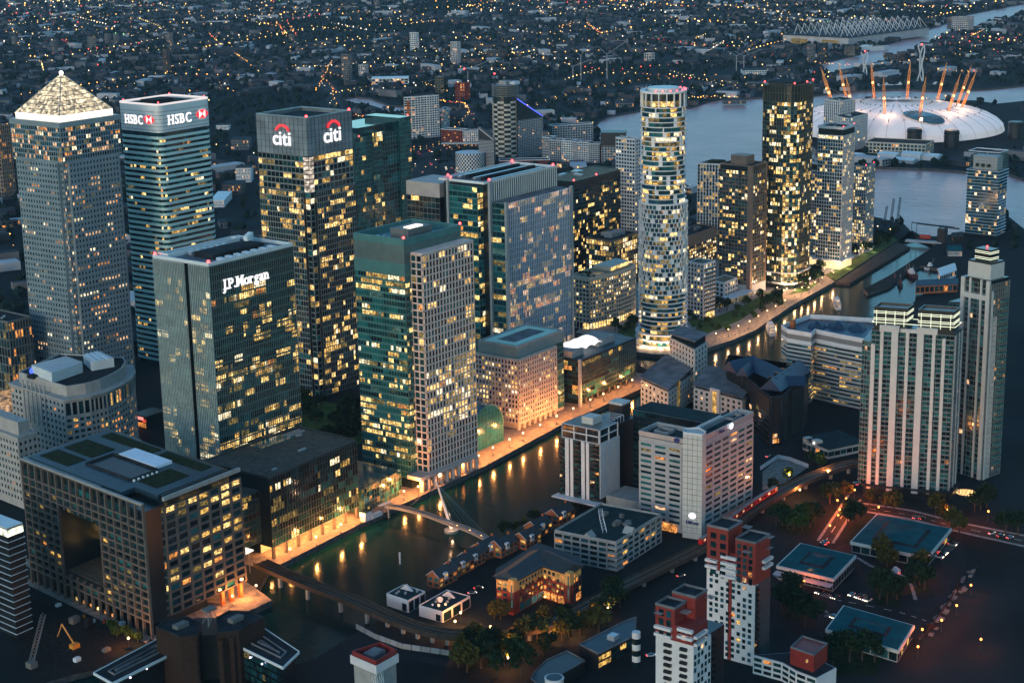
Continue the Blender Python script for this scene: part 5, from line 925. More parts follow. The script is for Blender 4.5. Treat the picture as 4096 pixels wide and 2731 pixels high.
for j in range(13): balcony(T, (X+.4, Y0), (X+2.8, Y0), 1.3, 3+j*2.8, 1.0, 'black_clad')
for (x, y, zz) in ((X+10, Y0-2, 60), (X+9, Y0-2, 55), (X-2.6, Y0+2, 56), (X+11, Y0+10, 62)): b = MB(); [b.beam((x+k*.55, y, zz), (x+k*.55, y+3.6, zz), .1) for k in range(8)]; b.beam((x, y, zz), (x+4, y, zz), .12); b.beam((x, y+3.6, zz), (x+4, y+3.6, zz), .12); b.obj('sun_louvre', 'steel_rail', T)
c = P(*zl(300, 1110), 40) if False else None
X, Y0, Y1 = 573.5, 341, 359; T = thing('residential_tower', 'shorter red and white panelled apartment tower with dark stacked balconies in the foreground', 'tower', (583, 350))
b = MB(); b.box(X, Y0, 0, X+14, Y1, 52); b.obj('wall', 'white_wall', T); b = MB(); b.box(X+14, Y0+3, 0, X+30, Y1+4, 50); b.obj('dark_wing', 'black_clad', T); b = MB(); b.box(X-.1, Y1-9, 52, X+9, Y1+.1, 65.5); b.box(X+9.5, Y0+5, 50, X+19, Y1-2, 68); b.box(X-.1, Y0+.5, 52, X+12, Y1-9, 59); b.obj('red_cladding', 'red_clad', T)
b = MB(); b.ring(rect(X-.2, Y1-9.2, 9.4, 9.4), .5, 65.5, 66.6); b.ring(rect(X+9.4, Y0+4.9, 9.8, 11.2), .5, 68, 69.1); b.obj('parapet', 'roof_grey', T); b = MB(); b.box(X+.4, Y1-8.6, 65.5, X+8.6, Y1-.4, 65.7); b.box(X+10, Y0+5.5, 68, X+18.6, Y1-2.5, 68.2); b.obj('roof', 'roof_dark', T)
pn = Panes(); face(pn, None, (X, Y0), (X+14, Y0), 1, 51, 5, 17, 1.5, 1.4, .1, .03, RL, DARK, 1, skip=lambda k, j: (k*3+j) % 4 == 0); face(pn, None, (X-.2, Y1-1), (X-.2, Y1-8), 53, 65, 2, 3, 1.8, 1.6, .1, .2, RL, DARK, 1); face(pn, None, (X-.2, Y1-10), (X-.2, Y0+1), 53, 58.5, 3, 2, 1.4, 1.2, .1, .2, RL, DARK, 1); pn.build(T)
for j in range(17): balcony(T, (X, Y1-4.4), (X, Y1-7.8), 1.3, 2+j*2.95, 1.0, 'black_clad'); balcony(T, (X, Y1-12), (X, Y1-15.2), 1.3, 2+j*2.95, 1.0, 'black_clad')
for j in range(16): balcony(T, (X+17, Y0+3), (X+21, Y0+3), 1.4, 2+j*2.95, 1.0, 'black_clad')
for j in range(2): balcony(T, (X, Y1), (X, Y1-8), 1.6, 53+j*3.2); balcony(T, (X, Y0+7), (X, Y0), 1.6, 54.5+j*3.2); balcony(T, (X, Y0), (X+9, Y0), 1.6, 52+j*3.2)
for (x, y, zz) in ((X-2.4, Y1-4, 63), (X+3, Y1-13, 63.5), (X+17, Y0+1.5, 66)): b = MB(); [b.beam((x+k*.55, y, zz), (x+k*.55, y+3.6, zz), .1) for k in range(8)]; b.beam((x, y, zz), (x+4, y, zz), .12); b.beam((x, y+3.6, zz), (x+4, y+3.6, zz), .12); b.obj('sun_louvre', 'steel_rail', T)
# low white wing
L = [P(*zl(x, y), 9) for x, y in ((1085, 1330), (1330, 1395), (1450, 1465), (1620, 1530), (1790, 1440), (1500, 1300))]; q = ccw(L); T = thing('apartment_block', 'low white apartment wing with ribbon windows at the foot of the tall red tower', 'building', L[1]); b = MB(); b.prism(q, 0, 9); b.obj('wall', 'white_wall', T); b = MB(); b.prism(inset(q, .6), 9, 9.2); b.obj('roof', 'roof_dark', T)
pn = Panes()
for k in range(3): a, c = L[k], L[k+1]; face(pn, None, a, c, .5, 8.6, max(2, int(math.hypot(a[0]-c[0], a[1]-c[1])/4)), 3, 1.4, 1.6, .1, .05, RL, DARK, 1)
pn.build(T); tp = [P(*zl(x, y), 17) for x, y in ((1400, 1270), (1600, 1340), (1715, 1240), (1500, 1175))]; b = MB(); b.prism(ccw(tp), 9, 17); b.obj('red_upper_block', 'red_clad', T); b = MB(); b.ring(ccw(tp), .5, 17, 17.8); b.obj('parapet', 'roof_grey', T)
b = MB(); a = lerp(tp[0], tp[1], .75); o = off2(tp[0], tp[1], .15); c = shift(a, o); b.quad((c[0]-.6, c[1]+.6, 13), (c[0]+.6, c[1]-.6, 13), (c[0]+.6, c[1]-.6, 14.6), (c[0]-.6, c[1]+.6, 14.6)); b.obj('window', 'lit_bright', T)
# ---- teal-roofed sheds
for (nw, sw, se, zz, lb) in (((769, 408), (769, 375), (805, 380), 7.3, 'teal-roofed shed with grey canopy beside the red tower'), ((824, 393), (825.5, 349), (873, 356), 6.2, 'largest teal-roofed shed beyond the leafy car park tree'), ((712, 351), (709, 312), (740, 318), 6.5, 'teal-roofed shed with pale overhanging eaves nearest the bottom edge')):
    T = thing('shed', lb, 'shed', sw); q = quadp(nw, sw, se); b = MB(); b.prism(inset(q, .8), 0, zz-.8); b.obj('wall', 'concrete', T); b = MB(); b.prism(q, zz-1.6, zz, bottom=True); b.obj('fascia', 'cream_clad', T); b = MB(); b.prism(inset(q, .8), zz, zz+.15); b.obj('roof', 'roof_teal', T)
    i1, i2 = inset(q, 9), inset(q, 11); b = MB(); n = 4; b.v = [(*p, zz+.18) for p in i1]+[(*p, zz+.8) for p in i2]; b.f = [(k, (k+1) % 4, 4+(k+1) % 4, 4+k) for k in range(4)]; b.m = [0]*4; b.obj('roof_kerb', 'roof_dark', T)
    c = lerp(i2[0], i2[2], .5); b = MB(); b.v = [(*p, zz+.75) for p in i2]+[(*c, zz+1.8)]; b.f = [(k, (k+1) % 4, 4) for k in range(4)]; b.m = [0]*4; b.obj('hipped_lantern', 'roof_teal', T)
    pn = Panes(); face(pn, None, shift(inset(q, .8)[3], (0, 0)), inset(q, .8)[0], .4, zz-1.8, 8, 1, .8, .6, .1, .12, BL, DARK, 1); face(pn, None, inset(q, .8)[0], inset(q, .8)[1], .4, zz-1.8, 8, 1, .8, .6, .1, .12, BL, DARK, 1); pn.build(T)
    if zz > 7: b = MB(); o = off2(nw, sw, 4); b.v = [(*nw, 4.6), (*sw, 4.6), (*shift(sw, o), 3.8), (*shift(nw, o), 3.8)]; b.f = [(0, 1, 2, 3)]; b.m = [0]; b.obj('canopy', 'grey_clad', T)
# ---- dark buildings at the bottom centre
q = ccw([P(*zk(x, y), 8) for x, y in ((1840, 1260), (1995, 1340), (2290, 1190), (2300, 1040), (2190, 1080))]); T = thing('office_block', 'flat dark-roofed office with a lit yellow ribbon window by the viaduct trees', 'building', q[0]); b = MB(); b.prism(q, 0, 8); b.obj('wall', 'black_clad', T); b = MB(); b.ring(q, .4, 8, 8.7); b.obj('parapet', 'roof_grey', T); b = MB(); b.prism(inset(q, .5), 8, 8.15); b.obj('roof', 'roof_slate_blue', T); pn = Panes(); face(pn, None, P(*zk(1995, 1340), 8), P(*zk(2290, 1190), 8), 1, 7.5, 12, 2, .2, 1.4, .1, lambda x, z: .8 if z > .5 else .2, [('lit_yellow', 4), ('lit_dim', 2)], DARK, 4); pn.build(T); c = lerp(q[0], q[2], .6); b = MB(); b.box(c[0]-2, c[1]-2, 8.1, c[0]+2.5, c[1]+2, 10.5); b.obj('plant_box', 'aluminium', T)
q = ccw([P(*zk(x, y), 6) for x, y in ((1450, 1530), (1480, 1480), (1580, 1380), (1745, 1310), (1890, 1390), (1700, 1500), (1560, 1640))]); T = thing('office_block', 'curved dark-roofed building at the bottom edge', 'building', q[0]); b = MB(); b.prism(q, 0, 6); b.obj('wall', 'black_clad', T); b = MB(); b.ring(q, .35, 6, 6.5); b.obj('parapet', 'roof_grey', T)
c = P(*zk(1640, 1530), 9); T = thing('stair_drum', 'round white drum tower beside the curved dark roof', 'tower', c); b = MB(); b.lathe([(4.2, 0), (4.2, 9), (4.4, 9), (4.4, 9.6)], c, 20); b.obj('drum', 'white_wall', T); b = MB(); b.lathe([(3.6, 9.6), (3.6, 9.8)], c, 20); b.obj('roof', 'roof_slate_blue', T)
c = P(*zl(95, 1140), 17); T = thing('stair_drum', 'slim banded cylinder tower left of the shorter red and white tower', 'tower', c)
for j in range(6): b = MB(); b.lathe([(2.0, j*2.9), (2.0, j*2.9+2.9)], c, 16); b.obj('drum_band', 'white_wall' if j % 2 else 'glass_black', T)
# ---- elevated railway
path = [P(x, y, 6) for x, y in ((1040, 2248), (1190, 2315), (1400, 2395), (1549, 2460), (1650, 2500), (1749, 2526), (1850, 2538), (1948, 2538), (2070, 2522), (2197, 2492), (2347, 2418), (2500, 2338), (2689, 2245), (2831, 2172), (2902, 2118), (3050, 2010), (3192, 1930), (3352, 1866), (3451, 1846), (3560, 1832))]
def smooth(p, n=5):
    out = []
    for k in range(len(p)-1):
        p0, p1, p2, p3 = p[max(k-1, 0)], p[k], p[k+1], p[min(k+2, len(p)-1)]
        for j in range(n):
            t = j/n; out.append(tuple(.5*((2*p1[d])+(-p0[d]+p2[d])*t+(2*p0[d]-5*p1[d]+4*p2[d]-p3[d])*t*t+(-p0[d]+3*p1[d]-3*p2[d]+p3[d])*t**3) for d in range(2)))
    out.append(tuple(p[-1])); return out
VP = smooth(path)
def ribbon(b, p, w0, w1, z, z1=None, m=0):
    n = len(p); L, Rr = [], []
    for k in range(n):
        a, c = p[max(k-1, 0)], p[min(k+1, n-1)]; dx, dy = c[0]-a[0], c[1]-a[1]; l = math.hypot(dx, dy) or 1; nx, ny = -dy/l, dx/l
        L.append((p[k][0]+nx*w0, p[k][1]+ny*w0)); Rr.append((p[k][0]+nx*w1, p[k][1]+ny*w1))
    z1 = z if z1 is None else z1
    for k in range(n-1):
        b.quad((*Rr[k], z1), (*Rr[k+1], z1), (*L[k+1], z1), (*L[k], z1), m)
        if z1 != z: b.quad((*L[k], z), (*L[k], z1), (*L[k+1], z1), (*L[k+1], z), m); b.quad((*Rr[k], z), (*Rr[k+1], z), (*Rr[k+1], z1), (*Rr[k], z1), m); b.quad((*L[k], z), (*L[k+1], z), (*Rr[k+1], z), (*Rr[k], z), m)
T = thing('railway_viaduct', 'long curving concrete railway viaduct with two tracks sweeping past the brick hotel', 'viaduct', VP[40]); b = MB(); ribbon(b, VP, 4.4, -4.4, 4.6, 6.0); b.obj('deck', mat('viaduct_concrete', (.055, .042, .033), .85, var=.3, scale=.3), T)
b = MB(); ribbon(b, VP, 4.4, 4.1, 6, 6.9); b.obj('parapet', 'viaduct_concrete', T); b = MB(); ribbon(b, VP, -4.1, -4.4, 6, 6.9); b.obj('parapet', 'viaduct_concrete', T)
b = MB(); ribbon(b, VP, 3.4, .5, 6.05); ribbon(b, VP, -.5, -3.4, 6.05); b.obj('ballast', mat('ballast', (.05, .033, .024), .95, var=.5, scale=1.5), T, kind='stuff')
for w_ in (2.7, 1.3, -1.3, -2.7): b = MB(); ribbon(b, VP, w_+.09, w_-.09, 6.06, 6.25); b.obj('rail', mat('rail_steel', (.28, .2, .15), .3, .8, var=.1), T)
for k in range(3, len(VP)-2, 3): b = MB(); p = VP[k]; b.box(p[0]-.8, p[1]-.8, -3, p[0]+.8, p[1]+.8, 4.6); b.obj('pier', 'concrete', T)
mat('train_red', (.50, .015, .012), .35, var=.08); mat('train_roof', (.16, .15, .15), .6, var=.15)
dist = [0]
for k in range(1, len(VP)): dist.append(dist[-1]+math.hypot(VP[k][0]-VP[k-1][0], VP[k][1]-VP[k-1][1]))
def along(s):
    for k in range(1, len(VP)):
        if dist[k] >= s: t = (s-dist[k-1])/(dist[k]-dist[k-1]); return lerp(VP[k-1], VP[k], t), math.atan2(VP[k][1]-VP[k-1][1], VP[k][0]-VP[k-1][0])
    return VP[-1], 0
tr = P(2860, 2150, 6); s0 = min(range(len(VP)), key=lambda k: math.hypot(VP[k][0]-tr[0], VP[k][1]-tr[1])); s0 = dist[s0]-14
T = thing('light_rail_train', 'red light rail train running along the viaduct past the grey hotel', 'train', along(s0+26)[0], 6)
for k in range(7):
    p, an = along(s0+k*14.2+7); b = MB(); b.prism(rrect(-6.8, -1.3, 13.6, 2.6, .5, 3), .4, 3.3, bottom=True); o = b.obj('carriage', 'train_red'); o.parent = T
    nx, ny = -math.sin(an)*2.0, math.cos(an)*2.0; o.location = (p[0]+nx-T.location.x, p[1]+ny-T.location.y, .28); o.rotation_euler = (0, 0, an)
    b = MB(); b.prism(rrect(-6.4, -1.05, 12.8, 2.1, .4, 3), 3.31, 3.55); r_ = b.obj('roof', 'train_roof'); r_.parent = o
    for s in (-1.32, 1.32):
        for j in range(4): b = MB(); x = -5+j*3; b.quad((x, s, 1.6), (x+2.2, s, 1.6), (x+2.2, s, 2.8), (x, s, 2.8)); w_ = b.obj('window', 'glass_black' if (j+k) % 3 else 'lit_peach'); w_.parent = o
# ---- curved footbridge with leaning mast
bp = smooth([P(x, y, 4) for x, y in ((1540, 2022), (1600, 2030), (1700, 2055), (1800, 2092), (1880, 2120), (1945, 2152), (1990, 2180))], 6)
T = thing('footbridge', 'curved grey footbridge over the dock hung from a leaning lit white mast', 'bridge', bp[16]); b = MB(); ribbon(b, bp, 1.9, -1.9, 3.2, 3.8); b.obj('deck', mat('deck_grey', (.30, .29, .29), .6, var=.15, scale=.5), T)
for s in (1.9, -1.75): b = MB(); ribbon(b, bp, s, s-.12, 3.8, 4.9); b.obj('railing', 'steel_rail', T)
mb = P(1806, 2122, -2.5); mt_ = P(1742, 1914, 26); b = MB(); b.lathe([(4.2, -3.4), (4.2, -1.6), (3.6, -1.3)], mb, 20); b.obj('mast_pier', 'concrete', T); b = MB(); b.beam((*mb, -1.4), (*mt_, 26), 1.0, r2=.35, n=10); b.obj('mast', mat('mast_white', (.75, .62, .55), .5, var=.05), T)
b = MB()
for k in (19, 22, 25, 28, 31, 34): b.beam((*mt_, 24), (*bp[k], 4.4), .06, n=3)
for k in (4, 8, 12): b.beam((*mt_, 24), (*bp[k], 4.4), .06, n=3)
b.obj('cable', 'steel_rail', T); plight(T, mb[0]-3, mb[1]-3, 1.5, 1600, (1, .55, .3)); plight(T, mb[0]-4, mb[1]-2, 9, 900, (1, .55, .3))
for k in (20, 24, 28): b = MB(); p = bp[k]; b.ball((p[0]-1.6, p[1]-1.2, 4.9), .3); b.obj('deck_lamp', 'amber_lamp', T)
for k in (2, 30): b = MB(); p = bp[k]; b.box(p[0]-.5, p[1]-.5, -3.2, p[0]+.5, p[1]+.5, 3.2); b.obj('pier', 'concrete', T)
p = P(*zb(1590, 1280), WZ); T = thing('mooring_post', 'single pale mooring post standing in the dock', 'post', p, WZ); b = MB(); b.lathe([(.5, WZ-.5), (.5, 3.4), (.3, 3.8)], p, 8); b.obj('post', 'white_wall', T)
# ================================================================== residential towers round the park, basin, dome
z3, z4, z5, z2 = Zm(1700, 500, 2.119), Zm(2400, 250, 2.119), Zm(3000, 100, 2.1186), Zm(900, 300, 2.119)
mat('white_conc', (.52, .52, .53), .6, var=.06, scale=.2); mat('beige_conc', (.44, .38, .31), .7, var=.1, scale=.2); mat('brown_clad', (.22, .14, .10), .55, .2, var=.15, scale=.2); mat('gold_clad', (.11, .11, .08), .4, .4, var=.3, scale=.15); mat('roof_terrace', (.20, .165, .11), .9, var=.3, scale=.3)
AP = [('lit_bright', 4), ('lit_yellow', 4), ('lit_pale', 4), ('lit_dim', 2)]
# ---- round white tower
mat('round_white', (.66, .65, .64), .55, var=.05, scale=.2)
cx, cy = 1154.5, 716.8
T = thing('residential_tower', 'round white apartment tower of staggered balcony boxes standing at the dock bend', 'tower', (cx, cy))
b = MB(); b.lathe([(19.5, 0), (19.5, 9), (18, 9), (18, 42), (17.6, 42), (17.6, 112), (16.4, 112), (16.4, 186), (16.2, 186), (16.2, 197)], (cx, cy), 40); b.obj('core', 'core_dark', T)
pn = Panes(); DKG = [('glass_dark', 4), ('glass_blue', 4), ('glass_teal', 3), ('lit_dim', 2)]
def ringpanes(r, z, h, n, lit, st=0., run=3):
    k = 0
    while k < n:
        rr = rnd.randint(1, run); on = rnd.random() < lit; m_ = pick(AP) if on else pick(DKG)
        for q in range(k, min(n, k+rr)):
            a = 2*pi*(q+.5+st)/n; c = (cx+r*math.cos(a), cy+r*math.sin(a))
            if math.cos(a)*cx+math.sin(a)*cy < 250: pn.add((c[0], c[1], z+h/2), -math.sin(a), math.cos(a), 2*pi*r/n*.93, h*.86, m_ if rnd.random() < .8 else pick(DKG))
        k += rr
def arcbox(b, r0, r1, a0, a1, z, zt, m=0):
    pts = [(cx+r*math.cos(a), cy+r*math.sin(a)) for r, a in ((r0, a0), (r1, a0), (r1, a1), (r0, a1))]; b.prism(pts, z, zt, m, bottom=True)
def disc(r0, r1, z, zt, n=48):
    b = MB(); p = [(cx+r1*math.cos(2*pi*k/n), cy+r1*math.sin(2*pi*k/n)) for k in range(n)]; b.ring(p, r1-r0, z, zt); return b
for (z_, zt, r1) in ((4.6, 5.6, 21.8), (9, 10.2, 21.6), (.0, .5, 22.0)): disc(16, r1, z_, zt).obj('podium_ring', 'round_white', T)
ringpanes(19.55, .6, 3.9, 36, .9); ringpanes(19.55, 5.6, 3.3, 36, .8)
for j in range(9): zz = 10.2+j*3.5; disc(16, 19.3, zz+2.9, zz+3.6).obj('balcony_ring', 'round_white', T); ringpanes(18.05, zz, 2.9, 40, .38)
N = 34; fr = MB(); NF = 20
for j in range(NF):
    zz = 41.7+j*3.5; st = .5*(j % 2); ringpanes(17.65, zz+.3, 3.0, N, .26, st, 2)
    for k in range(N):
        a = 2*pi*(k+st)/N
        if math.cos(a)*cx+math.sin(a)*cy > 300: continue
        o = 1.0 if (k+j//2) % 3 else 1.9; arcbox(fr, 17.4, 17.4+o, a-.012, a+.012, zz, zz+3.5); arcbox(fr, 17.4, 17.4+o, a, a+2*pi/N, zz-.22, zz+.22)
        if (k*5+j*3) % 7 == 0: arcbox(fr, 17.4, 18.2, a, a+2*pi/N, zz, zz+3.3)
fr.obj('balcony_box', 'round_white', T, kind='stuff'); disc(16, 19.6, 41.2, 42).obj('setback_ring', 'round_white', T); disc(15, 19.2, 111.6, 112.6).obj('setback_ring', 'round_white', T)
fr = MB()
for j in range(20):
    zz = 112.6+j*3.68; disc(15.4, 17.9, zz+3.1, zz+3.68).obj('balcony_ring', 'round_white', T); ringpanes(16.45, zz, 3.1, 36, .42 if j != 4 else .95, 0, 3)
    for k in range(36):
        if (k*3+(j//2)*7) % 8 == 0: a = 2*pi*k/36; arcbox(fr, 16.3, 17.3, a, a+2*pi/36*(.95 if j % 4 < 3 else .3), zz, zz+3.1)
fr.obj('wall_panel', 'round_white', T, kind='stuff'); fr = MB()
for k in range(18): a = 2*pi*k/18; arcbox(fr, 16.1, 17.6, a-.02, a+.02, 186, 197)
fr.obj('crown_mullion', 'round_white', T); ringpanes(16.25, 186.5, 4.6, 18, .25); disc(14, 17.8, 196.4, 198).obj('crown_ring', 'round_white', T); b = MB(); b.lathe([(12, 196), (12, 200)], (cx, cy), 24); b.obj('roof_plant', 'white_panel', T); pn.build(T, 300)
for k in range(9): a = pi+.2+k*.33; beacon(T, cx+17*math.cos(a), cy+17*math.sin(a), 198.6, .6)
for k in range(5): a = pi*.95+k*.32; plight(T, cx+24.5*math.cos(a), cy+24.5*math.sin(a), 2.2, 6500, (1, .66, .38))
# ---- cream curved low-rise with roof terrace
T = thing('apartment_block', 'cream curved low-rise with balcony bands and a planted lit roof terrace', 'building', (1180, 800)); fp = [(1154, 786), (1172, 782), (1190, 780), (1206, 780.5), (1219, 784)]; q = [(1154, 806)]+fp+[(1222, 806)]; poly = ccw(q); b = MB(); b.prism(poly, 0, 43); b.obj('wall', 'core_dark', T)
pn, fr = Panes(), MB(); al = [(1154, 806)]+fp
for k in range(len(al)-1): L_ = math.hypot(al[k+1][0]-al[k][0], al[k+1][1]-al[k][1]); face(pn, fr, al[k], al[k+1], 6, 41, max(2, int(L_/3)), 10, .9, 1.3, .8, .45, AP, DARK, 2); face(pn, fr, al[k], al[k+1], .3, 5.6, max(2, int(L_/3)), 1, .5, .5, .5, .95, [('lit_bright', 2), ('lit_pale', 1)], DARK, 3)
fr.obj('balcony_grid', 'beige_conc', T); pn.build(T, 220); b = MB(); b.ring(inset(poly, -.5), .8, 41, 43.4); b.obj('parapet', 'beige_conc', T); b = MB(); b.prism(inset(poly, 1), 43, 43.2); b.obj('roof', 'roof_terrace', T); b = MB(); b.prism(ccw([(1185, 786), (1216, 788), (1218, 803), (1185, 803)]), 43.2, 46.4); b.obj('penthouse', 'beige_conc', T); b = MB(); b.obox((1185, 785.9), (1216, 787.9), .1, 43.4, 46); b.obj('lit_glazing', 'lit_bright', T)
for k in range(9): b = MB(); x, y = rnd.uniform(1157, 1184), rnd.uniform(786, 803); b.ball((x, y, 44), rnd.uniform(.7, 1.4)); b.obj('shrub', 'moss_roof', T)
plight(T, 1172, 790, 46.5, 700, (1, .7, .4))
def simple(label, cat, nw, sw, se, z, nx, ny, nz, wm, fm, lit=.3, litw=AP, offw=DARK, vw=.5, hw=.8, dep=.4, z0=0., keep=150, name='apartment_tower', roofm='roof_dark', run=2, base=None, crown=None, lits=None):
    T = thing(name, label, cat, lerp(nw, se, .5)); q = quadp(nw, sw, se); b = MB(); b.prism(q, 0, z); b.obj('wall', wm, T); pn, fr = Panes(), MB()
    face(pn, fr, nw, sw, z0, z-(crown or 0), ny, nz, vw, hw, dep, lit, litw, offw, run); face(pn, fr, sw, se, z0, z-(crown or 0), nx, nz, vw, hw, dep, lits if lits is not None else lit, litw, offw, run); fr.obj('facade_grid', fm, T); pn.build(T, keep)
    for k in range(4 if z > 20 else 0):
        b = MB(); x, y = lerp(lerp(q[0], q[1], rnd.uniform(.15, .7)), lerp(q[3], q[2], rnd.uniform(.15, .7)), rnd.uniform(.2, .8)); s_ = math.hypot(q[0][0]-q[1][0], q[0][1]-q[1][1])*.07; b.box(x, y, z+.2, x+s_*rnd.uniform(.6, 1.6), y+s_*rnd.uniform(.6, 1.6), z+.2+rnd.uniform(1, 2.6)); b.obj('roof_unit', rnd.choice(('aluminium', 'louvre', 'roof_grey')), T)
    b = MB(); b.ring(inset(q, -.2), .6, z, z+1.1); b.obj('parapet', fm, T); b = MB(); b.prism(inset(q, .5), z, z+.2); b.obj('roof', roofm, T)
    return T, q
# ---- lit offices behind
T, q = simple('dark office with lit top storeys and rooftop cooling boxes behind the round tower', 'building', (1311, 896), (1309, 867), (1356, 870), 38, 14, 9, 8, 'core_dark', 'bronze', .6, AP, DARK, .5, .9, .4, run=3, name='office_block')
for k in range(4): b = MB(); b.box(1322+k*6, 876, 38.2, 1327+k*6, 884, 42.5); b.obj('cooling_box', 'aluminium', T)
simple('black glass office with red roof lights right of the blue finned tower', 'building', (1311, 945), (1311, 909), (1397, 912), 88, 30, 12, 24, 'core_dark', 'mullion_dark', .24, Yl, DK, .18, .5, .25, run=2, name='office_tower', roofm='roof_terrace', crown=6, keep=200)[0]
T = bpy.data.objects[-1] if False else [o for o in C.objects if o.get('label', '').startswith('black glass office')][0]
for (x, y) in ((1312, 910), (1396, 913), (1350, 911), (1312, 944)): beacon(T, x, y, 90, .9)
simple('lower dark glass office wing with striped reflections behind the round tower', 'building', (1400, 935), (1400, 912), (1450, 914), 78, 22, 6, 20, 'core_dark', 'mullion_dark', .2, [('lit_orange', 1), ('lit_dim', 3), ('lit_yellow', 1)], BLUE, .15, .5, .25, name='office_tower', keep=100)
c = P(2540, 560, 118); simple('slim white slab tower just showing left of the round tower', 'tower', shift(c, (1, 22)), c, shift(c, (9, 0)), 118, 3, 7, 34, 'white_conc', 'white_conc', .15, AP, DARK, .8, 1.3, .4, keep=60)
T, q = simple('dark apartment tower with white vertical stripes and planted roof behind the brown tower', 'tower', (1450, 862), (1455, 839), (1478, 839), 90, 8, 8, 27, 'core_dark', 'white_conc', .4, [('lit_dim', 4), ('lit_yellow', 3)], DARK, .9, .3, .5, keep=120); b = MB(); b.prism(inset(q, 5), 90.2, 92.5); b.obj('roof_garden', 'moss_roof', T)
T, q = simple('brown office block with full lit floors behind the pale mid-rise', 'building', (1393, 856), (1391, 835), (1445, 838), 32, 16, 6, 7, 'brown_clad', 'brown_clad', .7, AP, DARK, .6, .9, .4, z0=2, crown=9, keep=110, name='office_block')
# ---- pale mid-rise, small white block, brown tower
T, q = simple('pale mid-rise apartment block with black balcony bands right of the round tower', 'building', (1235.5, 743), (1234, 727), (1251, 726), 46, 6, 5, 13, 'white_conc', 'white_conc', .22, AP, DARK, 1.3, 1.1, .3, keep=140, name='apartment_block', roofm='roof_terrace')
for j in range(11): balcony(T, lerp((1234, 727), (1251, 726), .1), lerp((1234, 727), (1251, 726), .95), 1.6, 6+j*3.5, .9, 'black_clad')
b = MB(); b.box(1238, 725.3, .3, 1249, 726.2, 4.6); b.obj('lit_shopfront', 'lit_bright', T)
simple('small white block with deep square balconies beside the pale mid-rise', 'building', (1304, 760), (1299.5, 745), (1323, 746), 15.6, 5, 3, 4, 'white_conc', 'white_conc', .1, AP, DARK, 1.2, 1.0, 1.0, keep=40, name='apartment_block', roofm='roof_terrace')
T = thing('park_pavilion', 'long low white colonnaded pavilion along the lawn edge', 'pavilion', (1305, 732)); b = MB(); b.prism([(1270, 733), (1328, 731), (1328, 742), (1272, 742)], 5, 6, bottom=True); b.obj('roof', 'white_conc', T); b = MB(); b.prism([(1276, 737), (1326, 735), (1326, 742), (1276, 742)], 0, 5); b.obj('wall', 'lit_dim', T)
for k in range(10): b = MB(); b.box(1271+k*6.2, 733.4-k*.2, 0, 1272+k*6.2, 734.4-k*.2, 5); b.obj('column', 'white_conc', T)
T, q = simple('brown brick apartment tower with copper corner pier and box on its roof', 'tower', (1331, 768.5), (1330.5, 737.5), (1357, 737), 113, 8, 10, 34, 'core_dark', 'brown_clad', .30, AP, [('glass_blue', 3), ('glass_dark', 3), ('glass_teal', 2)], .5, .6, .5, keep=300, crown=4, lits=.16)
b = MB(); b.prism(quadp((1338, 762), (1337, 746), (1350, 745.5)), 113, 121); b.obj('roof_box', 'brown_clad', T); b = MB(); b.box(1329.8, 736.8, 0, 1333.5, 740.5, 113.6); b.box(1355.4, 736.5, 0, 1357.6, 738.5, 113.6); b.obj('corner_pier', 'brown_clad', T); b = MB(); b.prism(inset(q, -.6), 0, 9); b.obj('base_storeys', 'white_conc', T)
for j in range(30):
    for t in (.2, .5, .8): balcony(T, lerp((1331, 768.5), (1330.5, 737.5), t-.07), lerp((1331, 768.5), (1330.5, 737.5), t+.07), 1.2, 11+j*3.3, .9, 'brown_clad') if j % 2 == 0 else None
# ---- dark curved-corner tower
x0, y0, wx, wy, Z = 1368, 716, 40, 36, 179.0; R9 = 11
T = thing('residential_tower', 'tall dark bronze apartment tower with curved corners and many lit windows', 'tower', (x0+wx/2, y0+wy/2)); q = rrect(x0, y0, wx, wy, R9, 6); b = MB(); b.prism(q, 0, Z); b.obj('wall', 'core_dark', T)
pn, fr = Panes(), MB(); n = len(q); NZ = 46; GL = [('glass_dark', 5), ('glass_black', 4), ('glass_blue', 2)]
corner = lambda x, z: .72 if z > .12 else .95
face(pn, fr, (x0, y0+wy-R9), (x0, y0+R9), 4, Z-14, 6, NZ, .5, .5, .4, .36, AP, GL, 2); face(pn, fr, (x0+R9, y0), (x0+wx-R9, y0), 4, Z-14, 8, NZ, .5, .5, .4, .34, AP, GL, 2)
for k in range(6): face(pn, fr, q[k], q[k+1], 4, Z-14, 1, NZ, .3, .5, .4, corner, AP+[('lit_teal', 3)], BLUE, 1)
for k in range(7, 13): face(pn, fr, q[k], q[k+1], 4, Z-14, 1, NZ, .3, .5, .4, .3, AP, GL, 1)
for k in range(20, 27): face(pn, fr, q[k % n], q[(k+1) % n], 4, Z-14, 1, NZ, .3, .5, .4, .25, AP, GL, 1)
fr.obj('facade_grid', 'gold_clad', T); pn.build(T, 300); fr = MB()
for k in range(n): a, c = q[k], q[(k+1) % n]; L_ = math.hypot(a[0]-c[0], a[1]-c[1]); face(None, fr, a, c, Z-14, Z+1.5, max(1, round(L_/3)), 2, .35, .4, .5)
fr.obj('crown_fin', 'gold_clad', T); b = MB(); b.prism(inset(q, 4), Z, Z+2.5); b.obj('roof_plant', 'roof_dark', T); b = MB(); b.prism(rrect(x0-1.5, y0-1.5, wx+3, wy+3, R9, 6), 4.5, 6, bottom=True); b.prism(rrect(x0-1.2, y0-1.2, wx+2.4, wy+2.4, R9, 6), 14, 15); b.obj('base_canopy', 'white_conc', T)
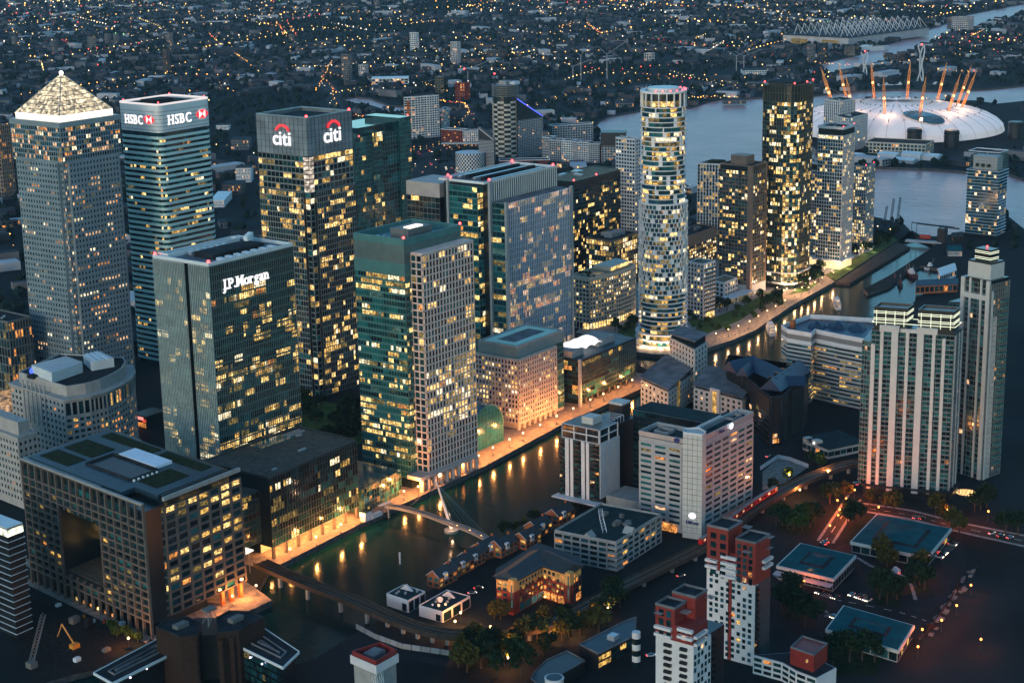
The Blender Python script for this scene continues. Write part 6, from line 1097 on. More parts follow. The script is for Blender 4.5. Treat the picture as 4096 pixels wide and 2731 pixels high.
for (x, y) in ((x0+3, y0+3), (x0+wx-3, y0+3), (x0+3, y0+wy-4), (x0+wx/2, y0)): beacon(T, x, y, Z+2.4, .8)
for (x, y) in ((x0-4, y0+6), (x0+2, y0-4), (x0+16, y0-5), (x0+32, y0-4)): plight(T, x, y, 4, 6500, (1, .66, .38))
# ---- white lattice towers
def lattice_tower(label, nw, sw, se, Z, nx, ny, nz):
    T, q = simple(label, 'tower', nw, sw, se, Z, nx, ny, nz, 'core_dark', 'white_conc', .20, AP, [('glass_blue', 5), ('glass_dark', 3), ('glass_black', 2)], .28, .55, .5, z0=9, crown=7, keep=160)
    b = MB(); b.prism(inset(q, .3), Z-6.5, Z-1); b.obj('lit_crown', litmat('crown_lit', (1, .62, .36), 1.0, .5, .4), T); b = MB(); b.ring(inset(q, -.6), 1.2, Z-1, Z+1.4); b.ring(inset(q, -.4), .8, Z-7.2, Z-6.5); b.obj('crown_ring', 'white_conc', T); b = MB(); b.prism(inset(q, -2.5), 7.6, 9, bottom=True); b.obj('base_canopy', 'white_conc', T); b = MB(); b.prism(inset(q, -.6), .2, 7.4); b.obj('lit_lobby', emat('lobby_glow', (1, .68, .32), 1.3), T); return T
T = lattice_tower('white gridded apartment tower with a glowing crown and lit lobby', (1467, 744), (1467, 719), (1492, 720), 131, 12, 10, 34); plight(T, 1461, 722, 4, 5500, (1, .68, .4)); plight(T, 1475, 714, 4, 5500, (1, .68, .4)); beacon(T, 1467, 719, 133, .5); beacon(T, 1491, 720, 133, .5)
lattice_tower('lower white gridded tower with glowing crown between the bronze and taller white tower', (1476, 764), (1474.5, 748), (1492, 748), 96, 8, 7, 26)
T, q = simple('grey apartment tower with tight lit windows and rooftop trees at the river end', 'tower', (1545.5, 752), (1546.5, 732.5), (1566, 733), 84, 9, 9, 26, 'grey_clad', 'grey_clad', .42, [('lit_pale', 3), ('lit_yellow', 3), ('lit_bright', 2)], DARK, .9, .9, .3, keep=160); beacon(T, 1546, 733, 86, .5); beacon(T, 1565, 734, 86, .5); b = MB(); [b.ball((1552+k*3.5, 741+k % 2*3, 87), 2, n=7, k=4) for k in range(4)]; b.obj('roof_trees', 'moss_roof', T, kind='stuff'); plight(T, 1540, 730, 4, 1800, (1, .85, .7)); plight(T, 1556, 727, 4, 1800, (1, .85, .7))
# ---- wavy glass tower on the far right
T = thing('residential_tower', 'blue glass tower with wavy floor edges and gridded sky garden at the right edge', 'tower', (1692, 672)); nwx, Z = 1686.5, 85; b = MB(); poly = rect(1687, 656, 22, 33); b.prism(poly, 0, 66); b.obj('wall', 'core_dark', T)
pn = Panes(); face(pn, None, (1687, 689), (1687, 656), 2, 66, 12, 20, .2, .4, .2, .14, [('lit_pale', 3), ('lit_peach', 3), ('lit_dim', 3)], [('glass_blue', 6), ('lit_dim', .5), ('glass_dark', 1)], 1); face(pn, None, (1687, 656), (1709, 656), 2, 66, 5, 20, .2, .4, .2, .14, [('lit_pale', 3), ('lit_dim', 3)], [('glass_blue', 6)], 1); pn.build(T, 240)
for j in range(21):
    b = MB(); zz = 2+j*3.2; d = .35+.9*(.5+.5*math.sin(j*.75)); b.ring(inset(poly, -d), d+.3, zz-.14, zz+.14); b.obj('floor_edge', 'fin_blue', T)
b = MB(); b.prism(poly, 66, 66.4); b.obj('garden_deck', 'roof_grey', T); fr = MB(); face(None, fr, (1687, 689), (1687, 656), 66.5, 85, 12, 6, .18, .18, .2); face(None, fr, (1687, 656), (1709, 656), 66.5, 85, 8, 6, .18, .18, .2); b = MB(); b.ring(poly, .4, 84.5, 85.3); b.obj('crown_ring', 'fin_blue', T); fr.obj('garden_grid', 'teal_panel', T); b = MB(); b.prism(inset(poly, 4), 66.4, 80); b.obj('garden_core', 'grey_clad', T); b = MB(); [b.ball((1689, 668+k*6, 71), 2, n=7, k=4) for k in range(3)]; b.obj('garden_trees', 'moss_roof', T, kind='stuff')
# ---- dome with masts
C0 = (2366, 1078); RD, HD_ = 152, 39
mat('dome_white', (.80, .77, .74), .6, var=.05, scale=.05)
T = thing('arena_dome', 'vast shallow white dome lit pale pink on the river peninsula', 'dome', C0); b = MB(); n = 72
prof = [(RD*math.cos(t), 2+HD_*math.sin(t)**.9) for t in [pi/2*k/9 for k in range(10)]]
for k in range(9):
    for j in range(n):
        (r0, za_), (r1, zb_) = prof[k], prof[k+1]; a0, a1 = 2*pi*j/n, 2*pi*(j+1)/n; sc0 = 1-.012*(j % 6 == 0); sc1 = 1-.012*((j+1) % 6 == 0)
        b.quad(*[(C0[0]+r*math.cos(a), C0[1]+r*math.sin(a), z_*(1-.05*s)) for r, a, z_, s in ((r0, a0, za_, j % 6 == 0), (r0, a1, za_, (j+1) % 6 == 0), (r1, a1, zb_, (j+1) % 6 == 0), (r1, a0, zb_, j % 6 == 0))])
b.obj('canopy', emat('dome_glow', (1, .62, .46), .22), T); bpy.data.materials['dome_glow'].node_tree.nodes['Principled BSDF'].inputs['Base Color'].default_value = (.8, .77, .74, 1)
b = MB()
for j in range(36):
    a = 2*pi*j/36
    for k in range(9): (r0, za_), (r1, zb_) = prof[k], prof[k+1]; b.beam((C0[0]+r0*math.cos(a), C0[1]+r0*math.sin(a), za_+.15), (C0[0]+r1*math.cos(a), C0[1]+r1*math.sin(a), zb_+.15), .22, n=3)
b.obj('seam_cable', 'louvre', T, kind='stuff')
b = MB(); b.lathe([(RD*.97, 0), (RD*.97, 3.5)], C0, 60); b.obj('base_wall', 'core_dark', T)
b = MB(); ce = (C0[0]-RD*.50, C0[1]-RD*.50)
def dz(x, y): r = min(1, math.hypot(x-C0[0], y-C0[1])/RD); return 2+HD_*math.sin(math.acos(r))**.9
for j in range(24): a0, a1 = 2*pi*j/24, 2*pi*(j+1)/24; q = [(ce[0]+19*math.cos(a), ce[1]+30*math.sin(a)) for a in (a0, a1)]; b.tri((*ce, dz(*ce)+2.0), (*q[0], dz(*q[0])+1.6), (*q[1], dz(*q[1])+1.6))
b.obj('oval_opening', 'glass_dark', T); b = MB()
for j in range(6): x = ce[0]-16+j*6.4; b.beam((x, ce[1]-24, dz(x, ce[1]-24)+2.2), (x, ce[1]+24, dz(x, ce[1]+24)+2.2), .35)
b.obj('opening_frame', 'steel_rail', T)
b = MB()
for k in (3, 5, 7):
    for j in range(36): a = 2*pi*j/36; x, y = C0[0]+RD*k/9*math.cos(a), C0[1]+RD*k/9*math.sin(a); b.box(x-.5, y-.5, dz(x, y)-.5, x+.5, y+.5, dz(x, y)+2.0)
b.obj('cable_nodes', 'louvre', T, kind='stuff')
mat('mast_yellow', (.62, .23, .05), .5, var=.08); emat('mast_lamp', (1, .5, .15), 6)
for k in range(12):
    a = 2*pi*(k+.5)/12; x, y = C0[0]+92*math.cos(a), C0[1]+92*math.sin(a); t = (C0[0]+112*math.cos(a), C0[1]+112*math.sin(a), 88); zb_ = dz(x, y); M_ = thing('dome_mast', f'{ORD[k]} orange lattice mast of the white dome counting anticlockwise from the east', 'mast', (x, y), zb_, 'masts of the dome'); b = MB(); lattice(b, (x, y, zb_-1), (C0[0]+106*math.cos(a), C0[1]+106*math.sin(a), 74), 2.6, 12, .3); b.obj('lattice_shaft', 'mast_yellow', M_); b = MB(); b.beam((C0[0]+105.7*math.cos(a), C0[1]+105.7*math.sin(a), 73), (C0[0]+110.7*math.cos(a), C0[1]+110.7*math.sin(a), 88), 1.4, r2=.15); b.obj('spike', 'mast_yellow', M_); b = MB(); m_ = (C0[0]+100.5*math.cos(a), C0[1]+100.5*math.sin(a), 56); b.ball(m_, 1.9); b.obj('mast_lamp', 'mast_lamp', M_); b = MB(); b.beam((*m_[:2], 58), (x*.6+C0[0]*.4, y*.6+C0[1]*.4, dz(x*.6+C0[0]*.4, y*.6+C0[1]*.4)), .12, n=3); b.obj('cable', 'steel_rail', M_); plight(M_, x-8, y-8, zb_+9, 16000, (1, .55, .3), 2)
for k in range(3): p = P(*z5((1390, 1705, 2245)[k], (1020, 1035, 960)[k])); T = thing('vent_tower', ('dark round vent tower before the middle of the dome', 'dark round vent tower before the dome opening', 'dark round vent tower at the right end of the dome')[k], 'tower', p); b = MB(); b.lathe([(10, 0), (10, 22), (9.4, 23)], p, 20); b.obj('drum', 'black_clad', T); b = MB(); b.lathe([(10.3, 18), (10.3, 20)], p, 20); b.obj('rim', 'roof_dark', T)
T, q = simple('white hotel slab with vertical dark stripes beside the dome', 'tower', (2148, 1066), (2132, 1038), (2189, 1038), 44, 16, 9, 12, 'white_conc', 'white_conc', .06, AP, DARK, 1.6, .5, .5, keep=80, name='hotel_slab')
simple('taller white striped hotel block behind the white slab by the dome', 'tower', (2172, 1094), (2162, 1066), (2200, 1062), 62, 10, 8, 16, 'white_conc', 'white_conc', .06, AP, DARK, 1.8, .5, .5, keep=60, name='hotel_slab')
T, q = simple('unfinished white tower with concrete core left of the dome', 'tower', (2110, 1130), (2098, 1108), (2128, 1106), 62, 8, 6, 20, 'core_dark', 'white_conc', .12, [('lit_orange', 2), ('lit_peach', 2)], DARK, .8, .3, .4, keep=50, name='construction_tower')
b = MB(); b.prism(quadp((2112, 1128), (2106, 1114), (2120, 1113)), 62, 74); b.obj('concrete_core', 'concrete', T); b = MB(); lattice(b, (2122, 1116, 62), (2122, 1116, 95), 2, 10, .3); lattice(b, (2105, 1135, 92), (2130, 1108, 92), 1.8, 12, .3); b.obj('tower_crane', 'white_panel', T)
simple('long low school-like block of pale brick before the dome', 'building', (2139, 1016), (2153, 938), (2193, 944), 14, 8, 16, 3, 'beige_conc', 'beige_conc', .15, [('lit_orange', 2), ('lit_peach', 2)], DARK, 1.4, 1.4, .4, keep=60, name='low_block', roofm='roof_dark')
for k, (x, y, w_, h) in enumerate(((1180, 1135, 26, 7), (1380, 1140, 26, 8), (1500, 1140, 36, 6), (1310, 1165, 30, 4), (900, 1130, 20, 5))):
    p = P(*z5(x, y)); T = thing('depot_shed', ('white rounded tent on the peninsula shore', 'white boxy depot on the peninsula shore', 'long white depot right of the boxy one', 'low grey barge-like depot at the shore wall', 'low grey depot left of the white tent')[k], 'shed', p); b = MB(); b.box(p[0]-8, p[1]-w_/2, 0, p[0]+8, p[1]+w_/2, h); b.obj('wall', 'white_wall' if k < 3 else 'grey_clad', T); b = MB(); b.v = [(p[0]-8.5, p[1]-w_/2, h), (p[0]+8.5, p[1]-w_/2, h), (p[0]+8.5, p[1]+w_/2, h), (p[0]-8.5, p[1]+w_/2, h), (p[0], p[1]-w_/2, h+2.5), (p[0], p[1]+w_/2, h+2.5)]; b.f = [(0, 4, 5, 3), (4, 1, 2, 5), (0, 1, 4), (2, 3, 5)]; b.m = [0]*4; b.obj('roof', 'white_panel', T)
# ---- boats and basin
def yacht(label, p, ang, L, z=WZ):
    T = thing('yacht', label, 'yacht', p, z); T.rotation_euler = (0, 0, ang); wd = L*.2
    def deck(x0, x1, w_, z0_, z1_, taper=.0): return [(x0, -w_/2), (x1*.55, -w_/2), (x1, 0), (x1*.55, w_/2), (x0, w_/2)]
    sec = [(-.5, .85, 2.0), (-.25, 1, 2.0), (.05, 1, 2.1), (.3, .7, 2.5), (.5, .03, 3.2)]; b = MB(); V = []
    for (t, w_, h) in sec: V.append([(t*L, -w_*wd/2, h), (t*L*.97, -w_*wd/2*.7, -.4), (t*L*.97, w_*wd/2*.7, -.4), (t*L, w_*wd/2, h)])
    for k in range(len(V)-1):
        for j in range(3): b.quad(V[k][j+1], V[k][j], V[k+1][j], V[k+1][j+1])
        b.quad(V[k][0], V[k][3], V[k+1][3], V[k+1][0])
    b.quad(*V[0]); h_ = b.obj('hull', 'white_wall'); h_.parent = T
    for k, (x0, x1, w_) in enumerate(((-.4, .26, .8), (-.34, .18, .68), (-.26, .1, .54))):
        b = MB(); q = [(x0*L, -w_*wd/2), (x1*L*.6, -w_*wd/2), (x1*L, -w_*wd/5), (x1*L, w_*wd/5), (x1*L*.6, w_*wd/2), (x0*L, w_*wd/2)]; b.prism(q, 2.1+k*1.9, 3.5+k*1.9); o = b.obj('deckhouse', 'glass_black' if k < 2 else 'white_wall'); o.parent = T; b = MB(); b.prism(inset(q, -.5), 3.5+k*1.9, 4.0+k*1.9, bottom=True); o = b.obj('deck', 'white_wall'); o.parent = T
        b = MB(); b.box(x0*L-.6, -w_*wd/2.4, 2.4+k*1.9, x0*L-.5, w_*wd/2.4, 3.3+k*1.9); o = b.obj('lit_saloon', 'lit_peach'); o.parent = T
    b = MB(); b.beam((-.1*L, 0, 7.5), (-.12*L, 0, 10.5), .25); b.beam((-.1*L, -1.5, 9), (-.1*L, 1.5, 9), .15); o = b.obj('radar_mast', 'white_panel'); o.parent = T
yacht('white motor yacht moored at the promenade edge with lit decks', P(*ze(1230, 905), WZ), .62, 31); yacht('white motor yacht under way in mid dock with dark water round it', P(*ze(1790, 690), WZ), .62, 27)
def ship(label, p, ang, L, wd, hull, h, house, masts):
    T = thing('ship', label, 'ship', p, WZ); T.rotation_euler = (0, 0, ang); b = MB(); q = [(-.5*L, -.35*wd), (-.4*L, -.5*wd), (.3*L, -.5*wd), (.5*L, 0), (.3*L, .5*wd), (-.4*L, .5*wd), (-.5*L, .35*wd)]; b.prism(q, -.3, h, bottom=True); b.obj('hull', hull).parent = T; b = MB(); b.ring(q, .25, h, h+.7); b.obj('bulwark', hull).parent = T
    b = MB(); b.prism(inset(q, .4), h, h+.1); b.obj('deck', 'timber').parent = T
    if house: b = MB(); b.box(-.25*L, -.3*wd, h, .02*L, .3*wd, h+2.6); b.box(-.2*L, -.2*wd, h+2.6, -.06*L, .2*wd, h+4.6); b.obj('deckhouse', house).parent = T
    for t in masts: b = MB(); b.beam((t*L, 0, h), (t*L, 0, h+9), .25, r2=.1); b.beam((t*L, 0, h+5), (t*L+4, 0, h+7.5), .12); b.obj('mast', 'steel_rail').parent = T
ship('dark red lightship with white deckhouse in the boat basin', P(*zo(1250, 850), WZ), .75, 30, 7, mat('ship_red', (.06, .012, .014), .6, var=.2), 2.6, 'white_wall', (-.3, .1, .32)); ship('small dark tug beside the lightship', P(*zo(1165, 935), WZ), .5, 13, 4.5, 'black_clad', 1.6, 'ship_red', (.0,)); ship('white cabin cruiser in the boat basin', P(*zo(1430, 795), WZ), -.3, 16, 5, 'white_wall', 1.6, 'white_panel', (.1,)); ship('small dark workboat with red mast at the pier', P(*zo(1120, 895), WZ), .5, 12, 4, 'black_clad', 1.4, 'ship_red', (.2,))
for k, (x, y, r) in enumerate(((2290, 545, .1), (1600, 520, .2), (1170, 525, .2), (1100, 535, .3))): ship(('small white boat moored on the far river shore', 'dark cargo barge on the river behind the dome', 'pale river boat left of the dark barge', 'blue river boat at the far pier')[k], P(*z5(x if k else 1285, y if k else 522), WZ), -1.2+r, 40 if k == 1 else 22, 9 if k == 1 else 6, ('white_wall', 'black_clad', 'white_panel', 'roof_blue')[k], 3, 'white_wall', (.2,))
# bascule bridge, bus and dock cranes
T = thing('bascule_bridge', 'black bascule bridge with overhead balance beams across the dock entrance', 'bridge', P(*zo(1450, 560))); b = MB(); a, c = P(*zo(1215, 545), 2), P(*zo(1520, 565), 2); b.obox(a, c, 8, .3, 1.6); b.obj('deck', 'grey_clad', T); mat('black_steel', (.012, .02, .028), .5, .3, var=.2); e0 = P(*zo(1520, 580)); b = MB(); b.box(e0[0]-3, e0[1]-4, 0, e0[0]+4, e0[1]+4, 15); b.obj('tower', 'black_steel', T); b = MB()
for s in (-3.5, 3.5): d_ = (s*.5, s); k0 = shift(lerp(c, a, .78), d_); b.beam((*shift(e0, d_), 17), (*k0, 19), .5); b.beam((*shift(e0, d_), 17), (*shift(e0, (9+d_[0], -11+d_[1])), 15), .7); b.beam((*k0, 19), (*k0, 1.6), .25); b.beam((*shift(e0, d_), 17), (*shift(e0, d_), 10), .6)
b.obj('balance_beam', 'black_steel', T)
p = P(*zo(1378, 540), 1.6); T = thing('double_decker_bus', 'red double-decker bus crossing the black bascule bridge', 'bus', p, 1.6); dirb = math.atan2(c[1]-a[1], c[0]-a[0]); T.rotation_euler = (0, 0, dirb); b = MB(); b.prism(rrect(-5.4, -1.25, 10.8, 2.5, .4, 3), .35, 4.3, bottom=True); b.obj('body', mat('bus_red', (.45, .015, .015), .35, var=.05)).parent = T
for zz in (1.4, 3.1):
    for s in (-1.27, 1.27):
        for j in range(5): b = MB(); x = -4.8+j*1.95; b.quad((x, s, zz), (x+1.6, s, zz), (x+1.6, s, zz+.85), (x, s, zz+.85)); b.obj('window', 'glass_black').parent = T
for x in (-3.4, 3.2):
    for s in (-1.15, 1.15): b = MB(); b.beam((x, s-.15, .5), (x, s+.15, .5), .5, n=10); b.obj('wheel', 'black_clad').parent = T
for k, (x, y) in enumerate(((1030, 480), (1085, 480), (1140, 470))): p = P(*zo(x, y)); T = thing('dock_crane', ('left one of three slim dark dock cranes at the river gate', 'middle one of three slim dark dock cranes at the river gate', 'right one of three slim dark dock cranes at the river gate')[k], 'crane', p); b = MB(); [b.beam((p[0]+sx, p[1]+sy, 0), (p[0], p[1], 9), .3) for sx in (-3, 3) for sy in (-3, 3)]; b.obj('portal', 'black_steel', T); b = MB(); b.box(p[0]-2, p[1]-2, 8, p[0]+2, p[1]+2, 12); b.obj('cab', 'black_steel', T); b = MB(); lattice(b, (*p, 11), (p[0]+3, p[1]-1, 34 if k else 26), 1.5, 9, .16); b.obj('jib', 'black_steel', T)
for k, (nw, sw, se, h, wm, rm, lb) in enumerate(((zo(1300, 960), zo(1295, 1010), zo(1650, 990), 7, 'orange_brick', 'roof_slate_blue', 'long brick warehouse with blue barrel roof by the boat basin'), (zo(1480, 850), zo(1500, 910), zo(1640, 860), 6, 'white_wall', 'white_panel', 'white warehouse with rooftop units beside the boat basin'), (zo(1560, 640), zo(1570, 690), zo(1690, 690), 5, 'grey_clad', 'roof_teal', 'low teal-roofed boathouse behind the boat basin'), (zo(1600, 540), zo(1610, 570), zo(1700, 560), 5, 'brown_brick', 'slate', 'small brick customs house beside the bascule bridge'))):
    a, c_, d_ = P(*nw), P(*sw), P(*se); T = thing('warehouse', lb, 'warehouse', c_); q = quadp(a, c_, d_); q = ccw(q); b = MB(); b.prism(q, 0, h); b.obj('wall', wm, T); m0, m1 = lerp(q[0], q[3], .5), lerp(q[1], q[2], .5); b = MB(); o = inset(q, -.5); b.v = [(*p_, h+.05) for p_ in o]+[(*m0, h+3), (*m1, h+3)]; b.f = [(0, 1, 5, 4), (2, 3, 4, 5), (1, 2, 5), (3, 0, 4)]; b.m = [0]*4; b.obj('roof', rm, T); pn = Panes(); face(pn, None, q[3], q[0], 1, h-.5, 4, 1, 2, 1.5, .1, .2, HL, DARK, 1); face(pn, None, q[0], q[1], 1, h-.5, 9, 1, 1.4, 1.5, .1, .2, HL, DARK, 1); pn.build(T)
# dark glass office with the white tent on its roof
X, Y = 970, 669; T = thing('office_block', 'dark glass office with a glowing white tent on its roof at the quay end', 'building', (1005, 690)); b = MB(); b.prism([(X, Y), (X+74, Y+2), (X+78, Y+36), (X, Y+34)], 5, 33, bottom=True); b.prism([(X+4, Y+4), (X+70, Y+6), (X+72, Y+34), (X+4, Y+33)], 0, 5); b.obj('wall', 'core_dark', T); pn, fr = Panes(), MB(); face(pn, fr, (X, Y), (X+74, Y+2), 5, 32, 28, 8, .14, .4, .25, lambda x, z: .85 if .84 < z < .96 or (x > .7 and .3 < z < .4) else .03, [('lit_dim', 3), ('lit_yellow', 2)], [('glass_dark', 5), ('glass_teal', 2), ('glass_black', 3)], 5); face(pn, fr, (X, Y+34), (X, Y), 5, 32, 10, 8, .14, .4, .25, lambda x, z: .8 if z > .84 else .25, [('lit_yellow', 3), ('lit_orange', 2), ('lit_dim', 2)], DARK, 3); fr.obj('mullion_grid', 'mullion_dark', T); pn.build(T, 200)
b = MB(); b.prism([(X+.5, Y+.5), (X+73.5, Y+2.5), (X+77.5, Y+35.5), (X+.5, Y+33.5)], 33, 33.3); b.obj('roof', 'roof_slate_blue', T); b = MB(); b.box(X+2, Y+8, 33.3, X+16, Y+22, 38); b.obj('roof_block', 'concrete', T); b = MB(); b.box(X+38, Y+10, 33.3, X+58, Y+28, 38.5); b.obj('roof_block', 'concrete', T)
b = MB(); V = []; nu, nv = 12, 8
for i in range(nu+1):
    for j in range(nv+1): u, v = i/nu, j/nv; V.append((X+10+u*32, Y+9+v*18, 36+3.2*abs(math.sin(u*pi*3))*(.5+.5*math.sin(v*pi))+2*math.sin(v*pi)))
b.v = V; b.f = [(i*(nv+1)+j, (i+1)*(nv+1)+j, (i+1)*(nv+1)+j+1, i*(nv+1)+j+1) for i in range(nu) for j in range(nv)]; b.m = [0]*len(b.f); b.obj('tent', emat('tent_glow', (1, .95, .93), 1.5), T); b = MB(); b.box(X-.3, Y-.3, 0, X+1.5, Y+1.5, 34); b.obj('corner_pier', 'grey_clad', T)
for k in range(9): b = MB(); b.box(X+8+k*7.6, Y+.6+k*.2, 0, X+9+k*7.6, Y+1.6+k*.2, 5); b.obj('column', 'frame_stone', T)
plight(T, X-3, Y+12, 38, 500, (1, .4, .2))
# low park block behind the trees of the square between the towers
# ================================================================== the city beyond
mat('far_grey', (.13, .125, .13), .85, var=.3, scale=.03); mat('far_brown', (.085, .068, .066), .9, var=.3, scale=.03); mat('far_white', (.36, .34, .35), .7, var=.15, scale=.05); mat('far_slate', (.035, .042, .05), .85, var=.3, scale=.03); mat('foliage_far', (.008, .020, .017), .95, var=.5, scale=.05)
zf, z6 = Zm(1300, 0, 1.68), Zm(2600, 0, 1.572)
def inpoly(p, L):
    c = False; j = len(L)-1
    for i in range(len(L)):
        if (L[i][1] > p[1]) != (L[j][1] > p[1]) and p[0] < (L[j][0]-L[i][0])*(p[1]-L[i][1])/(L[j][1]-L[i][1])+L[i][0]: c = not c
        j = i
    return c
WAT = [DOCK, RIVER, ROYAL, CREEK, LOCK]
def wet(p): return any(inpoly(p, L) for L in WAT)
# ---- landmark blocks of the middle distance
T, q = simple('white slab tower with a red end wall beside the motorway junction', 'tower', (1938, 1638), (1951, 1628), (1962, 1622), 59, 3, 3, 18, 'white_conc', 'white_conc', .12, HL, DARK, 1, 1.2, .4, keep=40); b = MB(); b.obox((1941, 1635), (1944, 1633), 3, 0, 55); b.obj('red_stripe', 'orange_brick', T)
simple('second white slab tower of the pair beside the motorway junction', 'tower', (1962, 1625), (1970, 1617), (1984, 1611), 59, 4, 3, 18, 'white_conc', 'white_conc', .1, HL, DARK, 1, 1.2, .4, keep=40)
simple('small grey tower right of the white slab pair', 'tower', P(*z2(1835, 290), 34), P(*z2(1870, 300), 34), P(*z2(1898, 285), 34), 34, 3, 3, 10, 'far_grey', 'white_panel', .1, HL, DARK, 1, .5, .4, keep=20)
c = P(*z3(690, 270)); hs = TOPZ(z3(690, 275), zf(1190, 545))/146; T = thing('construction_tower', 'tall unfinished tower with chequered concrete panels and open top floors', 'tower', c); R1 = 17; b = MB(); b.lathe([(R1, 0), (R1, 118*hs)], c, 24); b.obj('core', 'core_dark', T); fr = MB()
for j in range(int(34*hs)):
    for k in range(24):
        if (k//2+j) % 2 == 0: a = 2*pi*k/24; fr.prism([(c[0]+r*math.cos(t), c[1]+r*math.sin(t)) for r, t in ((R1, a), (R1+.6, a), (R1+.6, a+.25), (R1, a+.25))], 2+j*3.2, 4.8+j*3.2)
fr.obj('panel', 'beige_conc', T, kind='stuff')
for j in range(7): b = MB(); b.lathe([(R1-2, 118*hs+j*3.4*hs), (R1+1, 118*hs+j*3.4*hs), (R1+1, 118*hs+.4+j*3.4*hs)], c, 24); b.obj('open_floor', 'concrete', T)
b = MB(); b.box(c[0]-6, c[1]-6, 118*hs, c[0]+6, c[1]+6, 146*hs); b.obj('lift_core', 'concrete', T); b = MB(); b.box(c[0]+2, c[1]-14, 138*hs, c[0]+14, c[1]-4, 144*hs); b.obj('white_sheet', 'white_wall', T); b = MB(); lattice(b, (c[0]-12, c[1]+8, 118*hs), (c[0]-12, c[1]+8, 158*hs), 2, 12, .35); lattice(b, (c[0]-12, c[1]+8, 158*hs), (c[0]-40, c[1]+36, 170*hs), 1.8, 12, .3); b.obj('tower_crane', 'black_steel', T); beacon(T, c[0]-12, c[1]+8, 160*hs, 1.2); beacon(T, c[0]-40, c[1]+36, 171*hs, 1.2)
a0, a1 = P(*z3(790, 280)), P(*z3(1000, 250)); zt = TOPZ(z3(800, 290), zf(1300, 675)); T = thing('residential_tower', 'dark curved tower with a blue-lit roof edge sloping down to the river', 'tower', a0); q = ccw([a0, a1, shift(a1, (14, 22)), shift(a0, (14, 22))]); zz = [zt if math.hypot(p[0]-a0[0], p[1]-a0[1]) < math.hypot(p[0]-a1[0], p[1]-a1[1]) else zt*.66 for p in q]; b = MB(); b.prism(q, 0, zz); b.obj('wall', 'core_dark', T); pn, fr = Panes(), MB(); face(pn, fr, a0, a1, 0, zt*.64, 14, 24, .5, .8, .4, .05, HL, DARK, 1); fr.obj('balcony_grid', 'grey_clad', T); pn.build(T, 60); b = MB(); b.beam((*a0, zt+.5), (*a1, zt*.66+.5), .7); b.obj('blue_edge', emat('blue_edge', (.08, .12, 1), 1.6), T)
a0 = P(*z3(460, 385)); a1 = P(*z3(590, 395)); zt = TOPZ(z3(460, 385), z3(460, 28)); z1_ = TOPZ(z3(590, 395), z3(585, 135)); T = thing('office_tower', 'black banded tower with a steep pink-edged sloping top', 'tower', a0); q = [a0, a1, shift(a1, (16, 10)), shift(a0, (16, 10))]; q = ccw(q); zz = [zt if math.hypot(p[0]-a0[0], p[1]-a0[1]) < 25 and (p == a0 or p == shift(a0, (16, 10))) else z1_ for p in q]; b = MB(); b.prism(q, 0, zz); b.obj('wall', 'black_clad', T); fr = MB(); face(None, fr, a0, a1, 0, z1_, 1, 22, 0, .8, .5); fr.obj('pale_band', 'grey_clad', T); b = MB(); b.beam((*a0, zt+.4), (*a1, z1_+.4), .8); b.obj('sloping_edge', 'stone_pink', T)
c = P(*z3(385, 400)); T = thing('drum_tower', 'short white cylinder tower with black dots', 'tower', c); zt = TOPZ(z3(385, 410), z3(385, 250)); r = 19; b = MB(); b.lathe([(r, 0), (r, zt)], shift(c, (8, 6)), 28); b.obj('drum', 'white_conc', T); pn = Panes()
for j in range(9):
    for k in range(28): a = 2*pi*(k+.5*(j % 2))/28; pn.add((c[0]+8+(r+.1)*math.cos(a), c[1]+6+(r+.1)*math.sin(a), 3+j*zt/9.6), -math.sin(a), math.cos(a), 1.8, 2.6, 'glass_black')
pn.build(T, 120)
def row(label, A, B, dep, h, nx, nz, wm, fm, lit=.1, name='apartment_block', keep=60, vw=1, hw=1):
    A, B = (A, B) if True else (B, A); nrm = off2(A, B, -dep); T = thing(name, label, 'building', A); q = ccw([A, B, shift(B, nrm), shift(A, nrm)]); b = MB(); b.prism(q, 0, h); b.obj('wall', wm, T); pn, fr = Panes(), MB(); face(pn, fr, A, B, 0, h, nx, nz, vw, hw, .4, lit, HL, DARK, 1); fr.obj('facade_grid', fm, T); pn.build(T, keep); b = MB(); b.ring(inset(q, -.3), 1, h, h+.8); b.obj('parapet', 'white_wall', T); b = MB(); b.prism(inset(q, .8), h, h+.2); b.obj('roof', 'far_slate', T); return T
row('long dark red curved hall below the chequered tower', P(*z3(630, 380)), P(*z3(1060, 370)), 18, 11, 24, 3, 'brick_red', 'brick_red'); row('white stepped terrace in front of the long red hall', P(*z3(650, 400)), P(*z3(900, 400)), 8, 5, 16, 2, 'white_wall', 'white_wall')
row('dark red flats with white bays left of the black banded tower', P(*z3(140, 140)), P(*z3(320, 150)), 16, 17, 10, 6, 'brick_red', 'brick_red', .15); row('white flats joined to the dark red block', P(*z3(322, 152)), P(*z3(450, 150)), 16, 16, 7, 6, 'white_wall', 'white_wall', .15); row('long tan brick row with lit ground floor below the red flats', P(*z3(140, 200)), P(*z3(455, 200)), 12, 6, 20, 2, 'brown_brick', 'brown_brick', .4)
pr_ = [z3(995, 300), z3(1060, 305), z3(1160, 310), z3(1250, 315), z3(1300, 318), z3(1390, 320), z3(1480, 322)]
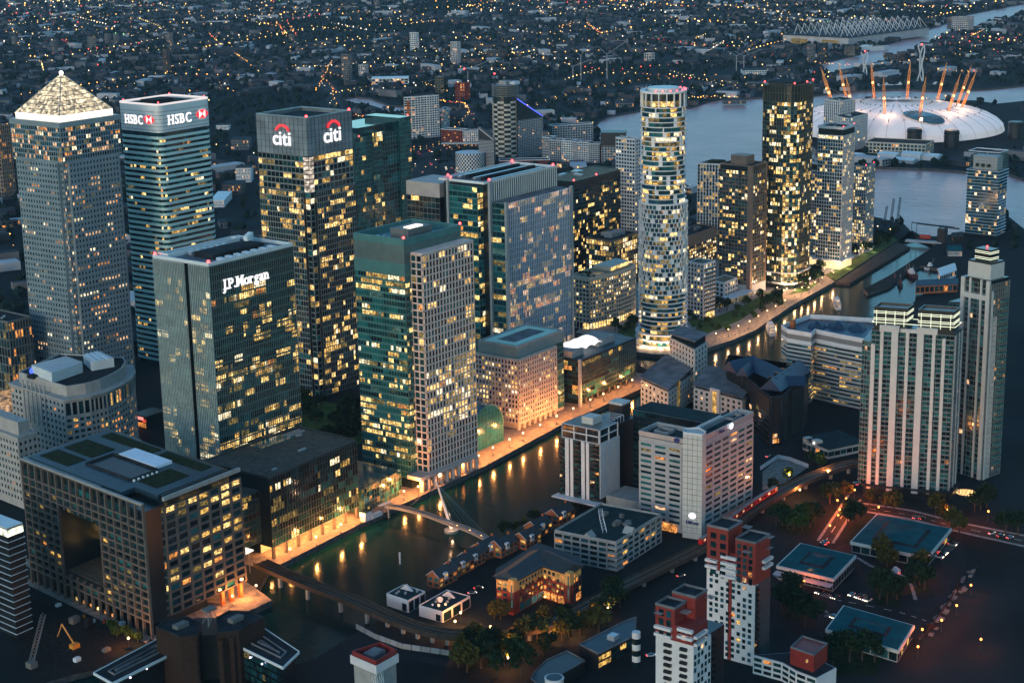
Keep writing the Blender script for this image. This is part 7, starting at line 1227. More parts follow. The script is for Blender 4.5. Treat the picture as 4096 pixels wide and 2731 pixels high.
for k in range(6): T = row(['grey rounded riverside flats at the left of the red row', 'grey and glass riverside flats second in the row', 'red riverside flats with white stripes third in the row', 'red riverside flats fourth in the row', 'white-framed riverside flats fifth in the row', 'red riverside flats at the right of the row'][k], P(*pr_[k]), P(*pr_[k+1]), 16, (30, 27, 27, 26, 26, 24)[k], 6, 9, ('grey_clad', 'grey_clad', 'brick_red', 'brick_red', 'brick_red', 'brick_red')[k], ('grey_clad', 'grey_clad', 'white_panel', 'grey_clad', 'white_wall', 'grey_clad')[k], .08, keep=36, vw=.7, hw=.9)
row('curved grey glass flats behind the red riverside row', P(*z3(1080, 210)), P(*z3(1425, 190)), 16, 32, 16, 10, 'far_slate', 'grey_clad', .05)
T = row('dark sheeted building block with banner under scaffolding at the river', P(*z3(1495, 320)), P(*z3(1690, 320)), 22, 22, 8, 7, 'concrete', 'grey_clad', .1); b = MB(); q0, q1 = P(*z3(1490, 320)), P(*z3(1700, 320)); n_ = off2(q0, q1, -24); b.prism(ccw([shift(q0, off2(q0, q1, 1)), shift(q1, off2(q0, q1, 1)), shift(q1, n_), shift(q0, n_)]), 22, 39); b.obj('black_sheeting', 'black_clad', T)
# far towers
for k, (x, yb, yt, wd, m_, lb) in enumerate(((1664, 203, 133, 28, 'white_conc', 'pale slab tower standing alone in the far streets'), (1830, 258, 170, 32, 'far_white', 'pale banded slab tower right of the lone far slab'), (1395, 325, 220, 32, 'far_grey', 'grey far tower topped by a yellow glow beside the lit avenue'), (1460, 305, 262, 30, 'far_white', 'pale block right of the glowing far tower'), (1860, 405, 335, 46, 'brick_red', 'dark red sheeted tower behind the white slab pair'), (1775, 380, 310, 40, 'core_dark', 'dark tower left of the red sheeted one'), (2605, 245, 215, 34, 'far_white', 'pale mid-height block near the top centre'), (62, 185, 148, 18, 'far_grey', 'far grey tower at the upper left edge'), (222, 215, 166, 20, 'far_grey', 'far grey tower above the pyramid'), (372, 200, 150, 26, 'far_grey', 'wide far grey tower right of the pyramid'), (435, 180, 138, 18, 'far_grey', 'far grey tower next to the wide one'), (468, 180, 138, 16, 'far_grey', 'slim far grey tower of the upper left pair'), (682, 178, 134, 22, 'far_grey', 'far grey tower above the banded tower'), (1170, 172, 140, 18, 'far_grey', 'far grey tower above the red-arc tower'), (672, 290, 200, 22, 'far_brown', 'dim brown far tower above the lettered roof'), (1510, 25, 0, 16, 'far_grey', 'far tower at the top edge'), (1900, 255, 240, 60, 'far_brown', 'long brown estate block behind the pale slab'), (2000, 235, 205, 66, 'far_brown', 'broad brown estate block in the far middle'), (3870, 122, 70, 70, 'far_white', 'wide pale industrial block beyond the dome'), (3820, 118, 72, 36, 'far_grey', 'narrow pale block beside the wide industrial one'), (3420, 225, 190, 50, 'core_dark', 'dark dockside block left of the exhibition hall end'), (3300, 245, 175, 30, 'far_slate', 'slate residential tower on the far dock left side'), (3250, 250, 180, 26, 'far_grey', 'grey residential tower on the far dock left side'), (3170, 240, 185, 30, 'far_slate', 'dim tower further left on the far dock'), (3560, 235, 215, 30, 'far_slate', 'dark warehouse block beside the cable tower'), (3600, 250, 222, 56, 'far_brown', 'brown mill block behind the dome masts'))):
    p = P(x, yb); dd = math.hypot(*p); w_ = wd/FOC*dd*1.05; h = max(8, TOPZ((x, yb), (x, yt))); simple(lb, 'tower' if h > 25 else 'building', (p[0]-w_*.3, p[1]+w_*.75), (p[0], p[1]), (p[0]+w_*.55, p[1]-w_*.1), h, max(3, int(w_/5)), max(3, int(w_/5)), max(3, int(h/4)), m_, m_, .18, HL+[('lit_dim', 6)], [('glass_dark', 4), ('glass_black', 2)], 1.6, 1.6, .4, keep=24, roofm='far_slate', name='far_tower' if h > 25 else 'far_block')
# big pale sheds
for k, (x, y, L_, wd, h, m_, lb) in enumerate(((1560, 338, 145, 30, 11, 'white_wall', 'long bright white shed before the far estate blocks'), (870, 830, 55, 60, 8, 'white_wall', 'bright white flat-roofed hall behind the finned tower'), (690, 500, 60, 25, 9, 'white_wall', 'small white hall right of the banded tower'), (890, 520, 50, 18, 7, 'white_panel', 'pale shed right of the banded tower'), (960, 600, 70, 30, 14, 'far_grey', 'grey warehouse between the banded and red-arc towers'), (930, 780, 80, 30, 12, 'far_brown', 'brown flats between the banded and red-arc towers'), (975, 730, 60, 22, 18, 'white_wall', 'white stepped flats left of the red-arc tower'), (1370, 495, 30, 14, 5, 'white_panel', 'small white kiosk roof beyond the red-arc tower'), (1760, 850, 60, 40, 8, 'far_slate', 'low dark hall left of the blue finned tower'), (2310, 560, 40, 20, 12, 'brick_yellow', 'tan brick block by the creek mouth'), (2200, 600, 60, 30, 10, 'far_grey', 'grey depot by the creek mouth'), (2940, 418, 90, 20, 6, 'far_grey', 'low jetty sheds on the far river bank'), (2600, 470, 60, 25, 7, 'far_brown', 'brown wharf shed on the far river bank'), (2500, 430, 70, 30, 7, 'far_grey', 'grey wharf sheds on the far river bank'), (3020, 300, 90, 40, 8, 'white_panel', 'pale roofed hall near the cable towers'), (1120, 520, 55, 20, 8, 'white_panel', 'white hall above the red-arc tower'))):
    p = P(x, y); dd = math.hypot(*p); w_ = L_/FOC*dd; T = thing('hall', lb, 'building', p); d = (rt0[0]*w_/2, rt0[1]*w_/2); e = (math.sin(YAW)*wd, math.cos(YAW)*wd); q = ccw([(p[0]-d[0], p[1]-d[1]), (p[0]+d[0], p[1]+d[1]), (p[0]+d[0]+e[0], p[1]+d[1]+e[1]), (p[0]-d[0]+e[0], p[1]-d[1]+e[1])]); b = MB(); b.prism(q, 0, h); b.obj('wall', m_, T); b = MB(); b.prism(inset(q, -.5), h, h+.6); b.obj('roof', 'far_slate' if k > 1 else 'white_panel', T); pn = Panes(); face(pn, None, q[0], q[1], 1, h-1, 10, max(1, int(h/4)), 1.6, 1.6, .1, .2, HL, DARK, 1); pn.build(T, 20)
# exhibition hall with white roof trusses
a, c = P(3175, 172), P(3600, 165); T = thing('exhibition_hall', 'huge low exhibition hall under rows of white roof trusses', 'hall', a); x0_, y0_ = P(3260, 180); ang = -.12
def rp(u, v): return (x0_+u*math.cos(ang)-v*math.sin(ang), y0_+u*math.sin(ang)+v*math.cos(ang))
ln, wd = 330, 170; q = [rp(0, -wd/2), rp(ln, -wd/2), rp(ln, wd/2), rp(0, wd/2)]; b = MB(); b.prism(q, 0, 18); b.obj('wall', 'far_white', T); b = MB(); b.prism(inset(q, -2), 18, 19); b.obj('roof', 'far_slate', T); n = 13
for s in (-wd/2+20, -10, wd/2-30):
    b = MB()
    for k in range(n):
        u = k/n*ln; u2 = (k+1)/n*ln; b.beam((*rp(u, s), 20), (*rp((u+u2)/2, s), 42), .8); b.beam((*rp((u+u2)/2, s), 42), (*rp(u2, s), 20), .8); b.beam((*rp((u+u2)/2, s), 42), (*rp((u+u2)/2, s-22), 20), .5)
    b.obj('truss', 'white_wall', T)
for v in (-60, 20): b = MB(); e0_, e1_ = rp(-2, v), rp(-2, v+40); b.obox(e0_, e1_, 3, 0, 12); b.obj('lit_entrance', 'lit_dim', T)
p = P(3480, 205, WZ); ship('large white cruise ship lying at the exhibition hall quay', p, -.5, 95, 18, 'white_wall', 9, 'white_panel', (.0,))
# cable car towers
for k, (x, yb, yt) in enumerate(((3457, 305, 210), (3682, 325, 183))):
    p = P(x, yb); h = TOPZ((x, yb), (x, yt)); T = thing('cable_car_tower', ('left white twisted cable car tower behind the dome', 'right taller white cable car tower behind the dome')[k], 'tower', p); b = MB()
    for j in range(10): t0_, t1_ = j/10, (j+1)/10; r0, r1 = 2+5*abs(t0_-.45)**1.2*2, 2+5*abs(t1_-.45)**1.2*2; [b.beam((p[0]+r0*math.cos(i*2.1+t0_*4), p[1]+r0*math.sin(i*2.1+t0_*4), t0_*h), (p[0]+r1*math.cos(i*2.1+t1_*4), p[1]+r1*math.sin(i*2.1+t1_*4), t1_*h), 1.3) for i in range(3)]
    b.obj('twisted_shaft', 'white_wall', T); beacon(T, *p, h+2, 1.6)
for k, (x, yb, yt, lean) in enumerate(((1872, 335, 250, 0), (2292, 322, 240, 0), (2324, 320, 178, 1), (2428, 318, 170, 0), (2945, 285, 195, 0), (2975, 275, 200, 0))):
    p = P(x, yb); h = TOPZ((x, yb), (x, yt)); T = thing('far_crane', ['far tower crane with twin jibs behind the red sheeted tower', 'left crane of the far white trio', 'middle crane of the far white trio with raised jib', 'right crane of the far white trio', 'left far mast crane near the far dock', 'right far mast crane near the far dock'][k], 'crane', p); b = MB(); b.beam((*p, 0), (*p, h*.7), .7); b.obj('mast', 'far_white', T); b = MB(); b.beam((*p, h*.68), (p[0]+(12 if lean else 25), p[1]-(12 if lean else 25), h), .35); b.beam((*p, h*.68), (p[0]-12, p[1]+12, h*.9), .35); b.obj('jib', 'far_white', T)
# left-edge blocks
p = P(20, 800); h = TOPZ((20, 800), (20, 505)); simple('brown office tower cut by the left edge behind the pyramid tower', 'tower', shift(p, (-12, 30)), p, shift(p, (16, -1)), h, 6, 9, 18, 'brown_clad', 'brown_clad', .2, [('lit_orange', 4), ('lit_dim', 3)], DARK, 1.2, 1.2, .4, keep=60, name='office_tower')
p = P(60, 1600); h = TOPZ((60, 1600), (60, 1290)); simple('dark office with orange lit windows left of the pyramid tower foot', 'building', shift(p, (2, 60)), p, shift(p, (20, 0)), h, 8, 18, 9, 'core_dark', 'louvre', .25, [('lit_orange', 4), ('lit_dim', 3)], DARK, .8, 1.0, .3, keep=100, name='office_block')
p = P(130, 1480); h = TOPZ((130, 1480), (130, 1330)); simple('low pale-roofed block beside the foot of the pyramid tower', 'building', shift(p, (0, 30)), p, shift(p, (22, 0)), h, 8, 8, 4, 'core_dark', 'grey_clad', .2, [('lit_yellow', 2), ('lit_dim', 3)], DARK, .8, 1.0, .3, keep=50, name='office_block')
T = thing('shop_front', 'red-lit restaurant front glowing between the rounded stone building and finned tower', 'shop', P(600, 1700)); p = P(600, 1700); b = MB(); b.box(p[0]-8, p[1]-6, 0, p[0]+10, p[1]+8, 9); b.obj('wall', 'core_dark', T); b = MB(); b.box(p[0]-8.3, p[1]-5, 1, p[0]-8, p[1]+7, 4); b.obj('lit_window', 'lit_orange', T); b = MB(); b.box(p[0]-8.3, p[1]-3, 6, p[0]-8, p[1]+5, 8); b.obj('sign', emat('pink_sign', (1, .25, .22), 1.6), T); plight(T, p[0]-11, p[1], 4, 900, (1, .1, .05))
# ---- streets with traffic
def street(name, px, wd, m='road', z=.05):
    b = MB(); pts = smooth([P(x, y) for x, y in px], 4); ribbon(b, pts, wd/2, -wd/2, z); o = b.obj(name, m); o['kind'] = 'structure'; return pts
H1 = street('motorway', [(1290, 330), (1330, 370), (1340, 420), (1400, 520), (1560, 590), (1660, 620), (1760, 600), (1840, 520), (1880, 470), (1860, 440)], 26); H2 = street('motorway', [(1640, 830), (1655, 760), (1680, 690), (1720, 650), (1780, 640)], 30); H3 = street('motorway', [(1780, 640), (1800, 700), (1760, 760), (1700, 800), (1660, 850)], 20); H4 = street('flyover_road', [(2030, 470), (2150, 440), (2300, 390), (2420, 365), (2560, 345), (2700, 330)], 16, z=.08)
mat('car_dark', (.02, .022, .025), .3, .2, var=0); mat('car_silver', (.35, .36, .37), .3, .5, var=0); mat('car_white', (.6, .6, .6), .35, var=0); mat('car_red', (.25, .02, .02), .35, var=0); emat('head_lamp', (1, .85, .6), 14); emat('tail_lamp', (1, .05, .03), 10)
def car_proto(m_, L_=4.4, h=1.45, van=False):
    T = thing('car', 'car', 'car', (0, 0)); b = MB(); b.prism(rrect(-L_/2, -.9, L_, 1.8, .35, 3), .3, .85 if not van else 1.0, bottom=True); o = b.obj('body', m_, T); b = MB(); q = rrect(-L_*.28, -.8, L_*.5, 1.6, .3, 3) if not van else rrect(-L_*.48, -.88, L_*.8, 1.76, .2, 3); b.prism(q, .85 if not van else 1.0, h); b.obj('cabin', 'glass_black' if not van else m_, T)
    for x in (-L_*.3, L_*.3):
        for s in (-.85, .85): b = MB(); b.beam((x, s-.1, .32), (x, s+.1, .32), .32, n=8); b.obj('wheel', 'black_clad', T)
    for s in (-.6, .6): b = MB(); b.ball((L_/2, s, .65), .22, n=5, k=2); b.obj('headlight', 'head_lamp', T); b = MB(); b.ball((-L_/2, s, .7), .2, n=5, k=2); b.obj('tail_light', 'tail_lamp', T)
    return T
def rank(L, fmt):
    for k, T in enumerate(sorted(L, key=lambda o: (o.location.x*rt0[0]+o.location.y*rt0[1])/(o.location.x*fw[0]+o.location.y*fw[1]))): T['label'] = fmt % (ORD[k] if k < 36 else 'last')
protos = [car_proto(m_) for m_ in ('car_dark', 'car_silver', 'car_white', 'car_red')]; used = set()
def put_car(k, p, ang, label, group=None, name='car', z=.06):
    T = protos[k] if k not in used else copy_tree(protos[k]); used.add(k); T.location = (*p, z); T.rotation_euler = (0, 0, ang); T['label'] = label
    if group: T['group'] = group
    elif 'group' in T: del T['group']
    return T
n = 0
for (H_, nm, cnt) in ((H1, 'motorway sweeping past the white slab pair', 26), (H2, 'motorway junction beside the blue finned tower', 12), (H3, 'curved slip road beside the blue finned tower', 10)):
    CL_ = []
    for k in range(cnt): i = rnd.randrange(1, len(H_)-1); a, c = H_[i-1], H_[i]; ang = math.atan2(c[1]-a[1], c[0]-a[0])+(pi if k % 2 else 0); s = (-1 if k % 2 else 1)*rnd.choice((3.5, 7.5)); p = lerp(a, c, rnd.random()); CL_.append(put_car(k % 4, (p[0]-math.sin(ang)*abs(s)*-1, p[1]+math.cos(ang)*abs(s)*-1), ang, 'car', 'cars on the '+nm)); (k == cnt-1) and rank(CL_, '%s car from the left on the '+nm)
# ---- mass of houses, trees and lights: too many to count
def frustum(dmin, dmax):
    while True:
        d = math.sqrt(rnd.uniform(dmin**2, dmax**2)); a = YAW+rnd.uniform(-.31, .31); p = (d*math.sin(a), d*math.cos(a))
        if not wet(p) and math.hypot(p[0]-2400, p[1]-1045) > 260: return p, d
KEEP = []
for o in C.objects:
    if o.parent is None and o.type == 'EMPTY' and math.hypot(o.location.x, o.location.y) > 1150: KEEP.append((o.location.x, o.location.y))
KA = np.array(KEEP)
def free(p, r): return np.min((KA[:, 0]-p[0])**2+(KA[:, 1]-p[1])**2) > r*r
def nearband(p): return p[1] < .93*p[0]-300 and math.hypot(*p) < 1750      # the park and towers
roads_pts = np.array(H1+H2+H3+H4)
def offroad(p, r): return np.min((roads_pts[:, 0]-p[0])**2+(roads_pts[:, 1]-p[1])**2) > r*r
def canary(p): return 540 < p[0] < 1330 and 560 < p[1] < 1030
def cell(p, s=330): return random.Random(int(math.floor(p[0]/s))*7919+int(math.floor(p[1]/s+.37*math.floor(p[0]/s)))*104729).random()
hm = MB(); HM = ['far_grey', 'far_brown', 'far_slate', 'far_white', 'brick_red']
blocks = 0; TB = []
for k in range(15000):
    p, d = frustum(1250, 8000)
    if nearband(p) or canary(p) or cell(p) < .16 or not free(p, 42) or not offroad(p, 24): continue
    ang = (math.floor(p[0]/400)*1.3+math.floor(p[1]/400)*2.1) % 3.1+(pi/2 if rnd.random() < .35 else 0); big = rnd.random() < .06
    L_, w_, h = (rnd.uniform(25, 60), rnd.uniform(12, 22), rnd.uniform(6, 12)) if big else (rnd.uniform(10, 34), rnd.uniform(7, 9), rnd.uniform(5, 7.5)); ca, sa = math.cos(ang), math.sin(ang)
    q = [(p[0]+x*ca-y*sa, p[1]+x*sa+y*ca) for x, y in ((-L_/2, -w_/2), (L_/2, -w_/2), (L_/2, w_/2), (-L_/2, w_/2))]
    m_ = rnd.choice((0, 0, 1, 1, 2, 2, 2, 2, 3, 1)) if not big else rnd.choice((0, 2, 3, 3))
    if d < 2900 and blocks < 170 and rnd.random() < .5:
        blocks += 1; T = thing('town_block', 'low block', 'building', p, 0, 'low blocks in the streets beyond the towers'); TB.append((m_, d, T)); b = MB(); b.prism(q, 0, h); b.obj('wall', HM[m_], T); b = MB(); b.prism(inset(q, -.4), h, h+.5); b.obj('roof', 'far_slate' if m_ != 3 else 'far_white', T)
        pn = Panes(); s = min(range(4), key=lambda i: (q[i][0]+q[(i+1) % 4][0])+(q[i][1]+q[(i+1) % 4][1])); face(pn, None, q[s], q[(s+1) % 4], .6, h-.4, max(2, int(math.hypot(q[s][0]-q[(s+1) % 4][0], q[s][1]-q[(s+1) % 4][1])/6)), max(1, int(h/3.5)), 2.5, 1.4, .1, .35, HL, DARK, 1); pn.build(T, 6)
        continue
    if rnd.random() < .6 and not big:
        hm.prism(q, 0, h, m_, top=False); i = len(hm.v); m0, m1 = lerp(q[0], q[3], .5), lerp(q[1], q[2], .5); hm.v += [(*x, h) for x in q]+[(*m0, h+3), (*m1, h+3)]; hm.f += [(i, i+1, i+5, i+4), (i+2, i+3, i+4, i+5), (i+1, i+2, i+5), (i+3, i, i+4)]; hm.m += [2, 2, m_, m_]
    else: hm.prism(q, 0, h, m_, mt=2 if m_ != 3 else 3)
for m_ in range(5):
    L = sorted([t for t in TB if t[0] == m_], key=lambda t: t[1]); n = max(1, math.ceil(len(L)/30))
    for j in range(n): rank([t[2] for t in L[j*len(L)//n:(j+1)*len(L)//n]], '%s from the left of the '+['nearest', 'middle-distance', 'farthest'][j if n > 1 else 0]+' low '+('grey', 'brown', 'slate', 'pale', 'red')[m_]+' blocks beyond the towers')
o = hm.obj('distant_houses', HM, kind='stuff'); tag(o, 'mass of low houses and roofs spreading to the far city edge', 'houses')
tm = MB()
for k in range(24000):
    p, d = frustum(1250, 7500)
    if nearband(p) or canary(p) or not offroad(p, 18) or not free(p, 30): continue
    r = rnd.uniform(2.5, 6.5); tm.ball((p[0], p[1], r*.8), r, n=5, k=3, sz=.9)
v = np.array(tm.v); v += np.random.RandomState(3).normal(0, .9, v.shape); tm.v = [tuple(x) for x in v]
o = tm.obj('distant_trees', 'foliage_far', kind='stuff'); tag(o, 'dark mass of trees between the far streets', 'trees')
lm = MB(); LM = [emat('far_amber', (1, .42, .08), 5), emat('far_yellow', (1, .66, .22), 4), emat('far_warm', (1, .82, .6), 3.5), emat('far_red', (1, .08, .05), 3.5), emat('far_green', (.35, 1, .3), 2)]
def lamp(p, d, m_, s=1.): r = d*.00036*rnd.choice((.45, .6, .8, 1.2))*rnd.uniform(.8, 1.1)*s; lm.ball((p[0], p[1], 9+r), r, m_, n=4, k=2)
for k in range(3400): p, d = frustum(1300, 7500); (nearband(p) or canary(p) or rnd.random() > 1.7*max(0, cell(p)-.12)**1.3) or lamp(p, d, rnd.choice((0, 0, 0, 0, 0, 1, 1, 1, 2, 2, 3, 4)) if cell(p, 700) < .75 else rnd.choice((2, 1, 2, 0)))
for k in range(260):
    p, d = frustum(1700, 7000); a = rnd.choice((.2, 1.1, 1.8, 2.7))+rnd.uniform(-.2, .2); m_ = rnd.choice((0, 0, 1, 1, 2, 3)); s = 20*(d/3000)
    for j in range(rnd.randint(4, 16)):
        q = (p[0]+math.cos(a)*s*j, p[1]+math.sin(a)*s*j)
        if not wet(q) and not canary(q) and not nearband(q): lamp(q, math.hypot(*q), m_ if rnd.random() < .8 else 1)
for H_ in (H1, H4):
    for k in range(0, len(H_), 1): lamp(shift(H_[k], (8, 8)), 2300, 0, 1.0); lamp(shift(H_[k], (-9, -6)), 2300, 1, .8)
for (x0_, y0_, x1_, y1_, cnt) in ((1265, 385, 1330, 260, 26), (840, 150, 890, 200, 12), (1110, 105, 1150, 160, 16), (1150, 100, 1190, 160, 14), (2350, 110, 2400, 150, 24), (1400, 480, 1560, 510, 24), (2680, 415, 2960, 410, 30), (3250, 270, 3400, 280, 16), (3750, 300, 3900, 310, 14), (1750, 425, 1860, 435, 22)):
    for j in range(cnt): t = (j+rnd.random())/cnt; p = P(x0_+(x1_-x0_)*t+rnd.uniform(-5, 5), y0_+(y1_-y0_)*t+rnd.uniform(-4, 4)); lamp(p, math.hypot(*p), rnd.choice((0, 0, 1, 3)) , .9)
o = lm.obj('distant_lights', LM, kind='stuff'); tag(o, 'thousands of amber and yellow street lights scattered over the far city', 'lights')
# ================================================================== trees, lamps, cars, people
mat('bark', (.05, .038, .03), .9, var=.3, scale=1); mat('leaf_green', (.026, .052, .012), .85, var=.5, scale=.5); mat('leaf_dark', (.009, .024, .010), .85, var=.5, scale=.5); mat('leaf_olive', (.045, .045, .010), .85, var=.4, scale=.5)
def tree_proto(seed, m_, h=9., r=3.6, conifer=False):
    g = random.Random(seed); T = thing('tree', 'tree', 'tree', (0, 0)); b = MB(); b.beam((0, 0, 0), (0, 0, h*.5), .32, r2=.16, n=6)
    cl = []
    for k in range(7): a = g.uniform(0, 6.28); e = (math.cos(a)*r*.5, math.sin(a)*r*.5, h*g.uniform(.5, .8)); b.beam((0, 0, h*g.uniform(.25, .45)), e, .12, r2=.04, n=4); cl.append((e, r*g.uniform(.38, .6)))
    b.obj('trunk', 'bark', T); cl.append(((0, 0, h*.82), r*.5)); b = MB()
    if conifer: cl = [((0, 0, h*(.2+.1*k)), r*(1-.11*k)*.6) for k in range(8)]
    for (c, cr) in cl:
        for k in range(70):
            d = Vector((g.gauss(0, 1), g.gauss(0, 1), g.gauss(0, 1))).normalized()*cr*g.uniform(.55, 1.05); q = Vector(c)+d*Vector((1, 1, .85)).length*.58; s = g.uniform(.28, .5); u = Vector((g.gauss(0, 1), g.gauss(0, 1), g.gauss(0, 1))).normalized(); v = u.orthogonal().normalized()*s; w_ = u.cross(v).normalized()*s*.7
            b.quad(tuple(q-v-w_), tuple(q+v-w_), tuple(q+v+w_), tuple(q-v+w_))
    b.obj('crown', m_, T); return T
TP = {'g': tree_proto(1, 'leaf_green'), 'd': tree_proto(2, 'leaf_dark', 10, 4.2), 'o': tree_proto(3, 'leaf_olive', 9, 3.8), 'c': tree_proto(4, 'leaf_dark', 11, 2.8, True), 's': tree_proto(5, 'leaf_green', 4.5, 2.2)}; tused = set()
def put_tree(k, p, s, label, group):
    T = TP[k] if k not in tused else copy_tree(TP[k]); tused.add(k); T.location = (*p, 0.1); s *= 1.45; T.scale = (s, s, s*rnd.uniform(.8, 1.05)); T.rotation_euler = (0, 0, rnd.uniform(0, 6.28)); T['label'] = label; T['group'] = group
def grove(L, kinds, s, label, group):
    for k, (x, y) in enumerate(sorted(L)): put_tree(rnd.choice(kinds), P(x, y), s*rnd.uniform(.8, 1.2), label+', '+ORD[k]+' from the left', group)
R_ = lambda z_, L: [z_(x, y) for x, y in L]
grove(R_(ze, [(740, 870), (790, 890), (870, 900), (700, 850), (930, 790), (960, 740), (1000, 790), (1100, 790), (1085, 770), (1050, 660), (1020, 690), (950, 730), (1140, 630)]), 'gs', .8, 'small green tree on the curving lawns of the promenade park', 'park trees on the curving lawns')
grove(R_(ze, [(1160, 740), (1190, 720), (1230, 710), (1270, 700), (1300, 690), (1325, 680), (1290, 660), (1500, 540), (1540, 530), (1600, 500), (1640, 480), (1615, 440), (1580, 460), (1650, 410), (1215, 530), (800, 740), (865, 730)]), 'cd', .95, 'dark conifer beside the lit promenade', 'dark conifers by the promenade')
grove(R_(ze, [(1840, 340), (1900, 300), (1930, 280), (1960, 260), (2030, 240), (2060, 230), (2130, 200), (2160, 190), (2200, 180), (2230, 160), (2180, 150), (2260, 120), (2150, 130), (2290, 100)]), 'gcd', .9, 'tree along the grass bank by the timber deck', 'trees along the grass bank')
grove(R_(ze, [(20, 870), (50, 860), (80, 850), (30, 900), (550, 800), (590, 810), (640, 880)])+R_(zd, [(1400, 370), (1440, 360), (1480, 380), (1520, 340), (1550, 330)]), 'gs', .75, 'low shrub at the foot of the round white tower', 'shrubs round the white tower')
sq = [(rnd.uniform(727, 768), rnd.uniform(698, 775)) for k in range(36)]
sq.sort(key=lambda p: p[0]*rt0[0]+p[1]*rt0[1])
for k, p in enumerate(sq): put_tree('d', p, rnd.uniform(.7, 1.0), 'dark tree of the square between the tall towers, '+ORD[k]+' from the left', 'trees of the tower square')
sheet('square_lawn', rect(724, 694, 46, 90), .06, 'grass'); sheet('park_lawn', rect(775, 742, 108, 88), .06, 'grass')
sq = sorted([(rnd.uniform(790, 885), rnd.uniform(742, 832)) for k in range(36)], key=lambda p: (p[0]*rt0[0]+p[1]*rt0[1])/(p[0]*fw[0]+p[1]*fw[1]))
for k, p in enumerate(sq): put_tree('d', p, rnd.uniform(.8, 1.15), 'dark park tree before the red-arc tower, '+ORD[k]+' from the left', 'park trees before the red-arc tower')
grove(R_(zk, [(2130, 870), (2090, 920), (2170, 960), (1960, 1080), (2000, 1040), (1920, 1120), (1720, 1060), (1690, 1090), (1560, 1130), (1850, 1180), (1600, 1300), (1550, 1350), (1000, 1250), (950, 1290), (1060, 1300), (1100, 1340), (1150, 1290), (900, 1330), (870, 1440), (980, 1400), (1210, 1060), (1160, 1050)]), 'dgo', .85, 'leafy tree below the curve of the viaduct', 'trees below the viaduct')
grove(R_(zk, [(1230, 390), (1290, 370), (1340, 350), (1400, 320), (1460, 280), (1490, 260)]), 'od', .55, 'small tree on the dock edge behind the brick houses', 'small trees on the dock edge')
grove(R_(zm, [(230, 270), (270, 260), (310, 300), (380, 290), (440, 270), (490, 260), (350, 340), (420, 350), (480, 320), (640, 130), (690, 100), (760, 90)]), 'god', .9, 'tree in the dark strip between the viaduct and the amber street', 'trees by the amber street')
grove(R_(zm, [(800, 230), (840, 280), (880, 270), (780, 300)]), 'd', .8, 'dark tree between the amber street and the large teal shed', 'trees by the large teal shed')
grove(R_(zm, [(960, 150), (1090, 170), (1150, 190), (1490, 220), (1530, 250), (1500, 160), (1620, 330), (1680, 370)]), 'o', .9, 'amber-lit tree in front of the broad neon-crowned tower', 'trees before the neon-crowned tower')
grove(R_(zm, [(1060, 600), (1100, 640)]), 'o', 1.25, 'big leafy tree over the yard between the teal sheds', 'big yard trees'); grove(R_(zm, [(1080, 870), (1020, 850), (1150, 880), (1300, 760), (1380, 700), (270, 930), (330, 900), (380, 970), (440, 1120), (520, 1110)]), 'do', 1.0, 'dim tree in the unlit yards round the teal sheds', 'dim yard trees')
grove(R_(zm, [(1800, 200), (1850, 180), (1900, 160), (2050, 380), (2150, 380)]), 'd', 1., 'dark tree by the road under the taller stepped tower', 'trees by the south road'); grove(R_(zh, [(410, 1190), (480, 1200), (500, 1220), (210, 1330), (90, 1420)]), 'dg', .8, 'tree beside the low hall and the viaduct', 'trees by the low hall')
grove(R_(zc, [(940, 890), (980, 900), (1020, 920), (1070, 950), (1120, 970), (1180, 1000), (1000, 950)]), 's', .8, 'low bush on the quay slope by the framed block', 'bushes on the quay slope')
# ---- street lamps
emat('lamp_globe', (1, .58, .22), 7); emat('lamp_amber', (1, .30, .05), 6); mat('lamp_post', (.08, .08, .08), .5, .5, var=0)
def lamp_proto(m_, h, r=.45):
    T = thing('street_lamp', 'lamp', 'street lamp', (0, 0)); b = MB(); b.beam((0, 0, 0), (0, 0, h), .11, r2=.07, n=6); b.beam((0, 0, 0), (0, 0, .8), .2, n=6); b.obj('post', 'lamp_post', T); b = MB(); b.ball((0, 0, h+r*.6), r, n=8, k=5); b.obj('lamp_head', m_, T); return T
LP = {'q': lamp_proto('lamp_globe', 5, .62), 'p': lamp_proto('lamp_globe', 6, .5), 'a': lamp_proto('lamp_amber', 5.5, .6)}; lused = set()
def put_lamp(k, p, label, group, power, col):
    T = LP[k] if k not in lused else copy_tree(LP[k]); lused.add(k); T.location = (*p, .14); T['label'] = label; T['group'] = group; h = {'q': 5, 'p': 6, 'a': 5.5}[k]
    if power: l = bpy.data.lights.new('lamp_light', 'POINT'); l.energy = power*ES; l.color = col; l.shadow_soft_size = .6; o = bpy.data.objects.new('lamp_light', l); C.objects.link(o); o.parent = T; o.location = (0, 0, h+1.6)
OR, WA, AM = (1, .36, .09), (1, .52, .22), (1, .17, .02)
QL = [zb(660, 1235), zb(880, 1130), zb(1090, 1025), zb(1257, 945), zb(1625, 740), zb(1745, 700), zb(1925, 610), zb(2095, 520), zb(2258, 435), zd(365, 1425), zd(505, 1355), zd(620, 1300), zd(765, 1230), zd(905, 1155), zd(1045, 1090), zd(1190, 1015), zd(1300, 965), zd(1425, 905), zd(1545, 845)]
for k, q in enumerate(QL): put_lamp('q', P(*q), f'{ORD[k]} lamp along the lit north quay counting from the railway viaduct', 'quay lamps', 13000 if k < 14 else 2500, OR)
for k, x in enumerate((776, 786, 796, 806, 816, 826)): pass
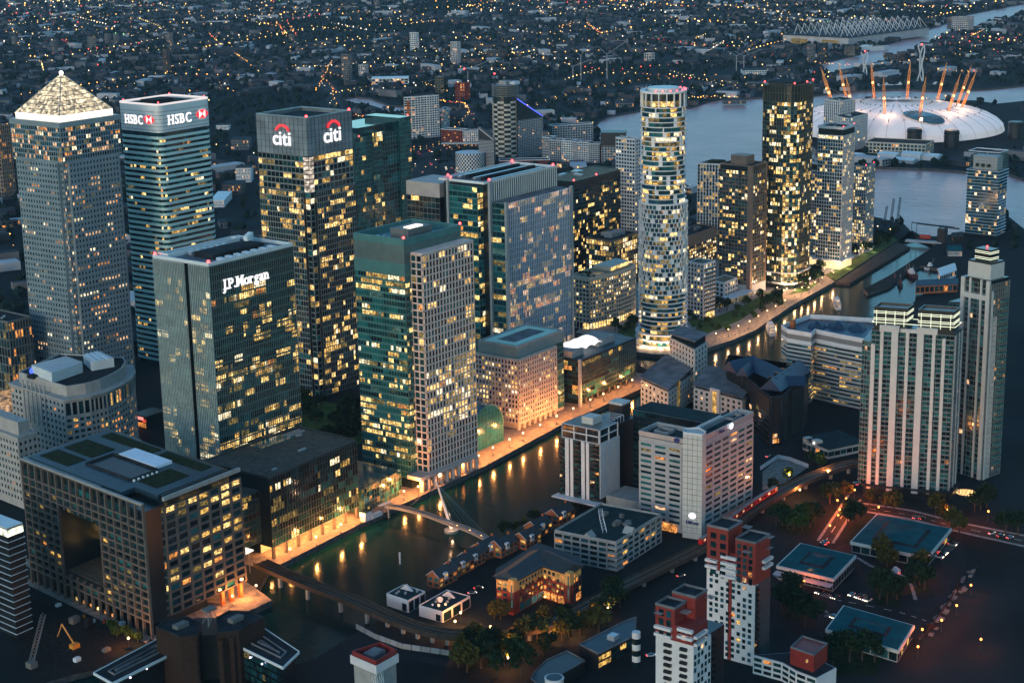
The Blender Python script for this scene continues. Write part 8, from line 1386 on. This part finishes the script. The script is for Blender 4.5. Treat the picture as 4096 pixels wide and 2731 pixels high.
PL = R_(ze, [(770, 985), (875, 950), (960, 920), (1055, 880), (1130, 835), (1205, 790), (1275, 750), (1355, 700), (1440, 610), (1500, 590), (1370, 600), (1555, 590), (1610, 545), (1670, 505), (1290, 590), (1765, 460), (1690, 430), (1740, 400), (1835, 345), (1890, 310), (1950, 280), (2015, 240), (2075, 210)])
for k, q in enumerate(PL): put_lamp('p', P(*q), f'{ORD[k]} lamp of the park promenade counting from the dock bend', 'promenade lamps', 4500, WA)
AL = R_(zm, [(640, 385), (705, 300), (718, 255), (752, 195), (772, 165), (700, 180), (838, 95), (1030, 235)])
for k, q in enumerate(AL): put_lamp('a', P(*q), f'{ORD[k]} amber lamp up the street beside the large teal shed', 'amber street lamps', 5200, AM)
BL_ = R_(zm, [(1580, 260), (1680, 280), (1910, 270), (485, 760), (430, 835), (370, 915), (1410, 650), (1330, 800), (1770, 870), (1655, 1035), (1535, 1155), (1345, 1370), (1380, 1230), (1850, 1310)])
for k, q in enumerate(BL_): put_lamp('a', P(*q), f'{ORD[k]} scattered amber lamp of the yards south of the viaduct', 'yard lamps', 45 if k > 2 else 500, AM)
CL = [zc(2195, 600), zc(1993, 690), zc(1105, 1055), zk(890, 1085), zk(846, 1155), zk(1130, 1200), zk(1775, 1180), zk(1380, 1210), zk(1970, 1080), zk(2070, 1040), zk(1615, 1280), zk(1270, 1450), zk(1320, 1340), zh(555, 1310), zh(225, 1340), zh(315, 1470)]
for k, q in enumerate(CL): put_lamp('q', P(*q), f'{ORD[k]} stray lamp among the dark ground of the foreground', 'foreground lamps', 70, OR if k != 12 else (1, .1, .03))
sheet('amber_street', [P(*q) for q in R_(zm, [(560, 430), (650, 440), (870, 90), (800, 60)])], .04, 'road'); sheet('south_road', [P(*q) for q in R_(zm, [(860, 190), (1300, 250), (1600, 330), (2250, 470), (2250, 400), (1650, 280), (1300, 190), (900, 130)])], .05, mat('road_warm', (.04, .032, .027), .8, var=.3, scale=.3))
sheet('yard_ground', [P(*q) for q in R_(zm, [(200, 640), (860, 420), (1700, 380), (1750, 700), (1250, 1400), (600, 1450), (150, 1300)])], .02, 'asphalt'); sheet('forecourt', [P(*q) for q in R_(zh, [(0, 1240), (130, 1130), (390, 1200), (200, 1330), (0, 1400)])], .03, 'paving')
# garden of lamps by the twin towers
c = P(*zm(1735, 45)); T = thing('lamp_circle', 'round cluster of small pale garden lights under the taller stepped tower', 'lights', c)
for r, n in ((1.6, 6), (3.4, 12), (5.2, 18)):
    b = MB(); [b.ball((c[0]+r*math.cos(2*pi*k/n), c[1]+r*math.sin(2*pi*k/n), .6), .28, n=5, k=3) for k in range(n)]; b.obj('garden_light', 'lamp_globe', T, kind='stuff')
# ---- parked and moving vehicles nearby
for k, (x, y, kk, a, lb) in enumerate(((1940, 370, 2, -.35, 'white van parked on the road under the taller stepped tower'), (2010, 390, 0, -.35, 'dark car parked behind the white van'), (2085, 405, 1, -.35, 'silver car parked last behind the white van'), (885, 870, 0, .5, 'dark car in the yard between the teal sheds'), (925, 880, 1, .5, 'silver car in the yard between the teal sheds'), (590, 455, 1, 1.0, 'silver car at the low end of the amber street'), (610, 440, 0, 1.0, 'dark car at the low end of the amber street'), (1330, 245, 1, -.2, 'silver car before the neon-crowned tower'), (1380, 250, 0, -.2, 'dark car before the neon-crowned tower'))): put_car(kk, P(*zm(x, y)), a, lb)
T = car_proto('car_white', 6.2, 2.6, True); T.name = 'minibus'; T.location = (*P(*zm(1175, 680)), .05); T.rotation_euler = (0, 0, .9); tag(T, 'white minibus standing below the big yard tree', 'minibus')
for (z_, x, y, kk, a, lb) in ((zk, 980, 850, 2, -.6, 'white car parked beside the brick houses'), (zk, 1030, 810, 0, -.6, 'dark car parked beside the brick houses'), (zh, 45, 1115, 2, .1, 'white car on the forecourt by the grey hotel'), (zh, 790, 1350, 1, .9, 'silver car driving out by the neon-crowned tower'), (zh, 830, 1320, 0, .9, 'dark car with headlights behind the silver one'), (zl, 470, 665, 1, -.4, 'silver car under the viaduct'), (zl, 220, 1340, 2, -.7, 'white car in the shadow by the banded cylinder'), (ze, 1190, 600, 2, 0, 'white car at the promenade drop-off'), (ze, 1265, 610, 0, 0, 'dark car at the promenade drop-off')): put_car(kk, P(*z_(x, y)), a, lb)
# ---- people on the promenade
def person_mesh(m_):
    b = MB(); b.lathe([(.10, 0), (.13, .1), (.12, .45), (.17, .85), (.19, 1.05), (.23, 1.35), (.20, 1.45), (.07, 1.5), (.06, 1.54), (.10, 1.6), (.11, 1.68), (.09, 1.76), (.02, 1.8)], (0, 0), 8); return b.mesh('person', m_)
PM = [person_mesh('black_clad'), person_mesh('navy'), person_mesh('brown_brick'), person_mesh('white_wall')]
for k, q in enumerate(R_(ze, [(710, 1005), (745, 995), (800, 980), (900, 945), (935, 935), (1010, 905), (1040, 890), (1090, 860), (1165, 800), (1240, 770), (1330, 715), (1390, 655), (1430, 650), (1445, 640), (1455, 640), (1580, 575), (1625, 525), (1490, 610)])): o = bpy.data.objects.new('person', PM[k % 4]); C.objects.link(o); o.location = (*P(*q), .15); tag(o, f'{ORD[k]} tiny person on the lit promenade counting from the dock bend', 'person', 'people on the promenade')
# ---- yard stacks on the far right
for k in range(34):
    t = k/33; x, y = (1380+t*420+rnd.uniform(-40, 40), 1230-t*560+rnd.uniform(-25, 25)); p = P(*zm(x, y)); b = MB(); w_, d_ = rnd.uniform(1.5, 4), rnd.uniform(1.2, 2.4); h = rnd.uniform(.7, 1.8)
    for j in range(3): b.box(p[0]-w_/2, p[1]-d_/2+j*d_/3, .05, p[0]+w_/2, p[1]-d_/2+(j+.85)*d_/3, h*(1-.1*j))
    o = b.obj('material_stack', rnd.choice(('roof_grey', 'louvre', 'roof_grey', 'brown_brick'))); tag(o, ORD[k]+' stack of building material along the yard fence from its near end', 'stack', 'stacks along the yard fence')
T = thing('yard_fence', 'long hoarding fence along the material yard', 'fence', P(*zm(1550, 950))); fp_ = [P(*zm(x, y)) for x, y in ((1310, 1330), (1450, 1130), (1600, 930), (1720, 690))]
for k in range(3): b = MB(); b.obox(fp_[k], fp_[k+1], .15, 0, 2.2); b.obj('hoarding_panel', 'brown_brick', T)
T = thing('site_hoarding', 'white hoarding round the empty plot beside the grey hotel', 'fence', P(*zh(100, 1150))); fp_ = [P(*zh(x, y)) for x, y in ((-20, 1230), (130, 1130), (230, 1150), (390, 1210))]
for k in range(3):
    for j in range(6): b = MB(); b.obox(lerp(fp_[k], fp_[k+1], (j+.04)/6), lerp(fp_[k], fp_[k+1], (j+.96)/6), .2, 0, 2.6); b.obj('hoarding_panel', 'white_wall', T)
T = thing('yard_wall', 'pale container wall below the viaduct curve', 'wall', P(*zk(600, 1300))); fp_ = [P(*zk(x, y)) for x, y in ((50, 1130), (200, 1210), (420, 1290), (800, 1345))]
for k in range(3):
    for j in range(5): b = MB(); b.obox(lerp(fp_[k], fp_[k+1], (j+.04)/5), lerp(fp_[k], fp_[k+1], (j+.96)/5), .4, 0, 2.6); b.obj('container_panel', 'grey_clad' if j % 2 else 'concrete', T)
# kerbs, markings, verges and parking bays of the south-side streets
def px(L, z_=zm): return [P(*z_(x, y)) for x, y in L]
for nm, L, wd in (('south_pavement', [(880, 185), (1300, 255), (1600, 335), (2250, 480)], 2.2), ('south_pavement', [(905, 125), (1300, 185), (1650, 272), (2250, 392)], 2.2), ('street_pavement', [(545, 425), (790, 60)], 1.6), ('street_pavement', [(665, 445), (885, 95)], 1.6), ('yard_pavement', [(860, 560), (1000, 640), (1250, 720), (1330, 900)], 1.8), ('yard_pavement', [(200, 700), (400, 860), (620, 1000)], 1.8)):
    b = MB(); ribbon(b, smooth(px(L), 5), wd/2, -wd/2, .02, .14); b.obj(nm, 'stone_kerb')['kind'] = 'structure'
for nm, L in (('south_road_line', [(890, 158), (1300, 222), (1630, 305), (2240, 435)]), ('amber_street_line', [(605, 432), (838, 78)]), ('yard_road_line', [(700, 900), (1200, 1000), (1500, 1100)])):
    p_ = smooth(px(L), 8); b = MB()
    for k in range(0, len(p_)-1, 2): b.obox(p_[k], lerp(p_[k], p_[k+1], .9), .22, .055, .07)
    b.obj(nm, 'white_paint')['kind'] = 'structure'
PK = []
for (L, n) in (([(560, 830), (720, 880)], 10), ([(830, 850), (980, 900)], 9), ([(1010, 690), (1130, 720)], 8), ([(1480, 560), (1620, 430)], 12), ([(640, 1010), (760, 1050)], 8)):
    a, c = px(L); b = MB(); o_ = off2(a, c, 4.6)
    for k in range(n+1): q = lerp(a, c, k/n); b.obox(q, shift(q, o_), .14, .045, .06)
    b.obj('parking_bay_lines', 'white_paint')['kind'] = 'structure'
    for k in range(n):
        if rnd.random() < .45 and len(PK) < 34: q = shift(lerp(a, c, (k+.5)/n), (o_[0]*.5, o_[1]*.5)); PK.append(put_car(rnd.choice((0, 0, 1, 2)), q, math.atan2(o_[1], o_[0]), 'car', 'cars parked among the teal sheds'))
rank(PK, '%s parked car from the left in the marked bays among the teal sheds')
for L in ([(240, 240), (560, 240), (480, 380), (330, 380), (220, 320)], [(900, 230), (1000, 250), (820, 460), (740, 420)], [(250, 880), (480, 900), (520, 1040), (300, 1060)], [(980, 800), (1220, 820), (1200, 960), (1000, 930)], [(1250, 650), (1420, 640), (1440, 840), (1280, 860)], [(640, 1300), (1100, 1320), (1000, 1500), (640, 1500)]):
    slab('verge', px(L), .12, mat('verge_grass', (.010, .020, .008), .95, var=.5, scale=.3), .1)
for L in ([(880, 1330), (1400, 1160), (1850, 1000), (2150, 1080)], [(60, 1200), (400, 1330), (800, 1420)]):
    b = MB(); p_ = smooth([P(*zk(x, y)) for x, y in L], 6); ribbon(b, p_, 3, -3, .045); b.obj('lane', 'road')['kind'] = 'structure'
grove(R_(zm, [(260, 300), (300, 330), (210, 300), (520, 300), (250, 990), (300, 1010), (350, 1040), (460, 1000), (1040, 900), (1100, 930), (1180, 900), (1320, 820), (1360, 780), (1400, 820), (700, 1380), (800, 1400), (900, 1390), (1000, 1400), (660, 1440)]), 'd', 1.0, 'dark verge tree near the teal sheds', 'verge trees near the teal sheds')
grove(R_(zk, [(1250, 1320), (1330, 1290), (1420, 1260), (1500, 1240), (1150, 1400), (1240, 1430), (1330, 1420), (1700, 1230), (1760, 1200), (1050, 1450), (940, 1480), (1380, 1520), (1180, 1520), (2000, 1180), (2080, 1010)]), 'do', 1.0, 'shadowed tree of the bottom-edge gardens', 'trees of the bottom-edge gardens')
# ================================================================== evening haze over everything
m = bpy.data.materials.new('haze'); m.use_nodes = True; t = m.node_tree; t.nodes.clear(); out = t.nodes.new('ShaderNodeOutputMaterial'); pv = t.nodes.new('ShaderNodeVolumePrincipled')
pv.inputs['Color'].default_value = (.60, .80, 1, 1); pv.inputs['Density'].default_value = 2.0e-5; pv.inputs['Anisotropy'].default_value = .2; t.links.new(pv.outputs[0], out.inputs['Volume']); MATS['haze'] = m
b = MB(); B_ = BIG+200; b.box(-B_, -B_, -6, B_, B_, 380, bottom=True); o = b.obj('haze', 'haze'); tag(o, 'thin blue evening haze lying over the whole city', 'haze'); o['kind'] = 'stuff'
sc.cycles.volume_bounces = 0; sc.cycles.volume_max_steps = 64
